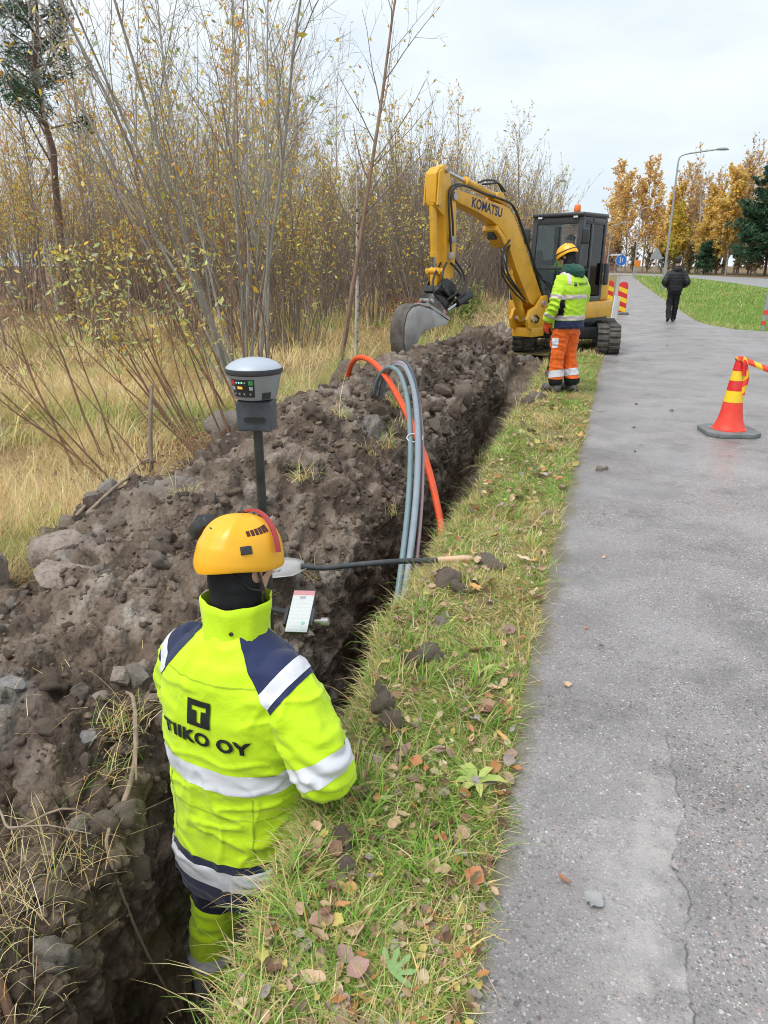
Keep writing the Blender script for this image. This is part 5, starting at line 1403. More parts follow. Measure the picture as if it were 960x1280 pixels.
for (off, r, mat, lab) in (((-0.035, -0.055, -0.03, 0.0), 0.020, M_C_TEAL, 'teal grey conduit, leftmost of the grey bundle arching over the spoil heap'),
                           ((0.012, -0.018, 0.020, 0.03), 0.017, M_C_MAUVE, 'mauve conduit in the middle of the bundle arching over the spoil heap'),
                           ((-0.004, 0.014, 0.034, 0.055), 0.016, M_C_DARK, 'dark blue conduit with pale edge inside the arching cable bundle'),
                           ((0.004, 0.026, 0.006, -0.025), 0.021, M_C_GREY, 'blue grey conduit, rightmost of the grey bundle arching over the heap'),
                           ((0.050, 0.000, -0.012, 0.05), 0.012, M_C_MAUVE, 'thin purplish cable beside the foot of the grey conduit bundle')):
    pts = bundle(off)
    b = MB(); b.tube(pts, r, 14); o = b.build('conduit', mat); tag(o, lab, 'conduit', 'cable conduits arching out of the trench')
    if mat is M_C_DARK:
        for s in (-0.6, 0.5):
            b = MB(); b.tube([p + Vector((0.9 * s * r * 1.35, -r * 0.78, 0.002)) for p in pts], 0.003, 6); b.build('stripe', M_C_WHITE, o)
b = MB(); q = Vector((-1.255, 4.73, 0.445))
ringp = [q + Vector((0.94, 0.34, 0)) * 0.056 * math.cos(a) + Vector((0.1, -0.55, 0.82)) .cross(Vector((0.94, 0.34, 0))).normalized() * 0.040 * math.sin(a) for a in [2 * PI * k / 20 for k in range(21)]]
b.tube(ringp, 0.004, 6, cap=False); tag(b.build('cable_tie', M_WHITE), 'small pale cable tie round the middle of the conduit bundle', 'cable tie')
ORG = [(-1.0, 3.7, -0.92), (-0.98, 4.1, -0.66), (-0.972, 4.45, -0.278), (-1.107, 4.8, -0.023), (-1.324, 5.2, 0.254), (-1.646, 5.7, 0.523), (-1.927, 6.1, 0.69), (-2.163, 6.4, 0.758), (-2.345, 6.6, 0.735), (-2.485, 6.8, 0.62), (-2.58, 6.95, 0.44)]
b = MB(); b.tube(spline(ORG, 7), 0.026, 16); tag(b.build('conduit', M_C_ORANGE), 'bright orange conduit arching from the trench over the heap', 'conduit', 'cable conduits arching out of the trench')

# ------------------------------------------------------------------ survey pole with satellite receiver
M_RC_GREY = pmat('receiver_grey_plastic', (0.27, 0.28, 0.295), (0.23, 0.24, 0.25), 12, 0.5)
M_RC_DOME = pmat('receiver_dome_plastic', (0.40, 0.45, 0.51), (0.36, 0.40, 0.46), 6, 0.4)
M_RC_BLUE = pmat('slate_bracket_plastic', (0.045, 0.055, 0.072), (0.09, 0.095, 0.105), 18, 0.5, bump=0.1)
M_CARBON = pmat('black_pole_coating', (0.016, 0.017, 0.018), (0.04, 0.045, 0.042), 20, 0.38)
def glow(name, c, s=1.2):
    m = Mat(name, 0.3); m.set('Base Color', (*c, 1)); m.set('Emission Color', (*c, 1))
    m.set('Emission Strength', m.math('ADD', s - 0.1, m.math('MULTIPLY', m.noise(m.coord(), 90, 2), 0.2))); return m.m
M_LED_R = pmat('red_button', (0.62, 0.05, 0.05), None, 20, 0.4); M_LED_G = glow('green_led', (0.15, 0.75, 0.3)); M_LED_B = glow('blue_led', (0.15, 0.35, 0.9)); M_BTN_G = pmat('green_button', (0.06, 0.32, 0.10), None, 20, 0.4)
M_AMBER = glow('amber_display', (0.8, 0.42, 0.04), 0.35)
GN = empty('survey_pole', (-1.075, 2.05, -0.93), R(10), 'satellite survey receiver on a black pole held upright before the worker', 'survey pole')
b = MB(); b.tube([(0, 0, 0.0), (0, 0, 0.04), (0, 0, 0.05), (0, 0, 2.05)], [0.003, 0.012, 0.0155, 0.0155], 16); b.build('pole', M_CARBON, GN)
for z in (1.0, 1.45):
    b = MB(); b.lathe([(0.019, z), (0.021, z + 0.01), (0.021, z + 0.05), (0.019, z + 0.06)], 16); b.build('pole_collar', M_PLASTIC_B, GN)
b = MB(); b.box((-0.058, -0.035, 2.02), (0.056, 0.045, 2.118)); bx_ = b.build('bracket', M_RC_BLUE, GN, bevel=0.008, seg=3)
b = MB(); sl = [(0.030 * (1 if k < 8 else -1) + 0.013 * math.cos(R(-90 + 180 * (k % 8) / 7) + (0 if k < 8 else PI)), 0.013 * math.sin(R(-90 + 180 * (k % 8) / 7) + (0 if k < 8 else PI))) for k in range(16)]
b.prism([(x + 0.004, z + 2.058) for x, z in sl], -0.0365, -0.030); b.build('slot_rim', M_RC_BLUE, bx_)
b = MB(); b.prism([(x * 0.86 + 0.004, z * 0.72 + 2.058) for x, z in sl], -0.0378, -0.034); b.build('slot', M_HOSE, bx_)
b = MB(); b.lathe([(0.02, 2.117), (0.02, 2.128)], 18); b.build('mount_stud', M_PLASTIC_B, GN)
b = MB(); b.lathe([(0.055, 2.124), (0.066, 2.126), (0.070, 2.135), (0.082, 2.19), (0.0865, 2.205)], 48); rh = b.build('receiver_body', M_RC_GREY, GN, smooth=R(30))
b = MB(); b.lathe([(0.0865, 2.203), (0.0905, 2.206), (0.0912, 2.216), (0.0895, 2.221)], 48); b.build('receiver_rim', M_PLASTIC_B, rh)
b = MB(); b.lathe([(0.0895, 2.220), (0.087, 2.225), (0.072, 2.237), (0.05, 2.246), (0.025, 2.251), (0.004, 2.252)], 48); b.build('receiver_dome', M_RC_DOME, rh)
def onbody(u, z, lift):
    """u angle around the body in degrees from facing back (-y)"""
    r = 0.070 + (z - 2.135) * 0.012 / 0.055 + lift
    a = R(-90 + u); return Vector((r * math.cos(a), r * math.sin(a), z))
def facet(name, u0, u1, z0, z1, lift, mat, par, n=10):
    v = []; f = []
    for k in range(n + 1):
        u = u0 + (u1 - u0) * k / n
        v += [onbody(u, z0, -0.003), onbody(u, z1, -0.003), onbody(u, z1, lift), onbody(u, z0, lift)]
    for k in range(n):
        for j in range(4): f.append((k * 4 + j, k * 4 + (j + 1) % 4, k * 4 + 4 + (j + 1) % 4, k * 4 + 4 + j))
    f += [(0, 1, 2, 3), tuple(n * 4 + j for j in (3, 2, 1, 0))]
    b = MB(); b.add(v, f); return b.build(name, mat, par, smooth=R(40))
pn = facet('control_panel', -44, 16, 2.137, 2.193, 0.0015, M_PLASTIC_B, rh)
facet('battery_latch', 34, 58, 2.128, 2.150, 0.0015, M_PLASTIC_B, rh)
facet('power_button', -41, -31, 2.176, 2.190, 0.003, M_LED_R, pn, 3); facet('record_button', 3, 13, 2.176, 2.190, 0.003, M_BTN_G, pn, 3)
for u, mt in ((-26, M_LED_B), (-19, M_LED_G), (-12, M_LED_G), (-5, M_WHITE)): facet('status_light', u - 1.3, u + 1.3, 2.181, 2.185, 0.003, mt, pn, 2)
facet('display', -27, 1, 2.158, 2.174, 0.0025, M_HOSE, pn, 5); facet('display_text', -25, -12, 2.163, 2.171, 0.003, M_AMBER, pn, 3)
for u in (-37, 8): facet('key', u - 4, u + 4, 2.160, 2.171, 0.003, M_RC_DOME, pn, 2)
for u in (-35, -22, -9, 6): facet('key', u - 3.5, u + 3.5, 2.142, 2.152, 0.003, M_RC_BLUE, pn, 2); facet('key_symbol', u - 1, u + 1, 2.1455, 2.149, 0.0036, M_WHITE, pn, 2)

# ------------------------------------------------------------------ phone in its clamp on the pole
def screen_mat():
    m = Mat('phone_screen', 0.15)
    v = m.coord('Generated'); s = m.n('ShaderNodeSeparateXYZ', {'Vector': v}); X, Y = s.outputs['X'], s.outputs['Y']
    lines = m.ramp(m.math('FRACT', m.math('MULTIPLY', Y, 11.0)), [(0.30, 0.0), (0.34, 1.0), (0.52, 1.0), (0.56, 0.0)])
    txt = m.math('MULTIPLY', lines, m.ramp(m.noise(m.n('ShaderNodeMapping', {'Vector': v, 'Scale': (22, 11, 1)}).outputs['Vector'], 1.0, 2), [(0.48, 0.0), (0.52, 1.0)]))
    c = m.mix(m.math('MULTIPLY', txt, 0.5), (0.62, 0.70, 0.72), (0.30, 0.36, 0.38))
    c = m.mix(m.ramp(Y, [(0.875, 0.0), (0.88, 1.0)], 'CONSTANT'), c, (0.55, 0.10, 0.13))
    blk = m.math('MULTIPLY', m.ramp(X, [(0.35, 0.0), (0.352, 1.0), (0.62, 1.0), (0.622, 0.0)]), m.ramp(Y, [(0.79, 0.0), (0.792, 1.0), (0.86, 1.0), (0.862, 0.0)]))
    c = m.mix(blk, c, (0.22, 0.26, 0.30))
    dt = m.n('ShaderNodeVectorMath', {0: v, 1: (0.74, 0.20, 0.5)}, operation='SUBTRACT').outputs[0]
    sc = m.n('ShaderNodeVectorMath', {0: dt, 1: (1, 2, 0)}, operation='MULTIPLY').outputs[0]
    ln = m.n('ShaderNodeVectorMath', {0: sc}, operation='LENGTH').outputs['Value']
    c = m.mix(m.ramp(ln, [(0.09, 1.0), (0.1, 0.0)]), c, (0.05, 0.50, 0.40))
    m.set('Base Color', (0.02, 0.02, 0.02, 1)); m.set('Emission Color', c); m.set('Emission Strength', 0.42)
    return m.m
PH = bpy.data.objects.new('smartphone', None); COL.objects.link(PH); PH.location = (-0.905, 1.955, 0.50)
PH.rotation_euler = (R(34), R(-4), R(6)); tag(PH, 'smartphone with lit list screen clamped beside the survey pole', 'phone')
b = MB(); b.box((-0.041, -0.082, -0.006), (0.041, 0.082, 0.004)); b.build('phone_case', M_PLASTIC_B, PH, bevel=0.004, seg=3)
b = MB(); b.box((-0.0375, -0.078, 0.0035), (0.0375, 0.078, 0.0055)); b.build('screen', screen_mat(), PH, smooth=0)
CL = empty('phone_clamp', (-0.905, 1.955, 0.50), R(6), 'black phone clamp with knob fixed to the survey pole', 'clamp')
CL.rotation_euler = (R(34), R(-4), R(6))
b = MB(); b.box((-0.052, -0.055, -0.020), (-0.040, 0.01, 0.010)).box((0.040, -0.055, -0.020), (0.052, 0.01, 0.010)).box((-0.052, -0.045, -0.022), (0.052, -0.005, -0.009)); b.build('jaw', M_PLASTIC_B, CL, bevel=0.003)
b = MB(); b.tube([(0.05, -0.03, -0.008), (0.075, -0.03, -0.008), (0.076, -0.03, -0.008), (0.10, -0.03, -0.008)], [0.007, 0.007, 0.013, 0.013], 12); b.build('knob', M_STEEL, CL)
b = MB(); b.tube([(0.0, -0.025, -0.02), (-0.06, 0.02, -0.05), (-0.155, 0.06, -0.09)], 0.011, 10); b.build('clamp_arm', M_PLASTIC_B, CL)

# ------------------------------------------------------------------ shovel lying across the trench
SH = empty('shovel', (-0.62, 3.67, 0.0), 0, 'shovel with black shaft and wooden grip lying across the trench', 'shovel')
A0, A1 = Vector((0, 0, 0.035)), Vector((-0.93, -0.55, 0.085))
d = (A1 - A0).normalized()
def sh(t, dz=0.0): return A0.lerp(A1, t) + Vector((0, 0, dz))
M_WOOD = Mat('raw_ash_wood', 0.6); _w = M_WOOD; _g = _w.noise(_w.coord('Object', (6, 6, 6)), 9, 5, 0.6, 1.5)
_w.set('Base Color', _w.mix(_g, (0.55, 0.34, 0.20), (0.74, 0.52, 0.36))); _w.bump(_g, 0.2, 0.003); M_WOOD = _w.m
M_SHAFT = conduit_mat('muddy_black_shaft', (0.03, 0.035, 0.04), (0.075, 0.08, 0.085), 0.45)
b = MB(); b.tube(spline([sh(0.19), sh(0.45, 0.004), sh(0.70, -0.008), sh(0.80, -0.012), sh(0.90, 0.004)], 6), 0.0155, 14); b.build('shaft', M_SHAFT, SH)
b = MB(); b.tube([sh(0.0, -0.012), sh(0.015, -0.008), sh(0.06), sh(0.10), sh(0.19), sh(0.20)], [0.012, 0.021, 0.023, 0.020, 0.0185, 0.0175], 14); b.build('grip', M_WOOD, SH)
b = MB(); sx_ = d.cross(Vector((0, 0, 1))).normalized()
b.tube([sh(0.018, -0.008) - sx_ * 0.022, sh(0.018, -0.008) + sx_ * 0.022], 0.006, 10); b.build('hang_hole', M_HOSE, SH)
v = []; f = []; nr = 8; nc = 9
for i in range(nr):
    t = i / (nr - 1); wdt = 0.05 + 0.075 * min(1, t * 4) - 0.02 * t ** 3; cen = sh(0.88 + 0.26 * t, 0.004 - 0.02 * t)
    for j in range(nc):
        s = -1 + 2 * j / (nc - 1); v.append(cen + sx_ * wdt * s + Vector((0, 0, 0.022 * s * s - 0.012)))
for i in range(nr - 1):
    for j in range(nc - 1): f.append((i * nc + j, i * nc + j + 1, (i + 1) * nc + j + 1, (i + 1) * nc + j))
me = bpy.data.meshes.new('blade'); me.from_pydata(v, [], f); me.materials.append(M_STEEL); me.shade_smooth()
bl = link(bpy.data.objects.new('blade', me), SH); sd = bl.modifiers.new('t', 'SOLIDIFY'); sd.thickness = 0.004

# ------------------------------------------------------------------ traffic cone with barrier tape
def cone_mat(name, c):
    m = Mat(name, 0.42); v = m.coord(); n = m.noise(v, 10, 5, 0.65); d_ = m.noise(v, 40, 4, 0.7)
    m.set('Base Color', m.mix(m.math('MULTIPLY', m.ramp(n, [(0.5, 0.0), (0.75, 1.0)]), 0.25), c, (0.30, 0.22, 0.18))); m.set('Roughness', m.ramp(d_, [(0.3, 0.35), (0.7, 0.6)])); return m.m
M_CONE = cone_mat('cone_red_orange', (0.80, 0.055, 0.030)); M_CONE_R = cone_mat('cone_red_sheeting', (0.70, 0.018, 0.022)); M_CONE_Y = cone_mat('cone_yellow_sheeting', (0.86, 0.60, 0.015)); M_CONE_B = pmat('recycled_rubber_base', (0.19, 0.205, 0.21), (0.12, 0.125, 0.125), 14, 0.75, bump=0.3)
TC = empty('traffic_cone', (1.20, 7.66, 0.008), R(12), 'red and yellow banded traffic cone with barrier tape tied to its top', 'traffic cone')
cr = lambda z: 0.030 + (0.125 - 0.030) * (1 - (z - 0.05) / 0.70) + 0.030 * max(0, (0.20 - z) / 0.15) ** 2
zs = [0.045, 0.055, 0.075, 0.10, 0.15, 0.20, 0.30, 0.45, 0.60, 0.73, 0.75, 0.755]
b = MB(); b.lathe([(0.165, 0.040), (0.165, 0.050)] + [(cr(z), z) for z in zs[1:-2]] + [(0.033, 0.745), (0.020, 0.755)], 40); b.build('cone_body', M_CONE, TC)
def band(z0, z1, mat, nm): 
    b = MB(); b.lathe([(cr(z0) + 0.0005, z0), (cr(z0) + 0.002, z0 + 0.001), (cr((z0 + z1) / 2) + 0.002, (z0 + z1) / 2), (cr(z1) + 0.002, z1 - 0.001), (cr(z1) + 0.0005, z1)], 40, cap=False); b.build(nm, mat, TC)
band(0.315, 0.425, M_CONE_Y, 'yellow_band'); band(0.428, 0.520, M_CONE_R, 'red_band'); band(0.523, 0.615, M_CONE_Y, 'yellow_band'); band(0.618, 0.72, M_CONE_R, 'red_band')
oc = [(0.255 * sx, 0.255 * sy) for sx, sy in ((1, 0.62), (0.62, 1), (-0.62, 1), (-1, 0.62), (-1, -0.62), (-0.62, -1), (0.62, -1), (1, -0.62))]
b = MB(); b.slab(oc, 0.0, 0.042); b.build('cone_base', M_CONE_B, TC, bevel=0.010)
def tape_mat():
    m = Mat('red_yellow_barrier_tape', 0.35); u = m.n('ShaderNodeUVMap').outputs['UV']; s = m.n('ShaderNodeSeparateXYZ', {'Vector': u})
    k = m.math('FRACT', m.math('ADD', m.math('MULTIPLY', s.outputs['X'], 7.0), m.math('MULTIPLY', s.outputs['Y'], 0.35)))
    m.set('Base Color', m.mix(m.ramp(k, [(0.0, 0.0), (0.5, 1.0)], 'CONSTANT'), (0.86, 0.52, 0.02), (0.80, 0.06, 0.03))); m.set('Transmission Weight', 0.0); return m.m
M_TAPE = tape_mat()
def ribbon(name, pts, w, mat, parent=None, side=None):
    P = spline(pts, 6); me = bpy.data.meshes.new(name); v = []; f = []; L = [0.0]
    for i in range(1, len(P)): L.append(L[-1] + (P[i] - P[i - 1]).length)
    for i, p in enumerate(P):
        t = (P[min(i + 1, len(P) - 1)] - P[max(i - 1, 0)]).normalized(); s_ = Vector(side[0]).lerp(Vector(side[1]), i / (len(P) - 1)) if side else Vector((0, 0, 1))
        s_ = (s_ - t * s_.dot(t)).normalized()
        n_ = t.cross(s_) * 0.0006
        v += [p - s_ * w / 2 - n_, p + s_ * w / 2 - n_, p + s_ * w / 2 + n_, p - s_ * w / 2 + n_]
    for i in range(len(P) - 1):
        a = i * 4
        for j in range(4): f.append((a + j, a + (j + 1) % 4, a + 4 + (j + 1) % 4, a + 4 + j))
    me.from_pydata(v, [], f); me.materials.append(mat); uv = me.uv_layers.new(name='UVMap')
    for l in me.loops: uv.data[l.index].uv = (L[l.vertex_index // 4], 0.0 if l.vertex_index % 4 in (0, 3) else 1.0)
    me.shade_smooth(); return link(bpy.data.objects.new(name, me), parent)
TP = empty('barrier_tape', (1.20, 7.66, 0.0), 0, 'red and yellow barrier tape knotted to the cone top and stretching right', 'barrier tape')
ribbon('tape', [(0.02, -0.03, 0.735), (0.16, -0.06, 0.685), (0.40, -0.12, 0.60), (0.75, -0.22, 0.50), (1.15, -0.35, 0.42), (1.7, -0.5, 0.30), (2.2, -0.65, 0.16), (2.6, -0.78, 0.02)], 0.05, M_TAPE, TP, ((0, 0.3, 1), (0, 0.1, 1)))
loop = [(0.042 * math.cos(a), 0.042 * math.sin(a), 0.735 + 0.012 * math.sin(a * 2 + 1)) for a in [2 * PI * k / 14 for k in range(15)]]
ribbon('tape_loop', loop, 0.022, M_TAPE, TP)
ribbon('tape_tail', [(0.035, -0.03, 0.735), (0.055, -0.045, 0.66), (0.075, -0.05, 0.56), (0.062, -0.055, 0.47), (0.06, -0.06, 0.40)], 0.05, M_TAPE, TP, ((0.8, 0.6, 0), (0.9, -0.4, 0)))
ribbon('tape_tail', [(0.03, -0.035, 0.735), (0.04, -0.05, 0.70), (0.045, -0.055, 0.64), (0.05, -0.06, 0.585)], 0.04, M_CONE_R, TP, ((1, 0.2, 0), (0.9, 0.3, 0)))

# ------------------------------------------------------------------ striped marker boards and white board behind the machine
M_MK_R = cone_mat('marker_red', (0.66, 0.03, 0.035)); M_MK_Y = cone_mat('marker_yellow', (0.88, 0.60, 0.02))
def marker_board(x, y, rz, label):
    o = empty('marker_board', (x, y, 0.012), rz, label, 'marker board', 'striped marker boards behind the excavator')
    hw = 0.15
    top = [(hw * math.cos(R(a)), 0.92 + 0.12 * math.sin(R(a))) for a in range(0, 181, 20)]
    b = MB(); b.prism([(-hw, 0.05), (hw, 0.05)] + top, -0.02, 0.02); b.build('panel', M_MK_R, o, bevel=0.004)
    for z0 in (0.10, 0.40, 0.70):
        q = [(-hw + 0.004, z0 + 0.20), (-hw + 0.004, z0 + 0.06), (hw - 0.004, z0 - 0.06), (hw - 0.004, z0 + 0.09)]
        b = MB(); b.prism(q, -0.0225, -0.019); b.build('stripe', M_MK_Y, o)
    b = MB(); b.slab([(-0.24, -0.14), (0.24, -0.14), (0.24, 0.14), (-0.24, 0.14)], 0.0, 0.07); b.build('foot', M_CONE_B, o, bevel=0.02)
    return o
marker_board(0.20, 25.9, R(8), 'red and yellow striped marker board standing on the path by the excavator')
marker_board(-0.26, 27.8, R(14), 'striped marker board half hidden behind the excavator counterweight')
WB = empty('white_board', (-0.02, 18.8, 0.01), R(62), 'narrow white board leaning upright behind the excavator', 'board')
b = MB(); b.box((-0.14, -0.012, 0.0), (0.14, 0.012, 0.86), Matrix.Rotation(R(7), 4, 'Y')); b.build('panel', M_WHITE, WB, bevel=0.004)
b = MB(); b.box((-0.03, 0.012, 0.02), (0.03, 0.03, 0.80), Matrix.Rotation(R(7), 4, 'Y')); b.build('batten', M_CONE_B, WB)

# ------------------------------------------------------------------ street lamps, signs, marker pole, building
M_GALV = pmat('galvanised_steel', (0.40, 0.42, 0.44), (0.32, 0.34, 0.36), 5, 0.5, 0.35)
M_LAMPHEAD = pmat('lamp_head_grey', (0.25, 0.26, 0.28), (0.2, 0.21, 0.22), 6, 0.5)
def street_lamp(x, y, z, H, arm, ang, label, r=0.075):
    o = empty('street_lamp', (x, y, z), ang, label, 'street lamp', 'street lamps along the road')
    b = MB(); b.tube([(0, 0, -0.1), (0, 0, 1.2), (0, 0, 1.21), (0, 0, H - 0.6)], [r * 1.25, r * 1.25, r, r * 0.7], 12)
    b.tube(spline([(0, 0, H - 0.62), (0.05, 0, H - 0.2), (0.35, 0, H - 0.02), (1.0, 0, H + 0.08), (arm, 0, H + 0.22)], 6), r * 0.62, 10); b.build('pole', M_GALV, o)
    b = MB(); b.add(*ring_loft([(arm + 0.30, 0, H + 0.17, 0.36, 0.12), (arm + 0.30, 0, H + 0.22, 0.38, 0.14), (arm + 0.28, 0, H + 0.30, 0.25, 0.09)], 18)); b.build('lamp_head', M_LAMPHEAD, o)
    b = MB(); b.add(*ring_loft([(arm + 0.36, 0, H + 0.155, 0.2, 0.08), (arm + 0.36, 0, H + 0.172, 0.22, 0.09)], 16)); b.build('diffuser', M_WHITE, o)
    return o
street_lamp(2.85, 52, 0.02, 8.0, 2.2, R(8), 'tall grey street lamp on the green bank behind the pedestrian')
street_lamp(1.55, 84, 0.18, 6.9, 1.7, R(10), 'second street lamp farther off, left of the tall one')
street_lamp(-1.6, 110, 0.2, 6.5, 1.2, R(10), 'farthest small street lamp before the orange birches')
street_lamp(-6.9, 76, 0.0, 8.9, 0.7, R(20), 'street lamp whose head just shows above the thicket left of the cab', 0.04)
M_SIGN_BLUE = pmat('sign_blue', (0.02, 0.16, 0.55), (0.02, 0.13, 0.48), 4, 0.4); M_SIGN_BACK = pmat('sign_back_aluminium', (0.36, 0.38, 0.40), (0.30, 0.32, 0.34), 5, 0.45, 0.4); M_SIGN_OR = pmat('sign_orange', (0.80, 0.25, 0.02), None, 5, 0.5)
def sign_post(o, H, r=0.03):
    b = MB(); b.tube([(0, 0, -0.1), (0, 0, H)], r, 10); b.build('post', M_GALV, o)
S1 = empty('path_sign', (0.1, 66, 0.05), R(6), 'round blue shared path sign at the far end of the path', 'sign'); sign_post(S1, 2.4)
b = MB(); b.lathe([(0.42, -0.015), (0.42, 0.015)], 28, Matrix.Translation((0, -0.06, 1.85)) @ Matrix.Rotation(R(90), 4, 'X')); dsc = b.build('disc', M_SIGN_BLUE, S1)
b = MB(); ball(b, (-0.08, -0.08, 2.05), 0.05, 0.01, 0.05, None, 10, 6); b.box((-0.12, -0.085, 1.80), (-0.04, -0.075, 1.99)).box((-0.115, -0.085, 1.62), (-0.09, -0.075, 1.80)).box((-0.07, -0.085, 1.62), (-0.045, -0.075, 1.80)); b.build('walker_symbol', M_WHITE, dsc)
b = MB(); ball(b, (0.10, -0.08, 1.98), 0.035, 0.01, 0.035, None, 10, 6); b.box((0.07, -0.085, 1.84), (0.13, -0.075, 1.94)).box((0.075, -0.085, 1.70), (0.095, -0.075, 1.84)).box((0.11, -0.085, 1.70), (0.13, -0.075, 1.84)); b.build('child_symbol', M_WHITE, dsc)
b = MB(); b.lathe([(0.42, -0.004), (0.445, -0.004), (0.445, 0.012), (0.42, 0.012)], 28, Matrix.Translation((0, -0.06, 1.85)) @ Matrix.Rotation(R(90), 4, 'X'), cap=False); b.build('rim', M_WHITE, dsc)
S2 = empty('street_name_sign', (-0.35, 66.5, 0.05), R(6), 'thin white street name plate above the blue path sign', 'sign'); sign_post(S2, 2.5, 0.025)
b = MB(); b.box((-0.42, -0.03, 2.22), (0.42, -0.01, 2.36)); b.build('plate', M_WHITE, S2)
S3 = empty('warning_sign', (3.1, 72, 0.1), R(3), 'grey back of a triangular road sign beside the tall lamp', 'sign'); sign_post(S3, 2.6)
tri = [(-0.52, 1.92), (0.52, 1.92), (0.56, 1.98), (0.06, 2.84), (-0.06, 2.84), (-0.56, 1.98)]
b = MB(); b.prism(tri, -0.06, -0.035); b.build('triangle', M_SIGN_BACK, S3)
b = MB(); b.box((-0.35, -0.075, 2.12), (0.35, -0.06, 2.17)); b.build('clamp_rail', M_GALV, S3)
S4 = empty('detour_sign', (1.5, 70, 0.1), R(5), 'small orange sign between the blue sign and the second lamp', 'sign'); sign_post(S4, 1.9, 0.025)
b = MB(); b.box((-0.26, -0.05, 1.28), (0.26, -0.03, 1.82)); b.build('plate', M_SIGN_OR, S4, bevel=0.005)
MP = empty('marker_pole', (3.66, 20.75, -0.03), R(0), 'white roadside pole with two red bands at the right edge', 'pole')
b = MB(); b.tube([(0, 0, -0.1), (0, 0, 2.4)], 0.045, 14); b.build('post', M_GALV, MP)
for z in (0.16, 0.42): 
    b = MB(); b.lathe([(0.0455, z), (0.049, z + 0.003), (0.049, z + 0.10), (0.0455, z + 0.103)], 14, cap=False); b.build('red_band', M_CONE, MP)
def brick_mat():
    m = Mat('red_brick', 0.85); v = m.coord(); br = m.n('ShaderNodeTexBrick', {'Vector': m.n('ShaderNodeMapping', {'Vector': v, 'Rotation': (R(90), 0, 0)}).outputs['Vector'], 'Color1': (0.24, 0.075, 0.05, 1), 'Color2': (0.17, 0.055, 0.04, 1), 'Mortar': (0.3, 0.27, 0.25, 1), 'Scale': 4.0})
    m.set('Base Color', br.outputs['Color']); return m.m
BD = empty('brick_building', (-9.5, 158, 0.2), R(4), 'red brick building far behind the excavator cab and orange birches', 'building')
M_BRICK = brick_mat()
b = MB(); b.box((-9, 0, 0), (9, 10, 8.8)); b.build('wall', M_BRICK, BD)
b = MB(); b.box((-9.3, -0.3, 8.8), (9.3, 10.3, 9.2)); b.build('roof', M_DARK, BD)
for i in range(7):
    for k in range(2):
        b = MB(); x = -7.8 + i * 2.6; z = 1.4 + k * 3.8; b.box((x - 0.62, -0.06, z), (x + 0.62, 0.05, z + 1.7)); wn_ = b.build('window', M_WHITE, BD)
        b = MB(); b.box((x - 0.52, -0.08, z + 0.1), (x + 0.52, -0.055, z + 1.6)); b.build('pane', M_DARK, wn_)

# ------------------------------------------------------------------ stones, clods, branches on the soil
def rock_mesh(seed, sub, rough, flat, name='rock', ang=0.0):
    bm = bmesh.new(); bmesh.ops.create_icosphere(bm, subdivisions=sub, radius=1.0)
    co = np.array([v.co[:] for v in bm.verts])
    r_ = np.random.default_rng(seed); q = co.copy()
    for _ in range(13 if ang else 5):          # chop flat facets
        n_ = r_.normal(0, 1, 3); n_ /= np.linalg.norm(n_); dd = (0.48 if ang else 0.62) + 0.32 * r_.random()
        s_ = q @ n_; q = q - np.where(s_ > dd, (s_ - dd) * (0.96 if ang else 0.6), 0)[:, None] * n_[None]
    q = q * (1 + rough * 2 * (fbm(co + seed * 7.1, 0.7, 3, seed) - 0.5) + rough * 0.8 * (fbm(co + seed, 0.22, 2, seed + 3) - 0.5))[:, None]
    q = q * np.array([1.0, 0.8 + 0.3 * r_.random(), flat])
    for v, c in zip(bm.verts, q): v.co = c
    me = bpy.data.meshes.new(name); bm.to_mesh(me); bm.free()
    me.shade_smooth()
    if ang: me.set_sharp_from_angle(angle=R(28))
    return me
def lump_mesh(seed):
    bm = bmesh.new(); bmesh.ops.create_icosphere(bm, subdivisions=3, radius=1.0)
    co = np.array([v.co[:] for v in bm.verts]); r_ = np.random.default_rng(seed)
    w1, k1 = worley(co + seed * 3.7, 0.75, seed); w2, k2 = worley(co + seed * 1.9, 0.36, seed + 5)
    rad = 0.62 + 0.5 * np.sqrt(np.clip(0.5 - w1 ** 2, 0, None)) + 0.26 * np.sqrt(np.clip(0.45 - w2 ** 2, 0, None)) + 0.7 * (fbm(co + seed, 0.9, 3, seed + 9) - 0.5) + 0.05 * r_.normal(0, 0.5, len(co))
    q = co * rad[:, None] * np.array([1.0, 0.75 + 0.4 * r_.random(), 0.62 + 0.25 * r_.random()])
    for v, c in zip(bm.verts, q): v.co = c
    me = bpy.data.meshes.new('clod'); bm.to_mesh(me); bm.free(); me.shade_smooth(); return me
def rock_mat(name, c1, c2, c3):
    m = Mat(name, 0.75); v = m.coord(); n1 = m.noise(v, 1.6, 5, 0.6); n2 = m.noise(v, 7, 5, 0.7)
    c = m.mix(m.ramp(n1, [(0.35, 0.0), (0.65, 1.0)]), c1, c2); c = m.mix(m.ramp(n2, [(0.5, 0.0), (0.68, 0.8)]), c, c3)
    m.set('Base Color', c); m.bump(m.math('ADD', n1, m.math('MULTIPLY', n2, 0.5)), 0.6, 0.06); return m.m
M_ROCK = rock_mat('weathered_stone', (0.33, 0.27, 0.225), (0.22, 0.175, 0.145), (0.10, 0.075, 0.06))
M_ROCK_G = rock_mat('grey_stone', (0.30, 0.29, 0.28), (0.21, 0.20, 0.195), (0.13, 0.115, 0.10))
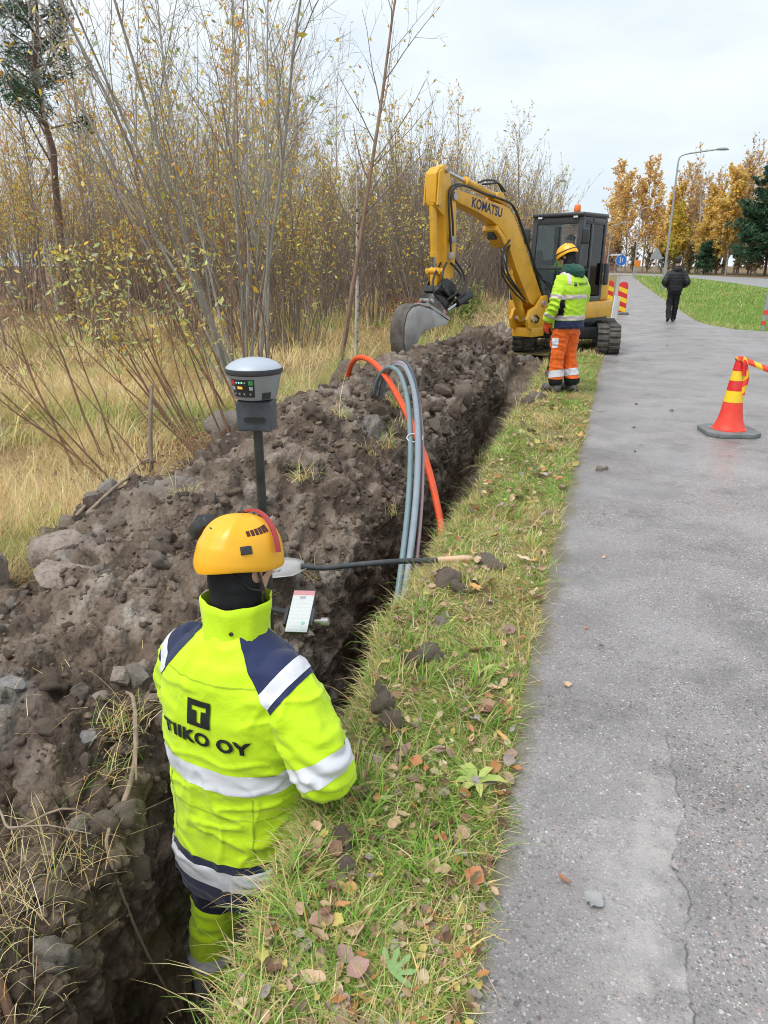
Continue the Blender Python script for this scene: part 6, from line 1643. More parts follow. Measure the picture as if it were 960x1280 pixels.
def stone(x, y, s, seed, mat, label, rot=(0, 0, 0), sink=0.35, flat=0.6, sub=4):
    me = rock_mesh(seed, sub, 0.12, flat, 'stone', 1); me.materials.append(mat)
    o = bpy.data.objects.new('stone', me); COL.objects.link(o)
    o.location = (x, y, soil_z(x, y) + s * flat * (1 - sink) * 0.75); o.scale = (s, s, s); o.rotation_euler = rot
    tag(o, label, 'stone'); return o
stone(-2.74, 2.90, 0.185, 3, M_ROCK, 'large brown boulder at the left edge of the spoil heap', (0.1, -0.2, 0.5), 0.2, 0.62)
stone(-2.50, 2.62, 0.165, 8, M_ROCK, 'pale flat-topped boulder just below the large brown one', (0.25, 0.1, 0.9), 0.3, 0.55)
stone(-2.95, 2.58, 0.17, 12, M_ROCK, 'rounded earth-stained boulder cut by the left picture edge', (0, 0.2, 2.0), 0.25, 0.8)
stone(-2.48, 3.62, 0.07, 21, M_ROCK_G, 'smooth grey oval stone behind the helmet on the heap', (0, 0, 0.4), 0.3, 0.55)
stone(-1.62, 1.68, 0.042, 24, M_ROCK_G, 'small light grey stone in the soil left of the logo', (0, 0, 0.4), 0.3, 0.7)
stone(-1.72, 2.02, 0.07, 27, M_ROCK, 'light brown angular stone near the sleeve of the worker', (0.2, 0, 0.4), 0.3, 0.6)
stone(-1.98, 1.74, 0.06, 29, M_ROCK_G, 'flat grey stone near the left picture edge', (0.2, 0, 1.4), 0.3, 0.4)
stone(-1.42, 2.0, 0.075, 31, M_ROCK_G, 'dark rounded stone half hidden by the worker elbow', (0.1, 0, 1.0), 0.35, 0.6)
clods = [lump_mesh(100 + k) for k in range(5)] + [rock_mesh(120 + k, 3, 0.26, 0.7, 'clod', 1) for k in range(5)]
small = [rock_mesh(140 + k, 1, 0.42, 0.75, 'crumb', 1) for k in range(4)]
for me in clods + small: me.materials.append(M_CLOD)
rr = random.Random(4)
cnt = 0
def clod(x, y, z, s, parent=soil):
    o = bpy.data.objects.new('clod', rr.choice(clods if parent is soil else clods[:5])); COL.objects.link(o); o.parent = parent
    o.location = (x, y, z); o.scale = (s, s * (0.8 + 0.4 * rr.random()), s * (0.7 + 0.4 * rr.random())); o.rotation_euler = (rr.random() * 6, rr.random() * 6, rr.random() * 6)
    return o
while cnt < 285:
    y = 0.9 * (15 / 0.9) ** rr.random(); x = -1.25 - 2.0 * rr.random()
    h = SOIL_BVH.ray_cast(Vector((x, y, 5)), Vector((0, 0, -1)))
    if h[0] is None or h[0].z < -0.35: continue
    s = 0.020 * math.exp(rr.gauss(0.60, 0.55)) * (0.8 + 0.10 * y); s = min(s, 0.17)
    clod(x, y, h[0].z + s * 0.05, s); cnt += 1
# soil crumbs fallen on the verge
for (x, y, s) in ((-0.68, 3.30, 0.075), (-0.62, 3.24, 0.055), (-0.72, 3.36, 0.05), (-0.53, 3.62, 0.06), (-0.48, 3.6, 0.05), (-0.57, 3.66, 0.045), (-0.68, 2.16, 0.06), (-0.63, 2.08, 0.05), (-0.72, 2.25, 0.045), (-0.60, 2.58, 0.06), (-0.66, 2.52, 0.05), (-0.59, 1.5, 0.045), (-0.55, 1.42, 0.035), (-0.83, 8.9, 0.09), (-0.76, 9.0, 0.07), (-0.88, 8.6, 0.08), (-0.82, 10.9, 0.10), (-0.70, 10.7, 0.08), (-0.62, 2.85, 0.05), (0.01, 5.85, 0.035), (0.06, 5.9, 0.028), (0.3, 6.6, 0.012), (0.36, 9.0, 0.02)):
    clod(x, y, float(ground_z(np.array([x]), np.array([y]))[0]) + s * 0.35, s, ground if x < -0.1 else footpath)
# fine crumbs: one joined mass
V = []; F = []; off = 0
base = [(np.array([v.co[:] for v in me.vertices]), np.array([p.vertices[:] for p in me.polygons])) for me in small]
rs = np.random.default_rng(9)
pts_i = rs.integers(60, len(hy) - 2, 30000); pts_j = rs.integers(40, NS - 6, 30000); k = 0
fx = fbm(soil_pts[pts_i, pts_j], 0.35, 3, 77)
for i, j, ff in zip(pts_i, pts_j, fx):
    p = soil_pts[i, j]
    if p[2] < -0.30 or rs.random() > (ff - 0.28) * 3 or p[1] > 12: continue
    bv, bf = base[rs.integers(4)]; s = 0.0066 * math.exp(rs.normal(0.2, 0.65)) * (0.8 + 0.22 * p[1])
    a = rs.random() * 6.28; c, sn = math.cos(a), math.sin(a)
    q = bv * s; q = np.stack([q[:, 0] * c - q[:, 1] * sn, q[:, 0] * sn + q[:, 1] * c, q[:, 2] * 0.75], 1) + p - np.array([0, 0, s * 0.25])
    V.append(q); F.append(bf + off); off += len(q); k += 1
    if k >= 7500: break
mid_ = [rock_mesh(160 + q, 2, 0.28, 0.75, 'crumb', 1) for q in range(4)]
base2 = [(np.array([v.co[:] for v in me.vertices]), np.array([q.vertices[:] for q in me.polygons])) for me in mid_]
nsmall = k
pi_, pj_ = rs.integers(60, len(hy) - 2, 14000), rs.integers(44, NS - 6, 14000); fx = fbm(soil_pts[pi_, pj_], 0.5, 3, 79)
V2 = []; F2 = []; off2 = 0; k2 = 0
for i, j, ff in zip(pi_, pj_, fx):
    p = soil_pts[i, j]
    if p[2] < -0.12 or rs.random() > (ff - 0.30) * 2.6 or p[1] > 13: continue
    bv, bf = base2[rs.integers(4)]; s = 0.013 * math.exp(rs.normal(0.1, 0.5)) * (0.85 + 0.14 * p[1])
    E = np.array(Matrix.Rotation(rs.random() * 6.28, 3, 'Z') @ Matrix.Rotation(rs.normal(0, 0.8), 3, 'X')) * s
    V2.append(bv @ E.T * np.array([1, 1, 0.85]) + p); F2.append(bf + off2); off2 += len(bv); k2 += 1
    if k2 >= 2600: break
V2 = np.concatenate(V2); F2 = np.concatenate(F2)
V = np.concatenate(V); F = np.concatenate(F)
M_CRUMB = soil_material('crumb_soil'); 
tn = np.repeat(rs.random((len(V) // len(base[0][0]), 1)) * 0.5 + 0.15, len(base[0][0]), 0)
tn2 = np.repeat(rs.random((k2, 1)) * 0.66 + 0.14, len(base2[0][0]), 0)
o2 = np_obj('soil_lumps', V2, F2, M_CRUMB, soil, col=np.concatenate([tn2, tn2 * 0, tn2 * 0], 1)); o2['kind'] = 'stuff'
o = np_obj('soil_crumbs', V, F, M_CRUMB, soil, col=np.concatenate([tn, tn * 0, tn * 0], 1)); o['kind'] = 'stuff'

M_DEAD = pmat('dead_branch_bark', (0.34, 0.26, 0.19), (0.19, 0.14, 0.10), 20, 0.8, bump=0.3)
M_ROOT = pmat('brown_root', (0.16, 0.085, 0.05), (0.09, 0.05, 0.032), 20, 0.75, bump=0.3)
def stick(pts, r0, r1, label, mat=M_DEAD, twigs=0, name='branch', seed=1, z_from_soil=True, lift=0.0):
    P = []
    for p in pts:
        z = soil_z(p[0], p[1]) + (p[2] if len(p) > 2 else 0.0) + lift if z_from_soil else p[2]
        P.append(Vector((p[0], p[1], z)))
    P = spline(P, 5); n = len(P)
    b = MB(); b.tube(P, [r0 + (r1 - r0) * i / (n - 1) for i in range(n)], 8)
    q = random.Random(seed)
    for k in range(twigs):
        i = int(n * (0.3 + 0.6 * q.random())); i = min(i, n - 2); d_ = (P[i + 1] - P[i]).normalized()
        d2 = (d_ + Vector((q.gauss(0, 0.6), q.gauss(0, 0.6), abs(q.gauss(0.3, 0.3))))).normalized(); L_ = 0.2 + 0.3 * q.random()
        b.tube([P[i], P[i] + d2 * L_ * 0.5 + Vector((0, 0, 0.02)), P[i] + d2 * L_], [r1 * 0.9, r1 * 0.6, r1 * 0.3], 5)
    o = b.build(name, mat); tag(o, label, 'branch'); return o
stick([(-3.00, 3.15, 0.02), (-3.12, 3.6, 0.04), (-3.30, 4.1, 0.10), (-3.42, 4.5, 0.16), (-3.44, 4.75, 0.12)], 0.011, 0.016, 'long pale dead branch leaning from the boulders up to the shoots', twigs=2)
stick([(-2.95, 3.35, 0.03), (-3.05, 3.9, 0.03), (-3.12, 4.25, 0.05), (-3.3, 4.7, 0.05)], 0.012, 0.006, 'second thinner dead branch lying beside the long pale one', twigs=3, seed=4)
stick([(-3.46, 4.72, 0.0), (-3.44, 4.74, 0.35), (-3.42, 4.8, 0.72)], 0.022, 0.014, 'short broken upright stake where the dead branches meet', seed=3)
stick([(-3.9, 7.95, 0.06), (-3.5, 7.7, 0.09), (-3.04, 7.3, 0.10)], 0.035, 0.022, 'grey fallen log behind the survey receiver', name='log')
stick([(-1.66, 1.96, 0.03), (-1.55, 1.86, 0.05), (-1.46, 1.74, 0.04), (-1.40, 1.62, 0.03), (-1.37, 1.52, 0.02)], 0.006, 0.010, 'bent grey root lying on the soil left of the worker', twigs=1)
stick([(-1.34, 1.42, 0.05), (-1.30, 1.36, 0.03), (-1.24, 1.37, 0.03), (-1.18, 1.44, 0.10)], 0.006, 0.004, 'thin dark root poking from the trench wall beside the hem')
stick([(-1.55, 1.0, 0.06), (-1.42, 0.98, 0.06), (-1.30, 0.93, 0.04), (-1.18, 0.86, -0.02), (-1.08, 0.76, -0.03)], 0.009, 0.013, 'red-brown root in the near left corner', M_ROOT, name='root')
stick([(-1.75, 1.35, 0.05), (-1.60, 1.28, 0.09), (-1.52, 1.25, 0.10), (-1.40, 1.36, 0.12), (-1.30, 1.48, 0.06)], 0.004, 0.003, 'thin straw-coloured twig arching over the near soil', twigs=2, seed=8)
stick([(-4.0, 5.0, 0.25), (-3.7, 4.75, 0.1), (-3.4, 4.5, 0.12), (-3.2, 4.3, 0.04)], 0.008, 0.004, 'brown twig lying in leaf litter below the shoots', M_ROOT, twigs=3, seed=6)
b = MB(); b.tube(spline([(-2.85, 13.2, 0.16), (-2.70, 14.2, 0.10), (-2.6, 15.2, 0.07), (-2.35, 17.2, 0.06), (-2.0, 19.5, 0.06)], 6), 0.035, 12); tag(b.build('pipe', M_C_GREY), 'long grey pipe lying on the grass behind the spoil heap', 'pipe')
# ------------------------------------------------------------------ plants
rng = np.random.default_rng(7)
def leaf_material(name, rough=0.55, trans=0.3):
    m = Mat(name, rough, 0, 0.3)
    a = m.attr('tone').outputs['Color']
    n = m.noise(m.pos(), 30.0, 2)
    c = m.mix(m.math('MULTIPLY', n, 0.45), a, (0.10, 0.075, 0.03), 'MULTIPLY')
    m.set('Base Color', a)
    tr = m.n('ShaderNodeBsdfTranslucent', {'Color': a}); mx = m.n('ShaderNodeMixShader', {'Fac': trans})
    out = m.nt.nodes['Material Output']
    m.nt.links.new(m.b.outputs['BSDF'], mx.inputs[1]); m.nt.links.new(tr.outputs['BSDF'], mx.inputs[2])
    m.nt.links.new(mx.outputs['Shader'], out.inputs['Surface'])
    return m.m
M_BLADE = leaf_material('grass_blade')
M_LEAF = leaf_material('tree_leaf', 0.5, 0.35)

def blades(name, pos, L, W, ang, phi0, phi1, col, segs=3, col_tip=None, parent=None, kind='stuff'):
    N = len(pos)
    d = np.stack([np.cos(ang), np.sin(ang), np.zeros(N)], 1)
    sa = ang + PI / 2 + rng.normal(0, 0.5, N)
    s = np.stack([np.cos(sa), np.sin(sa), np.zeros(N)], 1)
    V = np.zeros((N, segs + 1, 2, 3)); Cc = np.zeros((N, segs + 1, 2, 3))
    p = pos.copy()
    for k in range(segs + 1):
        t = k / segs
        w = W * (1 - t) ** 0.7 * 0.5 + W * 0.03
        V[:, k, 0] = p - s * w[:, None]; V[:, k, 1] = p + s * w[:, None]
        cc = col if col_tip is None else col * (1 - t) + col_tip * t
        Cc[:, k, 0] = cc; Cc[:, k, 1] = cc
        ph = phi0 + phi1 * (t + 0.5 / segs)
        p = p + (L / segs)[:, None] * (d * np.sin(ph)[:, None] + np.array([0, 0, 1.0]) * np.cos(ph)[:, None])
    idx = np.arange(N * (segs + 1) * 2).reshape(N, segs + 1, 2)
    F = np.stack([idx[:, :-1, 0], idx[:, :-1, 1], idx[:, 1:, 1], idx[:, 1:, 0]], -1).reshape(-1, 4)
    o = np_obj(name, V.reshape(-1, 3), F, M_BLADE, parent, col=Cc.reshape(-1, 3))
    return o

def pick(N, cols, wts, var=0.15):
    c = np.array(cols)[rng.choice(len(cols), N, p=np.array(wts) / sum(wts))]
    return np.clip(c * (1 + rng.normal(0, var, (N, 1))) * (1 + rng.normal(0, 0.06, (N, 3))), 0.005, 0.95)

GREEN = [(0.16, 0.33, 0.045), (0.25, 0.43, 0.07), (0.36, 0.48, 0.11), (0.62, 0.50, 0.22), (0.52, 0.38, 0.17), (0.70, 0.60, 0.33)]
STRAW = [(0.68, 0.51, 0.23), (0.78, 0.62, 0.32), (0.56, 0.41, 0.18), (0.50, 0.42, 0.16), (0.82, 0.70, 0.43), (0.40, 0.26, 0.13)]

# verge grass: short, matted, green and straw
def verge_points(N, y0, y1, pw=1.0):
    y = y0 + (y1 - y0) * rng.random(N) ** pw
    a, b = lip(y) - 0.01, path_left(y) + 0.05 * fbm(P2(np.zeros(N), y), 0.18, 2, 64) ** 1.5 + 0.012
    x = a + (b - a) * rng.random(N) ** 0.9
    clump = fbm(P2(x, y), 0.16, 3, 61)
    keep = rng.random(N) < np.clip((clump - 0.30) * 4.2, 0.04, 1.0) * np.where(x > b - 0.07, 0.5, 1.0) * np.where((np.hypot(x + 0.56, y - 9.55) < 0.28), 0.25, 1.0)
    return x[keep], y[keep], clump[keep], a[keep], b[keep]
for (N, y0, y1, Lm, Wm) in ((26000, 0.35, 2.2, 0.036, 0.0032), (36000, 2.2, 5.5, 0.040, 0.0040), (26000, 5.5, 14.0, 0.05, 0.007), (16000, 14.0, 34.0, 0.06, 0.016)):
    x, y, cl, a, b = verge_points(N, y0, y1)
    n = len(x)
    z = ground_z(x, y) - 0.006
    patch = fbm(P2(x, y), 0.45, 3, 66)
    lipw = sstep(0.16, 0.0, x - a)
    gw = np.clip((patch - 0.34) * 4, 0.10, 1)[:, None]
    cg = pick(n, GREEN[:3], [3, 4, 2]); cs = pick(n, GREEN[3:], [3, 2, 2])
    isg = rng.random((n, 1)) < gw * 0.85 * (1 - 0.6 * lipw[:, None])
    col = np.where(isg, cg, cs)
    Ls = Lm * np.exp(rng.normal(0, 0.45, n)) * (0.55 + cl * 1.0) * np.where(isg[:, 0], 1.0, 1.15)
    dirn = fbm(P2(x, y), 0.3, 2, 70) * 12 + rng.normal(0, 0.8, n)
    dirn = np.where((x < a + 0.10) & (rng.random(n) < 0.7), PI + rng.normal(0, 0.6, n), dirn)
    phi0 = np.abs(rng.normal(0.85, 0.35, n)); phi1 = np.abs(rng.normal(0.75, 0.4, n))
    blades('verge_grass', np.stack([x, y, z], 1), Ls, Wm * np.exp(rng.normal(0, 0.3, n)), dirn, phi0, phi1, col, 3)

# flattened straw and moss between the green blades
N = 26000
y = 0.5 * (14.0 / 0.5) ** rng.random(N); a, b = lip(y), path_left(y); x = a + (b - a + 0.02) * rng.random(N)
blades('verge_grass_flat', np.stack([x, y, ground_z(x, y) + 0.004 + 0.012 * rng.random(N)], 1), 0.055 * np.exp(rng.normal(0, 0.4, N)), 0.0022 * (1 + 0.2 * y), rng.random(N) * 6.28, rng.normal(1.35, 0.18, N), rng.normal(0.2, 0.3, N), pick(N, GREEN, [3, 4, 3, 3, 3, 3]), 2)
# overhanging fringe along the trench lip: longer, straw coloured
N = 5200
y = 0.4 * (13.0 / 0.4) ** rng.random(N); x = lip(y) + rng.random(N) * 0.07 - 0.005
keep = rng.random(N) < np.clip((fbm(P2(x, y), 0.25, 2, 72) - 0.33) * 4, 0.05, 1); x, y = x[keep], y[keep]; N = len(x)
blades('lip_grass', np.stack([x, y, ground_z(x, y) - 0.004], 1), 0.085 * np.exp(rng.normal(0, 0.4, N)), 0.0026 * (1 + y * 0.12), PI + rng.normal(0, 0.9, N), np.abs(rng.normal(0.5, 0.35, N)), np.abs(rng.normal(1.5, 0.5, N)), pick(N, GREEN, [2, 3, 3, 4, 3, 3]), 4)
# long drooping green tussocks lying across the verge
def tussock(cx, cy, n, L, cols, wts, spread=0.04, ang0=None, zoff=0.0, width=0.004, z=None, asp=0.6):
    a = rng.random(n) * 2 * PI if ang0 is None else rng.normal(ang0, asp, n)
    px = cx + rng.normal(0, spread, n); py = cy + rng.normal(0, spread, n)
    pz = (ground_z(px, py) if z is None else np.full(n, z)) + zoff
    return (np.stack([px, py, pz], 1), L * np.exp(rng.normal(0, 0.35, n)), np.full(n, width), a, np.abs(rng.normal(0.45, 0.3, n)), np.abs(rng.normal(1.15, 0.35, n)), pick(n, cols, wts))
def merge(name, sets, segs=4):
    A = [np.concatenate([s[k] for s in sets]) for k in range(7)]
    return blades(name, *A, segs=segs)
ts = []
for k in range(46):
    y = 0.7 * (10 / 0.7) ** rng.random(); a = float(lip(np.array([y]))[0]); x = a + 0.02 + rng.random() * (-0.30 - a)
    ts.append(tussock(x, y, 45, 0.11, GREEN, [4, 5, 3, 2, 1, 1.5], 0.035, rng.random() * 6.3 if k % 3 else None, width=0.0038 + 0.0004 * y))
merge('grass_tussocks', ts)
for o in list(COL.objects):
    if o.name.startswith(('verge_grass', 'lip_grass', 'grass_tussocks')):
        tag(o, None, None, None, 'stuff')

# dry meadow on the left -------------------------------------------------
def meadow_pts(N, x0, x1, y0, y1):
    x = x0 + (x1 - x0) * rng.random(N); y = y0 + (y1 - y0) * rng.random(N)
    foot = np.interp(y, [0, 2, 3, 5, 8, 12, 16, 20], [-2.3, -2.75, -2.95, -3.2, -3.1, -3.1, -3.2, -2.0])
    c = fbm(P2(x, y), 0.55, 3, 81)
    k = (x < foot) & (rng.random(N) < np.clip((c - 0.28) * 3.6, 0.06, 1))
    return x[k], y[k], c[k]
for (N, x0, x1, y0, y1, Lm, Wm) in ((34000, -5.2, -2.2, 0.9, 5.0, 0.22, 0.0035), (42000, -8, -2.8, 5.0, 10.0, 0.28, 0.0055), (36000, -16, -2.0, 10, 20, 0.36, 0.010), (30000, -26, -5.2, 2.0, 24, 0.34, 0.013), (14000, -12, -1.4, 20, 46, 0.36, 0.022)):
    x, y, c = meadow_pts(N, x0, x1, y0, y1); n = len(x)
    forest = sstep(-9, -14, x + (fbm(P2(x, y), 3, 2, 83) - 0.5) * 5)
    kk = rng.random(n) > forest * 0.8; x, y, c = x[kk], y[kk], c[kk]; n = len(x)
    gr = np.clip((fbm(P2(x, y), 1.6, 3, 84) - 0.52) * 5, 0, 0.75) 
    col = np.where((rng.random(n) < gr)[:, None], pick(n, GREEN, [3, 4, 5, 3, 1, 1]), pick(n, STRAW, [5, 5, 3, 2, 3, 1]))
    dirn = fbm(P2(x, y), 0.8, 2, 86) * 14 + rng.normal(0, 0.7, n)
    blades('meadow_grass', np.stack([x, y, ground_z(x, y) - 0.01], 1), Lm * (0.5 + c) * np.exp(rng.normal(0, 0.4, n)), Wm * np.exp(rng.normal(0, 0.25, n)), dirn, np.abs(rng.normal(0.45, 0.35, n)), np.abs(rng.normal(1.25, 0.5, n)), col, 3)
# green bank between path and road
for (N, x0, x1, y0, y1, Lm, Wm) in ((42000, 2.2, 10, 19.6, 34, 0.10, 0.011), (32000, 1.7, 9.5, 34, 64, 0.10, 0.026), (16000, 1.0, 9, 64, 112, 0.12, 0.06)):
    x = x0 + (x1 - x0) * rng.random(N); y = y0 + (y1 - y0) * rng.random(N)
    k = (x > path_right(y) - 0.02 * rng.random(N)) & (x < np.interp(y, [14, 24, 40, 56, 70, 84, 101, 114], [10, 9, 8.4, 8, 7.6, 6.2, 2.2, -6]) - 0.1)
    x, y = x[k], y[k]; n = len(x)
    edge = np.clip(1 - (x - path_right(y)) / 0.8, 0, 1)
    dry = np.clip((fbm(P2(x, y), 1.4, 3, 91) - 0.5) * 3, 0, 0.6) + edge * 0.45
    col = np.where((rng.random(n) < dry + 0.15)[:, None], pick(n, GREEN, [1, 2, 3, 4, 2, 2]), pick(n, [(0.17, 0.32, 0.05), (0.25, 0.41, 0.075), (0.40, 0.49, 0.13)], [3, 4, 3]))
    blades('bank_grass', np.stack([x, y, ground_z(x, y) - 0.01], 1), Lm * np.exp(rng.normal(0, 0.4, n)), Wm * np.exp(rng.normal(0, 0.25, n)), rng.random(n) * 6.28, np.abs(rng.normal(0.5, 0.3, n)), np.abs(rng.normal(0.8, 0.4, n)), col, 2)
for o in list(COL.objects):
    if o.name.startswith(('meadow_grass', 'bank_grass')):
        tag(o, None, None, None, 'stuff')

# ------------------------------------------------------------------ trees
class TreeGeo:
    def __init__(s, seed): s.r = random.Random(seed); s.tr = []; s.tw = []; s.lv = []
    def branch(s, p, d, L, r, lev, spec, r_end=0.25):
        R_ = s.r; n = spec['seg'][min(lev, len(spec['seg']) - 1)]
        pts = [p.copy()]; rad = [r]
        d = d.normalized(); up = spec['up'][min(lev, len(spec['up']) - 1)]; wob = spec['wob'][min(lev, len(spec['wob']) - 1)]
        st = L / n
        for k in range(n):
            d = (d + Vector((R_.gauss(0, wob), R_.gauss(0, wob), R_.gauss(0, wob) + up * st))).normalized()
            p = p + d * st
            pts.append(p.copy()); rad.append(r * (1 - (1 - r_end) * (k + 1) / n))
        (s.tr if lev <= spec.get('trunk_lev', 0) else s.tw).append((pts, rad, lev))
        if lev < spec['levels']:
            cnt = spec['kids'][lev]; cnt = max(1, int(round(cnt * (0.75 + 0.5 * R_.random()) * (1 if lev == 0 else min(1.3, L / spec['ref'][lev])))))
            t0 = spec['t0'][lev]
            for c in range(cnt):
                t = t0 + (1 - t0) * ((c + R_.random()) / cnt)
                i = min(int(t * n), n - 1); q = pts[i].lerp(pts[i + 1], t * n - i)
                ax = (pts[i + 1] - pts[i]).normalized()
                a = spec['ang'][lev] * (0.7 + 0.6 * R_.random()); az = R_.random() * 2 * PI
                o = ax.orthogonal().normalized(); o2 = ax.cross(o)
                dd = ax * math.cos(a) + (o * math.cos(az) + o2 * math.sin(az)) * math.sin(a)
                Ln = L * spec['len'][lev] * (0.6 + 0.6 * R_.random()) * (1 - spec['taper'][lev] * (t - t0) / max(1e-3, 1 - t0))
                rr = max(spec['rmin'], min(rad[i] * spec['rk'][lev] * (0.7 + 0.5 * R_.random()), rad[i] * 0.9))
                s.branch(q, dd, Ln, rr, lev + 1, spec, 0.3)
        if lev >= spec.get('leaf_lev', 99):
            for k in range(1, n + 1):
                nl = spec['leaves'] * (0.6 + 0.8 * R_.random())
                nl = int(nl) + (R_.random() < nl - int(nl))
                hz = pts[k].z
                if not (spec.get('lz', (-1, 999))[0] <= hz <= spec.get('lz', (-1, 999))[1]): continue
                for _ in range(nl):
                    q = pts[k - 1].lerp(pts[k], R_.random())
                    s.lv.append((q, Vector((R_.gauss(0, 1), R_.gauss(0, 1), R_.gauss(-0.5, 0.8))).normalized()))
    @staticmethod
    def mesh_tubes(tubes, name, mat, sides=(7, 5, 3, 3, 3), col=None):
        V = []; F = []; off = 0
        for pts, rad, lev in tubes:
            n = sides[min(lev, len(sides) - 1)]
            P = np.array([tuple(p) for p in pts]); r = np.array(rad)
            T = np.gradient(P, axis=0); T /= np.maximum(np.linalg.norm(T, axis=1, keepdims=True), 1e-9)
            a = np.array([0, 0, 1.0]) if abs(T[0, 2]) < 0.9 else np.array([1.0, 0, 0])
            u = np.cross(T, a); u /= np.maximum(np.linalg.norm(u, axis=1, keepdims=True), 1e-9); w = np.cross(T, u)
            th = np.arange(n) * 2 * PI / n
            ring = P[:, None] + r[:, None, None] * (u[:, None] * np.cos(th)[None, :, None] + w[:, None] * np.sin(th)[None, :, None])
            V.append(ring.reshape(-1, 3)); m = len(P)
            idx = off + np.arange(m * n).reshape(m, n); nx = np.roll(idx, -1, 1)
            F.append(np.stack([idx[:-1], nx[:-1], nx[1:], idx[1:]], -1).reshape(-1, 4)); off += m * n
        return np_mesh(name, np.concatenate(V), np.concatenate(F), mat, smooth=True)
    def leaf_arrays(s, size, cols, wts, slim=0.45):
        n = len(s.lv)
        if not n: return None
        q = np.array([tuple(a) for a, _ in s.lv]); d = np.array([tuple(b) for _, b in s.lv])
        r = rng.normal(0, 1, (n, 3)); sd = np.cross(d, r); sd /= np.maximum(np.linalg.norm(sd, axis=1, keepdims=True), 1e-9)
        sz = size * np.exp(rng.normal(0, 0.25, n))[:, None]
        V = np.stack([q, q + d * sz * 0.5 + sd * sz * slim * 0.5, q + d * sz, q + d * sz * 0.5 - sd * sz * slim * 0.5], 1)
        c = np.repeat(pick(n, cols, wts, 0.18)[:, None], 4, 1)
        return V.reshape(-1, 3), np.arange(n * 4).reshape(n, 4), c.reshape(-1, 3)

def bark(name, c1, c2, birch=False, scale=14):
    m = Mat(name, 0.8, 0, 0.25)
    v = m.coord(); z = m.n('ShaderNodeMapping', {'Vector': v, 'Scale': (1, 1, 0.35)}).outputs['Vector']
    f = m.noise(z, scale, 5, 0.65)
    c = m.mix(m.ramp(f, [(0.35, 0.0), (0.65, 1.0)]), c1, c2)
    if birch:
        zz = m.n('ShaderNodeMapping', {'Vector': v, 'Scale': (6, 6, 22)}).outputs['Vector']
        c = m.mix(m.ramp(m.noise(zz, 1.0, 4, 0.7), [(0.55, 0.0), (0.62, 1.0)]), c, (0.04, 0.035, 0.03))
    m.set('Base Color', c); m.bump(f, 0.4, 0.01)
    return m.m
M_BK_GREY = bark('grey_willow_bark', (0.36, 0.335, 0.29), (0.22, 0.20, 0.17))
M_BK_BROWN = bark('brown_twig_bark', (0.32, 0.255, 0.21), (0.18, 0.145, 0.12))
M_BK_RED = bark('reddish_shoot_bark', (0.24, 0.13, 0.08), (0.12, 0.072, 0.048))
M_BK_BIRCH = bark('birch_bark', (0.62, 0.58, 0.54), (0.42, 0.37, 0.33), True)
M_BK_YBIRCH = bark('young_birch_bark', (0.36, 0.25, 0.18), (0.20, 0.13, 0.095))
M_BK_PINE = bark('pine_bark', (0.20, 0.11, 0.07), (0.09, 0.065, 0.055))
M_BK_DIST = bark('grey_brown_bark', (0.36, 0.295, 0.25), (0.21, 0.17, 0.145))
YEL = [(0.80, 0.52, 0.06), (0.72, 0.42, 0.05), (0.70, 0.60, 0.12), (0.50, 0.50, 0.13), (0.76, 0.34, 0.05)]
PALE = [(0.60, 0.58, 0.24), (0.46, 0.52, 0.20), (0.68, 0.54, 0.14), (0.40, 0.44, 0.26)]
GOLD = [(0.86, 0.57, 0.19), (0.80, 0.50, 0.18), (0.88, 0.66, 0.25), (0.70, 0.48, 0.24)]

def plant(name, geo, trunk_mat, twig_mat, leaf=None, label=None, cat='tree', group=None, trunk_name='trunk', sides=(7, 5, 3, 3)):
    o = empty(name, (0, 0, 0), 0, label, cat, group)
    if geo.tr: link(bpy.data.objects.new(trunk_name, TreeGeo.mesh_tubes(geo.tr, trunk_name, trunk_mat, sides)), o)
    cr = None
    if geo.tw:
        cr = link(bpy.data.objects.new('crown', TreeGeo.mesh_tubes(geo.tw, 'crown', twig_mat, sides)), o)
    if leaf is not None and geo.lv:
        V, F, c = geo.leaf_arrays(*leaf)
        me = np_mesh('foliage', V, F, M_LEAF, col=c)
        lf = link(bpy.data.objects.new('foliage', me), cr if cr is not None else o)
        lf['kind'] = 'stuff'
    return o
def multi(seed, n, hmin, hmax, lean, r0, spec, spread=0.15, bias=(0, 0)):
    g = TreeGeo(seed); R_ = g.r
    for k in range(n):
        az = R_.random() * 2 * PI; ln = lean * (0.25 + 0.75 * R_.random())
        p = Vector((math.cos(az) * spread * R_.random(), math.sin(az) * spread * R_.random(), -0.06))
        d = Vector((math.cos(az) * math.sin(ln) + bias[0], math.sin(az) * math.sin(ln) + bias[1], math.cos(ln)))
        h = hmin + (hmax - hmin) * R_.random()
        g.branch(p, d, h, r0 * (0.55 + 0.6 * R_.random()) * h / hmax, 0, spec, 0.18)
    return g
GZ = lambda x, y: float(ground_z(np.array([x]), np.array([y]))[0])
def put(o, x, y, rz=0, sc=1.0):
    o.location = (x, y, GZ(x, y)); o.rotation_euler = (0, 0, rz); o.scale = (sc, sc, sc) if not hasattr(sc, '__len__') else sc
    return o

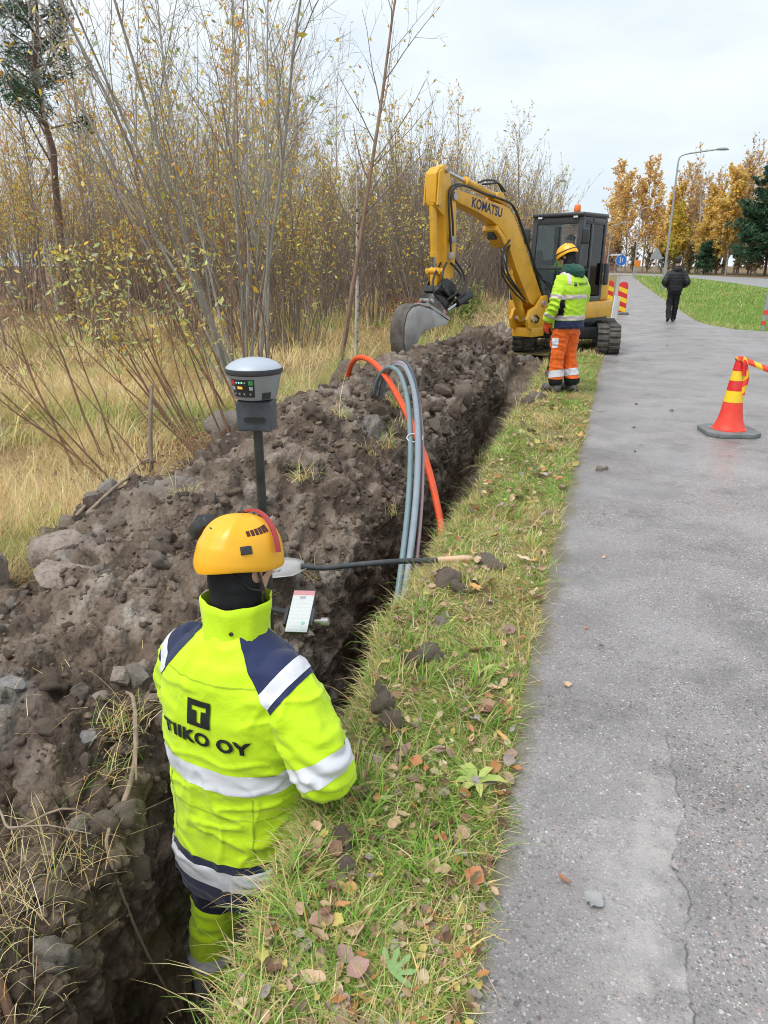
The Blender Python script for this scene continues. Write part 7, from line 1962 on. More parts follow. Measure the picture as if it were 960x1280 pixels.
WIL = dict(levels=3, kids=[9, 6, 3], t0=[0.22, 0.15, 0.2], len=[0.36, 0.5, 0.5], ref=[1, 1.6, 0.8], ang=[0.5, 0.6, 0.7], taper=[0.55, 0.4, 0.3], rk=[0.5, 0.55, 0.6], rmin=0.0028,
           seg=[10, 6, 4, 3], up=[0.03, 0.10, 0.12, 0.1], wob=[0.045, 0.07, 0.09, 0.1], leaf_lev=2, leaves=0.10)
g = multi(3, 17, 4.2, 7.6, 0.44, 0.028, WIL, 0.28)
put(plant('willow_clump', g, M_BK_GREY, M_BK_GREY, (0.075, YEL + PALE, [3, 2, 3, 2, 1, 2, 2, 2, 1]), 'tall grey many-stemmed willow clump directly behind the survey pole', 'tree'), -4.55, 8.4, 0.6)

# leaning reddish shoots at the heap's left edge, with pale yellow-green leaves
SHO = dict(levels=2, kids=[5, 3], t0=[0.3, 0.2], len=[0.34, 0.45], ref=[1, 0.8], ang=[0.45, 0.6], taper=[0.5, 0.3], rk=[0.55, 0.6], rmin=0.0022, seg=[9, 5, 3], up=[-0.03, 0.08, 0.1], wob=[0.05, 0.08, 0.1], leaf_lev=1, leaves=1.3, lz=(0.7, 1.8))
SHO2 = dict(SHO); SHO2['leaves'] = 0.05
shoots = [(-3.15, 5.35, 11, 2.2, 3.2, (-0.62, 0.25), SHO, 'leaning reddish willow shoots with pale yellow leaves left of the survey pole'),
          (-3.75, 5.7, 8, 2.0, 3.0, (-0.75, 0.05), SHO, 'reddish willow shoots with drooping yellow-green leaves behind the dead branch'),
          (-4.1, 4.9, 5, 1.6, 2.6, (-0.5, 0.1), SHO2, 'sparse bare brown shoots leaning over the dry grass at the far left'),
          (-3.55, 6.7, 7, 2.2, 3.6, (-0.25, 0.05), SHO2, 'bare brown shoots rising at the foot of the willow clump'),
          (-3.4, 4.55, 4, 1.6, 2.2, (-0.95, -0.05), SHO2, 'low brown stems bent far over towards the boulders')]
for i, (x, y, n, h0, h1, bias, sp, lab) in enumerate(shoots):
    g = multi(20 + i, n, h0, h1, 0.28, 0.013, sp, 0.28, bias)
    put(plant('willow_shoots', g, M_BK_RED, M_BK_RED, (0.062, PALE + YEL[:1], [4, 3, 3, 2, 1.5], 0.38), lab, 'shrub', trunk_name='stem', sides=(6, 4, 3)), x, y)

# slim young birch standing in front of the thicket, left of the bucket
SLIM = dict(levels=3, kids=[26, 4, 2], t0=[0.25, 0.2, 0.2], len=[0.20, 0.45, 0.5], ref=[1, 1.2, 0.6], ang=[0.55, 0.6, 0.7], taper=[0.6, 0.3, 0.3], rk=[0.38, 0.55, 0.6], rmin=0.0026, seg=[14, 5, 4, 3], up=[0.0, 0.10, 0.06, 0.0], wob=[0.025, 0.07, 0.1, 0.1], leaf_lev=2, leaves=0.12)
g = TreeGeo(5); g.branch(Vector((0, 0, -0.05)), Vector((0.26, 0.04, 1)), 7.4, 0.048, 0, SLIM, 0.12)
put(plant('young_birch', g, M_BK_YBIRCH, M_BK_BROWN, (0.06, YEL, [3, 2, 1, 1, 2]), 'slim pinkish young birch in front of the thicket left of the bucket', 'tree'), -4.45, 11.6)
g = TreeGeo(6); g.branch(Vector((0, 0, -0.05)), Vector((0.02, 0.05, 1)), 3.6, 0.04, 0, dict(SLIM, kids=[12, 3, 2]), 0.2)
put(plant('young_birch', g, M_BK_BIRCH, M_BK_BROWN, (0.06, PALE, [2, 2, 1, 3]), 'short pale young birch stem close beside the pinkish one', 'tree'), -4.25, 11.9)

# background wood: prototypes and copies
BARE = dict(levels=3, kids=[22, 6, 3], t0=[0.28, 0.12, 0.15], len=[0.24, 0.42, 0.5], ref=[1, 1.8, 0.8], ang=[0.6, 0.65, 0.7], taper=[0.55, 0.3, 0.3], rk=[0.4, 0.5, 0.6], rmin=0.0045, seg=[12, 5, 4, 2], up=[0.0, 0.10, 0.05, 0.02], wob=[0.03, 0.08, 0.11, 0.12], leaf_lev=2, leaves=0.35)
protos = []
for i, (H, r0, lv, wts, mt, tm) in enumerate(((11, 0.075, 0.35, [3, 3, 1, 1, 2], M_BK_BIRCH, M_BK_DIST), (9.5, 0.06, 0.9, [3, 2, 2, 1, 4], M_BK_DIST, M_BK_DIST), (12, 0.08, 0.15, [2, 2, 1, 1, 1], M_BK_BIRCH, M_BK_BROWN), (8, 0.05, 1.4, [3, 2, 3, 2, 1], M_BK_DIST, M_BK_BROWN))):
    g = TreeGeo(40 + i); g.branch(Vector((0, 0, -0.1)), Vector((0.03, 0.0, 1)), H, r0, 0, dict(BARE, leaves=lv, kids=[27, 6, 3]), 0.12)
    protos.append((g, mt, tm, (0.10, YEL, wts)))
WOOD_LABELS = ['tall thin white birch nearly bare of leaves in the left wood', 'slender brown tree with scattered orange leaves in the left wood', 'tall bare pale birch in the left wood', 'small dark tree with many yellow leaves in the left wood']
wood = [plant('birch_tree' if k in (0, 2) else 'young_tree', *protos[k], WOOD_LABELS[k], 'tree', ['nearly bare white birches of the left wood', 'orange-leaved slender trees of the left wood', 'bare pale birches of the left wood', 'yellow-leaved small trees of the left wood'][k]) for k in range(4)]
R_ = random.Random(12)
TREES = []
spots = []
tries = 0
UC_ = lambda x, y: 480 + 940 * math.tan(math.atan2(x, y) + R(17.4))
while len(spots) < 178 and tries < 12000:
    tries += 1
    y = 11 + 62 * R_.random() ** 1.15; x = -6.2 - 50 * R_.random() ** 1.1
    if x > -6.8 - max(0, (14 - y)) * 1.0 or x < -1.05 * y - 3: continue
    if y < 17 and x > -14: continue
    if UC_(x, y) > 440 and (R_.random() < 0.75 or y < 24): continue
    if all((x - a) ** 2 + (y - b) ** 2 > 1.8 for a, b, _ in spots): spots.append((x, y, R_.choice([0, 1, 1, 2, 2, 3, 3])))
spots += [(-7.4, 13.2, 3), (-9.5, 14.5, 3), (-8.6, 11.6, 3), (-11.4, 11.4, 1), (-6.6, 14.6, 3)]
used = set()
for (x, y, k) in spots:
    rz, sc = R_.random() * 6.28, (0.70 + 0.50 * R_.random()) * (0.62 if y < 15.5 else 1.0) * (1.0 if UC_(x, y) < 380 else 0.75)
    if k not in used: used.add(k); TREES.append((put(wood[k], x, y, rz, sc), ('wood', k)))
    else: TREES.append((copy_tree(wood[k], (x, y, GZ(x, y)), rz, sc), ('wood', k)))
# dense willow thicket along the meadow edge
BRU = dict(levels=2, kids=[7, 4], t0=[0.25, 0.15], len=[0.34, 0.4], ref=[1, 1.2], ang=[0.35, 0.5], taper=[0.5, 0.3], rk=[0.5, 0.6], rmin=0.0048, seg=[7, 4, 3], up=[0.02, 0.1, 0.1], wob=[0.05, 0.07, 0.1], leaf_lev=2, leaves=0.10)
brush = []
BL = ['dense brown willow bush of bare upright rods in the thicket', 'bushy willow with small yellow leaves in the thicket', 'brown willow bush with rusty orange top leaves in the thicket']
BG = ['bare rod willows of the thicket', 'yellow-leaved willows of the thicket', 'rusty-topped willows of the thicket']
for i, (n, h0, h1, lv, lz) in enumerate(((30, 2.4, 4.2, 0.08, (0, 9)), (22, 2.2, 4.0, 0.9, (0.4, 9)), (26, 2.6, 4.5, 1.3, (2.2, 9)))):
    g = multi(60 + i, n, h0, h1, 0.36, 0.020, dict(BRU, leaves=lv, lz=lz), 0.5)
    brush.append(plant('willow_bush', g, M_BK_BROWN, M_BK_BROWN, (0.065, YEL + PALE[:1], [2, 1, 3, 2, [0, 0, 4][i], 2]), BL[i], 'shrub', BG[i], trunk_name='stem', sides=(4, 3, 3)))
bs = []
for k in range(420):
    y = 12.5 + 48 * R_.random() ** 1.4; x = -4.0 - 0.02 * (y - 12) - 6.5 * R_.random() ** 1.3 - (1.5 if y < 14.5 else 0)
    if all((x - a) ** 2 + (y - b) ** 2 > 0.7 for a, b, _ in bs): bs.append((x, y, R_.choice([0, 0, 0, 1, 1, 2] if y > 16 else [0, 1, 1, 1, 2])))
    if len(bs) >= 80: break
for k in range(400):
    y = 13 + 34 * R_.random() ** 1.2; x = -9 - 26 * R_.random()
    if y < 19 and x > -16: continue
    if x < -1.0 * y - 4: continue
    if all((x - a) ** 2 + (y - b) ** 2 > 1.5 for a, b, _ in bs): bs.append((x, y, R_.choice([0, 0, 1, 2, 2])))
    if len(bs) >= 150: break
used = set()
for (x, y, k) in bs:
    rz, sc = R_.random() * 6.28, (0.72 + 0.4 * R_.random()) * (1.0 + 0.5 * min(1.0, max(0.0, (y - 18) / 10)) if x > -13 else 1.1)
    if k not in used: used.add(k); TREES.append((put(brush[k], x, y, rz, sc), ('brush', k)))
    else: TREES.append((copy_tree(brush[k], (x, y, GZ(x, y)), rz, sc), ('brush', k)))

# pines: a tall one in the left wood, one on the right
def pine(seed, H, crown0, width, nb, ncl):
    g = TreeGeo(seed); R2 = g.r
    pts = [Vector((0.02 * R2.gauss(0, 1) * k, 0.02 * R2.gauss(0, 1) * k, H * k / 12 - 0.1)) for k in range(13)]
    g.tr.append((pts, [0.16 * H / 14 * (1 - 0.9 * k / 12) for k in range(13)], 0))
    for k in range(nb):
        t = crown0 + (1 - crown0) * (k + R2.random()) / nb
        i = min(int(t * 12), 11); q = pts[i].lerp(pts[i + 1], t * 12 - i)
        L = width * (1.15 - 0.95 * (t - crown0) / (1 - crown0)) * (0.7 + 0.5 * R2.random()); az = R2.random() * 6.28
        d = Vector((math.cos(az), math.sin(az), 0.25 + 0.3 * R2.random()))
        bp = [q + d * L * s for s in (0, 0.35, 0.7, 1.0)]
        g.tw.append((bp, [0.035 * H / 14, 0.025 * H / 14, 0.015 * H / 14, 0.006], 1))
        for c in range(ncl):
            s_ = 0.35 + 0.65 * R2.random(); p = q + d * L * s_ + Vector((R2.gauss(0, 0.16), R2.gauss(0, 0.16), R2.gauss(0, 0.10))) * L * 0.6
            for _ in range(26):
                g.lv.append((p + Vector((R2.gauss(0, 1), R2.gauss(0, 1), R2.gauss(0, 1))) * 0.07, Vector((R2.gauss(0, 1), R2.gauss(0, 1), R2.gauss(0.35, 0.7))).normalized()))
    return g
PINEC = [(0.045, 0.105, 0.055), (0.07, 0.145, 0.075), (0.035, 0.075, 0.04), (0.10, 0.17, 0.09)]
put(plant('pine_tree', pine(71, 10.8, 0.46, 1.35, 60, 8), M_BK_PINE, M_BK_PINE, (0.15, PINEC, [3, 3, 2, 1], 0.16), 'tall dark green pine with a bare trunk at the top left', 'tree'), -14.5, 17.0)
# far right: golden birches, bare wood, pine -----------------------------
FAR = dict(levels=3, kids=[40, 6, 3], t0=[0.10, 0.12, 0.15], len=[0.30, 0.42, 0.5], ref=[1, 2.4, 1.0], ang=[0.55, 0.65, 0.7], taper=[0.7, 0.3, 0.3], rk=[0.35, 0.5, 0.6], rmin=0.012, seg=[10, 5, 3, 2], up=[0.0, 0.09, 0.03, 0.0], wob=[0.02, 0.08, 0.1, 0.12], leaf_lev=2)
def far_tree(seed, H, leaves, cols, wts, mt, size=0.26, wide=1.0):
    g = TreeGeo(seed); sp = dict(FAR, leaves=leaves, len=[0.30 * wide, 0.42, 0.5]); g.branch(Vector((0, 0, -0.1)), Vector((0.01, 0, 1)), H, 0.15, 0, sp, 0.12)
    return g, mt, M_BK_DIST, (size, cols, wts, 0.6)
gold = plant('golden_birch', *far_tree(80, 16, 3.0, GOLD, [3, 2, 2, 2], M_BK_BIRCH, 0.30, 1.35), 'tall orange birch beyond the road behind the excavator', 'tree', 'orange birches beyond the road end')
put(gold, 1.0, 139, 0.3, 1.05); copy_tree(gold, (4.0, 143, 0.2), 2.0, 1.08, 'tall orange birch, middle one of those at the road end'); copy_tree(gold, (-2.2, 146, 0.2), 4.0, 0.92, 'orange birch half hidden by the excavator cab'); copy_tree(gold, (6.6, 141, 0.2), 1.0, 0.7, 'shorter orange birch at the right of the road end group')
yb = plant('yellow_birch', *far_tree(81, 12.5, 4.2, GOLD + YEL[:1], [3, 1, 4, 1, 3], M_BK_BIRCH, 0.30, 1.4), 'broad golden yellow birch beside the dark pine across the road', 'tree')
put(yb, 14.0, 112, 0.4, 1.0)
copy_tree(yb, (11.6, 116, 0.2), 2.1, 0.85, 'golden birch left of the broad golden yellow one')
copy_tree(yb, (7.2, 126, 0.2), 3.3, 0.95, 'golden birch just right of the tall lamp')
copy_tree(yb, (18.8, 112, 0.2), 4.3, 1.1, 'golden birch rising behind the dark pine')
put(plant('yellow_birch', *far_tree(82, 9.5, 3.6, YEL, [4, 1, 4, 2, 0], M_BK_BIRCH, 0.28, 1.4), 'smaller lemon yellow birch at the left end of the right wood', 'tree'), 8.2, 121, 0.4, 1.0)
yb2 = plant('yellow_shrub', *far_tree(83, 5.0, 3.2, YEL + GOLD[:1], [4, 3, 3, 1, 1, 3], M_BK_DIST, 0.2, 1.5), 'low yellow bush at the roadside right of the dark pine', 'shrub')
put(yb2, 17.6, 96, 0.4, 1.0)
sh_ = plant('dark_bush', *far_tree(84, 4.2, 2.2, [(0.30, 0.16, 0.06), (0.20, 0.13, 0.06), (0.40, 0.25, 0.08), (0.16, 0.17, 0.06)], [2, 3, 2, 2], M_BK_DIST, 0.24, 1.7), 'brown undergrowth bush at the foot of the wood across the road', 'shrub', 'undergrowth across the road')
for i, (x, y) in enumerate(((9.4, 117), (11.2, 114), (13, 115), (15.4, 111), (17.2, 109), (19.3, 104), (21.4, 101), (23.5, 99), (8.0, 122), (6.4, 127), (4.4, 131), (16.0, 105), (25.5, 98), (2.2, 134), (-0.5, 137), (10.2, 124), (13.8, 121), (17.5, 117), (21.0, 111), (24.4, 106), (7.4, 130), (12.2, 119), (28, 101))):
    if i == 0: TREES.append((put(sh_, x, y, 0, 1.0), ('under', 0)))
    else: TREES.append((copy_tree(sh_, (x, y, GZ(x, y)), i * 1.3, 0.8 + 0.08 * (i % 5)), ('under', 0)))
bw = []
for i, (H, lv, lab, grp) in enumerate(((15, 0.5, 'bare greyish tree in the wood across the road', 'bare trees of the wood across the road'), (14, 1.8, 'rust-tinted half bare tree in the wood across the road', 'rusty trees of the wood across the road'))):
    bw.append(plant('roadside_tree', *far_tree(90 + i, H, lv, GOLD + [(0.45, 0.24, 0.08)], [2, 2, 1, 2, 4], M_BK_BIRCH if i == 0 else M_BK_DIST, 0.22), lab, 'tree', grp))
fs = [(8.4, 131), (9.2, 124), (14.4, 117), (18.2, 108), (20.8, 119), (23.8, 113), (28, 104), (29, 112), (31, 106), (15.6, 129), (19.8, 130), (11.2, 134), (24.5, 122), (9.8, 128), (11.5, 124), (12.5, 131), (15.2, 122), (17.0, 127), (18.4, 117), (19.5, 124), (21.5, 114), (22.5, 121), (10.6, 118), (24, 108), (25, 116), (27, 110), (20.2, 106), (16.2, 118), (13.6, 126), (22.8, 102), (26, 101)]
used = set()
for i, (x, y) in enumerate(fs):
    k = 0 if R_.random() < 0.45 else 1; rz, sc = R_.random() * 6.28, 0.85 + 0.35 * R_.random()
    if k not in used: used.add(k); TREES.append((put(bw[k], x, y, rz, sc), ('far', k)))
    else: TREES.append((copy_tree(bw[k], (x, y, GZ(x, y)), rz, sc), ('far', k)))
put(plant('pine_tree', pine(72, 13.0, 0.08, 4.8, 110, 11), M_BK_PINE, M_BK_PINE, (0.50, PINEC, [3, 3, 2, 1], 0.26), 'broad dark green pine at the right edge beyond the road', 'tree'), 16.8, 100)
put(plant('pine_tree', pine(73, 4.2, 0.08, 1.5, 40, 6), M_BK_PINE, M_BK_PINE, (0.34, PINEC, [3, 3, 2, 1], 0.2), 'small dark young pine under the golden birch across the road', 'tree'), 11.0, 110)
lone = TreeGeo(99); lone.branch(Vector((0, 0, -0.1)), Vector((0, 0, 1)), 9.0, 0.09, 0, dict(BARE, kids=[26, 6, 3], leaves=0.55, len=[0.34, 0.42, 0.5]), 0.12)
put(plant('young_tree', lone, M_BK_DIST, M_BK_DIST, (0.12, [(0.55, 0.47, 0.33), (0.62, 0.5, 0.25), (0.45, 0.36, 0.22)], [2, 2, 1]), 'thin tree with sparse pale leaves rising above the excavator cab', 'tree'), -5.6, 44)
# low green and rusty undergrowth behind the boom
und = multi(110, 20, 0.7, 1.3, 0.6, 0.008, dict(BRU, levels=1, kids=[5], leaf_lev=0, leaves=3.2, rmin=0.003, lz=(0.1, 9)), 0.5)
put(plant('green_bush', und, M_BK_RED, M_BK_RED, (0.07, [(0.16, 0.26, 0.06), (0.28, 0.36, 0.10), (0.42, 0.42, 0.14)], [2, 2, 1]), 'low green leafy bush on the meadow between boom and thicket', 'shrub', trunk_name='stem', sides=(4, 3)), -3.9, 18.5)
und = multi(111, 20, 0.6, 1.1, 0.6, 0.008, dict(BRU, levels=1, kids=[5], leaf_lev=0, leaves=3.2, rmin=0.003, lz=(0.1, 9)), 0.5)
put(plant('rusty_bush', und, M_BK_RED, M_BK_RED, (0.07, [(0.34, 0.16, 0.07), (0.42, 0.24, 0.11), (0.25, 0.12, 0.06)], [2, 2, 1]), 'low rusty brown bush beside the green one behind the bucket', 'shrub', trunk_name='stem', sides=(4, 3)), -4.7, 17.5)

# each copy is told apart by where it stands and how near it is
ORD = ['nearest', 'second nearest', 'third nearest', 'fourth nearest', 'fifth nearest', 'sixth nearest', 'seventh nearest', 'eighth nearest', 'ninth nearest', 'tenth nearest', 'eleventh nearest', 'twelfth nearest', 'thirteenth nearest', 'fourteenth nearest', 'fifteenth nearest', 'sixteenth nearest', 'seventeenth nearest', 'eighteenth nearest', 'nineteenth nearest', 'twentieth nearest', 'twenty-first nearest', 'twenty-second nearest']
DESC = {('wood', 0): 'nearly bare white birch', ('wood', 1): 'slender brown tree with orange leaves', ('wood', 2): 'tall bare pale birch', ('wood', 3): 'small yellow-leaved tree', ('brush', 0): 'bare brown willow bush', ('brush', 1): 'yellow-leaved willow bush', ('brush', 2): 'rusty-topped willow bush', ('far', 0): 'bare greyish tree', ('far', 1): 'rusty half-bare tree', ('under', 0): 'brown undergrowth bush'}
def zone(o):
    x, y = o.location.x, o.location.y; a = math.degrees(math.atan2(x, y)) + 17.4
    u = 480 + 940 * math.tan(R(max(-80, min(80, a))))
    if u < 60: return 'at the left picture edge'
    if u < 150: return 'left of the leaning shoots'
    if u < 250: return 'behind the leaning shoots'
    if u < 340: return 'behind the willow clump'
    if u < 430: return 'between willow clump and young birch'
    if u < 500: return 'behind the young birch'
    if u < 570: return 'behind the bucket and arm'
    if u < 640: return 'behind the boom'
    if u < 770: return 'behind the cab'
    if u < 830: return 'left of the tall lamp'
    if u < 880: return 'between tall lamp and golden birch'
    return 'beside the dark pine'
zs_ = {}
for o, k in TREES: zs_.setdefault((k, zone(o)), []).append(o)
for (k, zn), lst in zs_.items():
    lst.sort(key=lambda o: o.location.x ** 2 + o.location.y ** 2)
    for i, o in enumerate(lst):
        o['label'] = (DESC[k] + ' ' + zn + (', ' + ORD[i] + ' there' if len(lst) > 1 and i < len(ORD) else ', farthest back there' if len(lst) > 1 else ''))
# ------------------------------------------------------------------ fallen leaves, tufts on the heap
def litter_mat():
    m = Mat('fallen_leaf', 0.55, 0, 0.4)
    r = m.n('ShaderNodeObjectInfo').outputs['Random']
    c = m.ramp(r, [(0.0, (0.46, 0.30, 0.20)), (0.14, (0.58, 0.40, 0.26)), (0.28, (0.22, 0.12, 0.085)), (0.40, (0.50, 0.22, 0.09)), (0.50, (0.62, 0.50, 0.34)), (0.60, (0.30, 0.20, 0.17)), (0.70, (0.36, 0.31, 0.30)), (0.78, (0.52, 0.44, 0.14)), (0.86, (0.40, 0.25, 0.18)), (0.94, (0.62, 0.35, 0.12))], 'CONSTANT')
    v = m.coord(); n = m.noise(v, 60, 4, 0.7)
    m.set('Base Color', m.mix(m.ramp(n, [(0.45, 0.0), (0.7, 0.7)]), c, m.mix(0.5, c, (0.08, 0.05, 0.035))))
    m.bump(m.n('ShaderNodeTexWave', {'Vector': v, 'Scale': 40.0, 'Distortion': 2.0}).outputs['Fac'], 0.25, 0.002)
    return m.m
M_LITTER = litter_mat()
def leaf_mesh(seed, slim, curl, lobes=0):
    q = random.Random(seed); n = 9; v = []; f = []
    for i in range(n):
        t = i / (n - 1); w = slim * math.sin(PI * min(1, t ** 0.85)) ** 0.8 * 0.5 + 0.006
        if lobes: w *= 1 + 0.35 * math.sin(t * PI * lobes)
        zc = curl * (t - 0.5) ** 2 + 0.02 * q.gauss(0, 1)
        for s in (-1, -0.5, 0, 0.5, 1):
            v.append((t - 0.5, s * w * (1 + 0.1 * q.gauss(0, 1) * (abs(s) == 1)), zc + abs(s) * w * (0.5 * q.random() + 0.15) + 0.012 * q.gauss(0, 1)))
    for i in range(n - 1):
        for j in range(4): f.append((i * 5 + j, i * 5 + j + 1, i * 5 + 6 + j, i * 5 + 5 + j))
    o = len(v); v += [(-0.5, -0.006, 0), (-0.5, 0.006, 0), (-0.72, 0.004, 0.03), (-0.72, -0.004, 0.03)]; f.append((o, o + 1, o + 2, o + 3))
    me = bpy.data.meshes.new('leaf'); me.from_pydata(v, [], f); me.materials.append(M_LITTER); me.shade_smooth(); return me
LEAVES = [leaf_mesh(k, sl, cu) for k, (sl, cu) in enumerate(((0.42, 0.3), (0.5, 0.5), (0.6, 0.2), (0.72, 0.4), (0.34, 0.6), (0.66, -0.3), (0.8, 0.3)))]
lr = random.Random(31)
def leaf(x, y, z, s, parent, mesh=None, flat=0.35):
    o = bpy.data.objects.new('leaf', mesh or lr.choice(LEAVES)); COL.objects.link(o); o.parent = parent
    o.location = (x, y, z); o.scale = (s, s, s); o.rotation_euler = (lr.gauss(0, flat), lr.gauss(0, flat), lr.random() * 6.28); return o
n = 0
while n < 290:
    y = 0.85 * (7.0 / 0.85) ** lr.random(); a = float(lip(np.array([y]))[0]); b_ = float(path_left(np.array([y]))[0])
    x = a + 0.03 + (b_ - a - 0.02) * lr.random()
    cl = float(fbm(P2([x], [y]), 0.25, 2, 201)[0])
    if lr.random() > (cl - 0.32) * 4: continue
    leaf(x, y, GZ(x, y) + 0.014 + 0.022 * lr.random(), 0.036 * math.exp(lr.gauss(0.15, 0.32)) * (0.9 + 0.06 * y), ground); n += 1
for k in range(26):
    y = 1.2 * (16 / 1.2) ** lr.random(); x = -0.08 + 1.6 * lr.random() ** 2.2
    leaf(x, y, 0.014, 0.032 * math.exp(lr.gauss(0.1, 0.25)) * (0.9 + 0.03 * y), footpath, None, 0.12)
def named_leaf(name, x, y, s, c1, c2, label, mesh, rz, z=None, tilt=0.1):
    me = mesh.copy(); me.materials.clear(); me.materials.append(pmat(name + '_surface', c1, c2, 40, 0.55, bump=0.2))
    o = bpy.data.objects.new(name, me); COL.objects.link(o); o.location = (x, y, (GZ(x, y) + 0.035) if z is None else z); o.scale = (s,) * 3; o.rotation_euler = (tilt, -tilt, rz); tag(o, label, 'leaf')
named_leaf('fallen_leaf', -0.42, 1.14, 0.062, (0.42, 0.26, 0.22), (0.28, 0.16, 0.13), 'large pinkish brown leaf on the verge near the bottom edge', LEAVES[3], 0.9)
named_leaf('fallen_leaf', 0.10, 1.53, 0.058, (0.33, 0.33, 0.33), (0.26, 0.26, 0.265), 'round grey leaf stuck to the asphalt', LEAVES[6], 2.6, 0.014, 0.03)
named_leaf('fallen_leaf', 0.02, 1.575, 0.042, (0.34, 0.16, 0.08), (0.24, 0.10, 0.055), 'narrow rust brown leaf on the asphalt beside the grey one', LEAVES[4], 2.5, 0.016, 0.08)
named_leaf('fallen_leaf', -0.155, 1.62, 0.034, (0.42, 0.30, 0.22), (0.30, 0.2, 0.15), 'small tan leaf at the asphalt edge', LEAVES[0], 0.1, 0.018)
named_leaf('fallen_leaf', -0.47, 1.60, 0.055, (0.58, 0.40, 0.25), (0.44, 0.27, 0.16), 'pale tan curled leaf on the grass behind the jacket hem', LEAVES[2], 1.2)
# green lobed leaf
v = [(0, 0, 0)]; f = []
for k in range(5):
    a = R(-70 + 35 * k); 
    for (r_, da) in ((0.45, -0.22), (0.8, -0.15), (1.0, 0.0), (0.8, 0.15), (0.45, 0.22)): v.append((r_ * math.cos(a + da), r_ * math.sin(a + da), 0.08 * r_ + 0.05 * math.sin(k * 2.0 + r_ * 4)))
for i in range(1, len(v) - 1): f.append((0, i, i + 1))
me = bpy.data.meshes.new('green_leaf'); me.from_pydata(v, [], f); me.materials.append(pmat('lobed_leaf_green', (0.16, 0.28, 0.09), (0.24, 0.36, 0.14), 30, 0.5, bump=0.3)); me.shade_smooth()
o = bpy.data.objects.new('green_leaf', me); COL.objects.link(o); o.location = (-0.345, 1.15, GZ(-0.345, 1.15) + 0.03); o.scale = (0.062,) * 3; o.rotation_euler = (0.1, -0.15, 0.9); tag(o, 'green lobed leaf growing at the verge near the bottom edge', 'leaf')
# broad-leaved weeds in the verge
def weed(x, y, n, L, label):
    q = random.Random(int(x * 1000 + y * 77)); b = MB()
    for k in range(n):
        a = q.random() * 6.28; l = L * (0.6 + 0.6 * q.random()); w = l * 0.16; d_ = Vector((math.cos(a), math.sin(a), 0)); s_ = Vector((-d_.y, d_.x, 0))
        pts = [(0.0, 0.25, 0.0), (0.35, 1.0, 0.28), (0.7, 0.9, 0.30), (1.0, 0.1, 0.15)]
        vv = []
        for (t, ww, zz) in pts: c = d_ * l * t + Vector((0, 0, l * zz)); vv += [c - s_ * w * ww + Vector((0, 0, 0.15 * w)), c, c + s_ * w * ww + Vector((0, 0, 0.15 * w))]
        ff = []
        for i in range(3):
            for j in range(2): ff.append((i * 3 + j, i * 3 + j + 1, i * 3 + 4 + j, i * 3 + 3 + j))
        b.add(vv, ff)
    o = b.build('weed', M_WEED); o.location = (x, y, GZ(x, y) + 0.01); tag(o, label, 'plant'); return o
M_WEED = pmat('weed_leaf', (0.24, 0.34, 0.07), (0.46, 0.46, 0.14), 14, 0.5)
weed(-0.27, 1.86, 16, 0.085, 'broad-leaved yellow-green weed rosette at the asphalt edge')
weed(-0.36, 2.52, 9, 0.06, 'small green weed rosette among leaves on the verge')
# tufts and sods thrown up on the heap
ts = []
def heap_tuft(x, y, n, L, cols=STRAW + GREEN[:3], wts=(4, 4, 3, 3, 3, 1, 2, 2, 2), sp=0.04, ang=None, w=0.003):
    z = soil_z(x, y); ts.append(tussock(x, y, n, L, cols, wts, sp, ang, 0.0, w, z))
for a in ((-1.86, 4.10, 90, 0.12), (-1.95, 6.5, 110, 0.16), (-1.72, 5.9, 60, 0.16), (-1.72, 5.6, 80, 0.18), (-1.22, 2.60, 90, 0.14), (-1.55, 1.82, 70, 0.11), (-1.58, 1.76, 60, 0.10), (-1.48, 1.62, 50, 0.10), (-1.35, 6.8, 60, 0.2), (-1.3, 7.6, 70, 0.2), (-1.45, 8.8, 80, 0.22), (-1.7, 5.0, 60, 0.1), (-2.05, 5.35, 60, 0.14), (-2.72, 7.2, 260, 0.16), (-2.62, 7.0, 200, 0.16), (-2.3, 3.4, 40, 0.14), (-1.5, 3.4, 40, 0.1), (-1.4, 4.6, 40, 0.14)):
    heap_tuft(*a, w=0.0026 + 0.0006 * a[1])
# straw and dry grass over the near left bank
for k in range(34):
    x, y = -1.62 + 0.5 * lr.random(), 0.72 + 0.62 * lr.random()
    if x > -1.12 - 0.3 * (y - 0.7): continue
    heap_tuft(x, y, 26, 0.11, STRAW + GREEN[1:2], (4, 5, 3, 2, 4, 2, 2), 0.06, None, 0.0024)
merge('heap_tufts', ts, 4); tag(bpy.data.objects['heap_tufts'], None, None, None, 'stuff')
# loose straws lying on soil and path edge
N = 420; x = np.concatenate([-1.15 - 0.9 * rng.random(N // 2), -0.30 + 0.16 * rng.random(N // 2)]); y = np.concatenate([0.8 + 2.6 * rng.random(N // 2) ** 1.4, 0.7 + 5 * rng.random(N // 2) ** 1.3])
z = np.array([soil_z(float(a), float(b_)) for a, b_ in zip(x, y)]); z = np.where(x > -0.5, np.maximum(z, 0.008), z)
blades('loose_straw', np.stack([x, y, z + 0.006], 1), 0.09 * np.exp(rng.normal(0, 0.5, N)), np.full(N, 0.0022), rng.random(N) * 6.28, np.full(N, 1.35), rng.normal(0.15, 0.15, N), pick(N, STRAW, [5, 5, 3, 2, 4, 2]), 4)
tag(bpy.data.objects['loose_straw'], None, None, None, 'stuff')
# sod lump with overhanging dry turf on the crest left of the cables
for (x, y, s) in ((-2.62, 7.1, 0.24), (-2.75, 7.3, 0.2)):
    clod(x, y, soil_z(x, y) + 0.02, s)
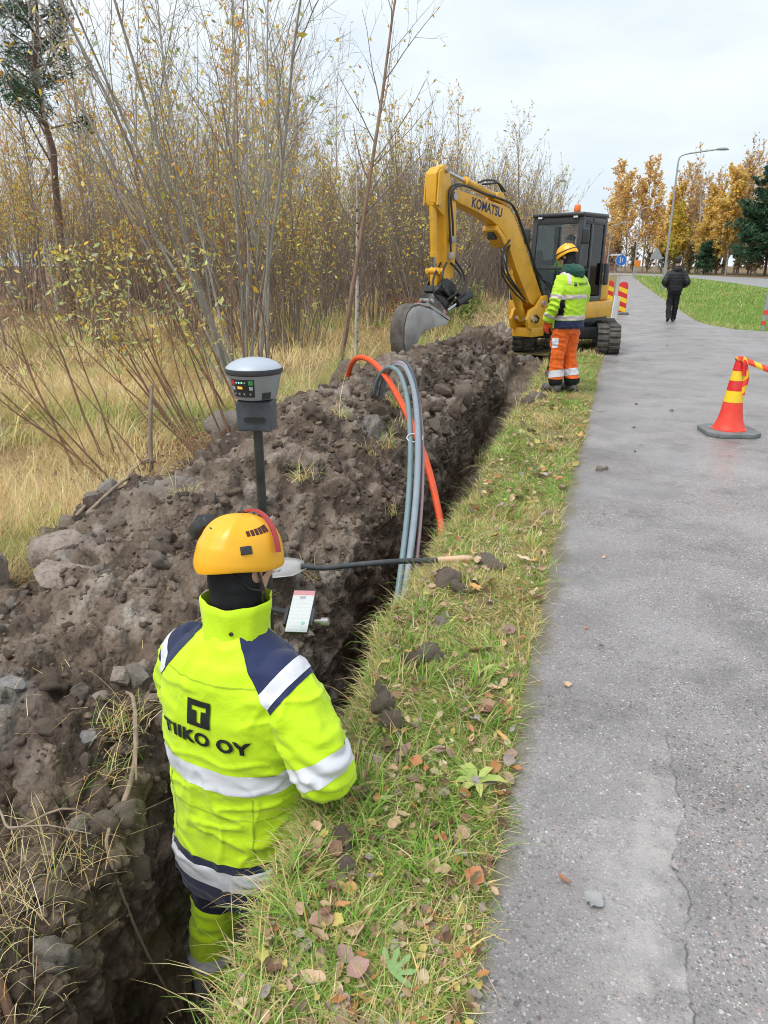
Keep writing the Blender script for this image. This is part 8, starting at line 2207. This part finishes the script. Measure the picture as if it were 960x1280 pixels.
# leaf litter under the shoots and in the wood: one mass
N = 5200; x = np.concatenate([-3.2 - 1.6 * rng.random(1200), -8 - 16 * rng.random(4000)]); y = np.concatenate([4.2 + 2.6 * rng.random(1200), 9 + 16 * rng.random(4000)])
z = ground_z(x, y) + 0.02 + 0.05 * rng.random(N); sz = np.where(x > -6, 0.04, 0.09) * np.exp(rng.normal(0, 0.3, N)); a = rng.random(N) * 6.28
d_ = np.stack([np.cos(a), np.sin(a), rng.normal(0, 0.3, N)], 1) * sz[:, None]; s_ = np.stack([-np.sin(a), np.cos(a), rng.normal(0, 0.4, N)], 1) * sz[:, None] * 0.32; c = np.stack([x, y, z], 1)
V = np.stack([c - d_ / 2, c + s_, c + d_ / 2, c - s_], 1).reshape(-1, 3)
cl = np.repeat(pick(N, [(0.16, 0.08, 0.055), (0.26, 0.14, 0.09), (0.46, 0.30, 0.19), (0.58, 0.40, 0.22)], [3, 4, 3, 2]), 4, 0)
np_obj('leaf_litter', V, np.arange(N * 4).reshape(N, 4), M_LEAF, None, col=cl)['kind'] = 'stuff'

# smaller curled leaves beyond the counted ones: one mass on the verge
LV = []
for me in LEAVES:
    LV.append((np.array([v.co[:] for v in me.vertices]), np.array([q.vertices[:] for q in me.polygons])))
V = []; F = []; C = []; off = 0
cols = np.array([(0.48, 0.31, 0.20), (0.60, 0.42, 0.27), (0.24, 0.13, 0.09), (0.52, 0.25, 0.10), (0.64, 0.52, 0.34), (0.34, 0.23, 0.19), (0.40, 0.34, 0.32), (0.58, 0.48, 0.16)])
for k in range(1500):
    y = 0.8 * (10 / 0.8) ** (rng.random() ** 1.3); a = float(lip(np.array([y]))[0]); b_ = float(path_left(np.array([y]))[0]); x = a + 0.02 + (b_ + 0.02 - a) * rng.random()
    bv, bf = LV[rng.integers(len(LV))]; s = 0.026 * math.exp(rng.normal(0.05, 0.3)) * (0.9 + 0.06 * y)
    E = Matrix.Translation((x, y, GZ(x, y) + 0.012 + 0.018 * rng.random())) @ Matrix.Rotation(rng.random() * 6.28, 4, 'Z') @ Matrix.Rotation(rng.normal(0, 0.4), 4, 'X') @ Matrix.Rotation(rng.normal(0, 0.4), 4, 'Y') @ Matrix.Scale(s, 4)
    E = np.array(E); V.append(bv @ E[:3, :3].T + E[:3, 3]); F.append(bf + off); off += len(bv); C.append(np.repeat(cols[rng.integers(len(cols))][None] * (1 + rng.normal(0, 0.15)), len(bv), 0))
np_obj('verge_leaf_litter', np.concatenate(V), np.concatenate(F), M_LEAF, None, col=np.clip(np.concatenate(C), 0.01, 1), smooth=True)['kind'] = 'stuff'
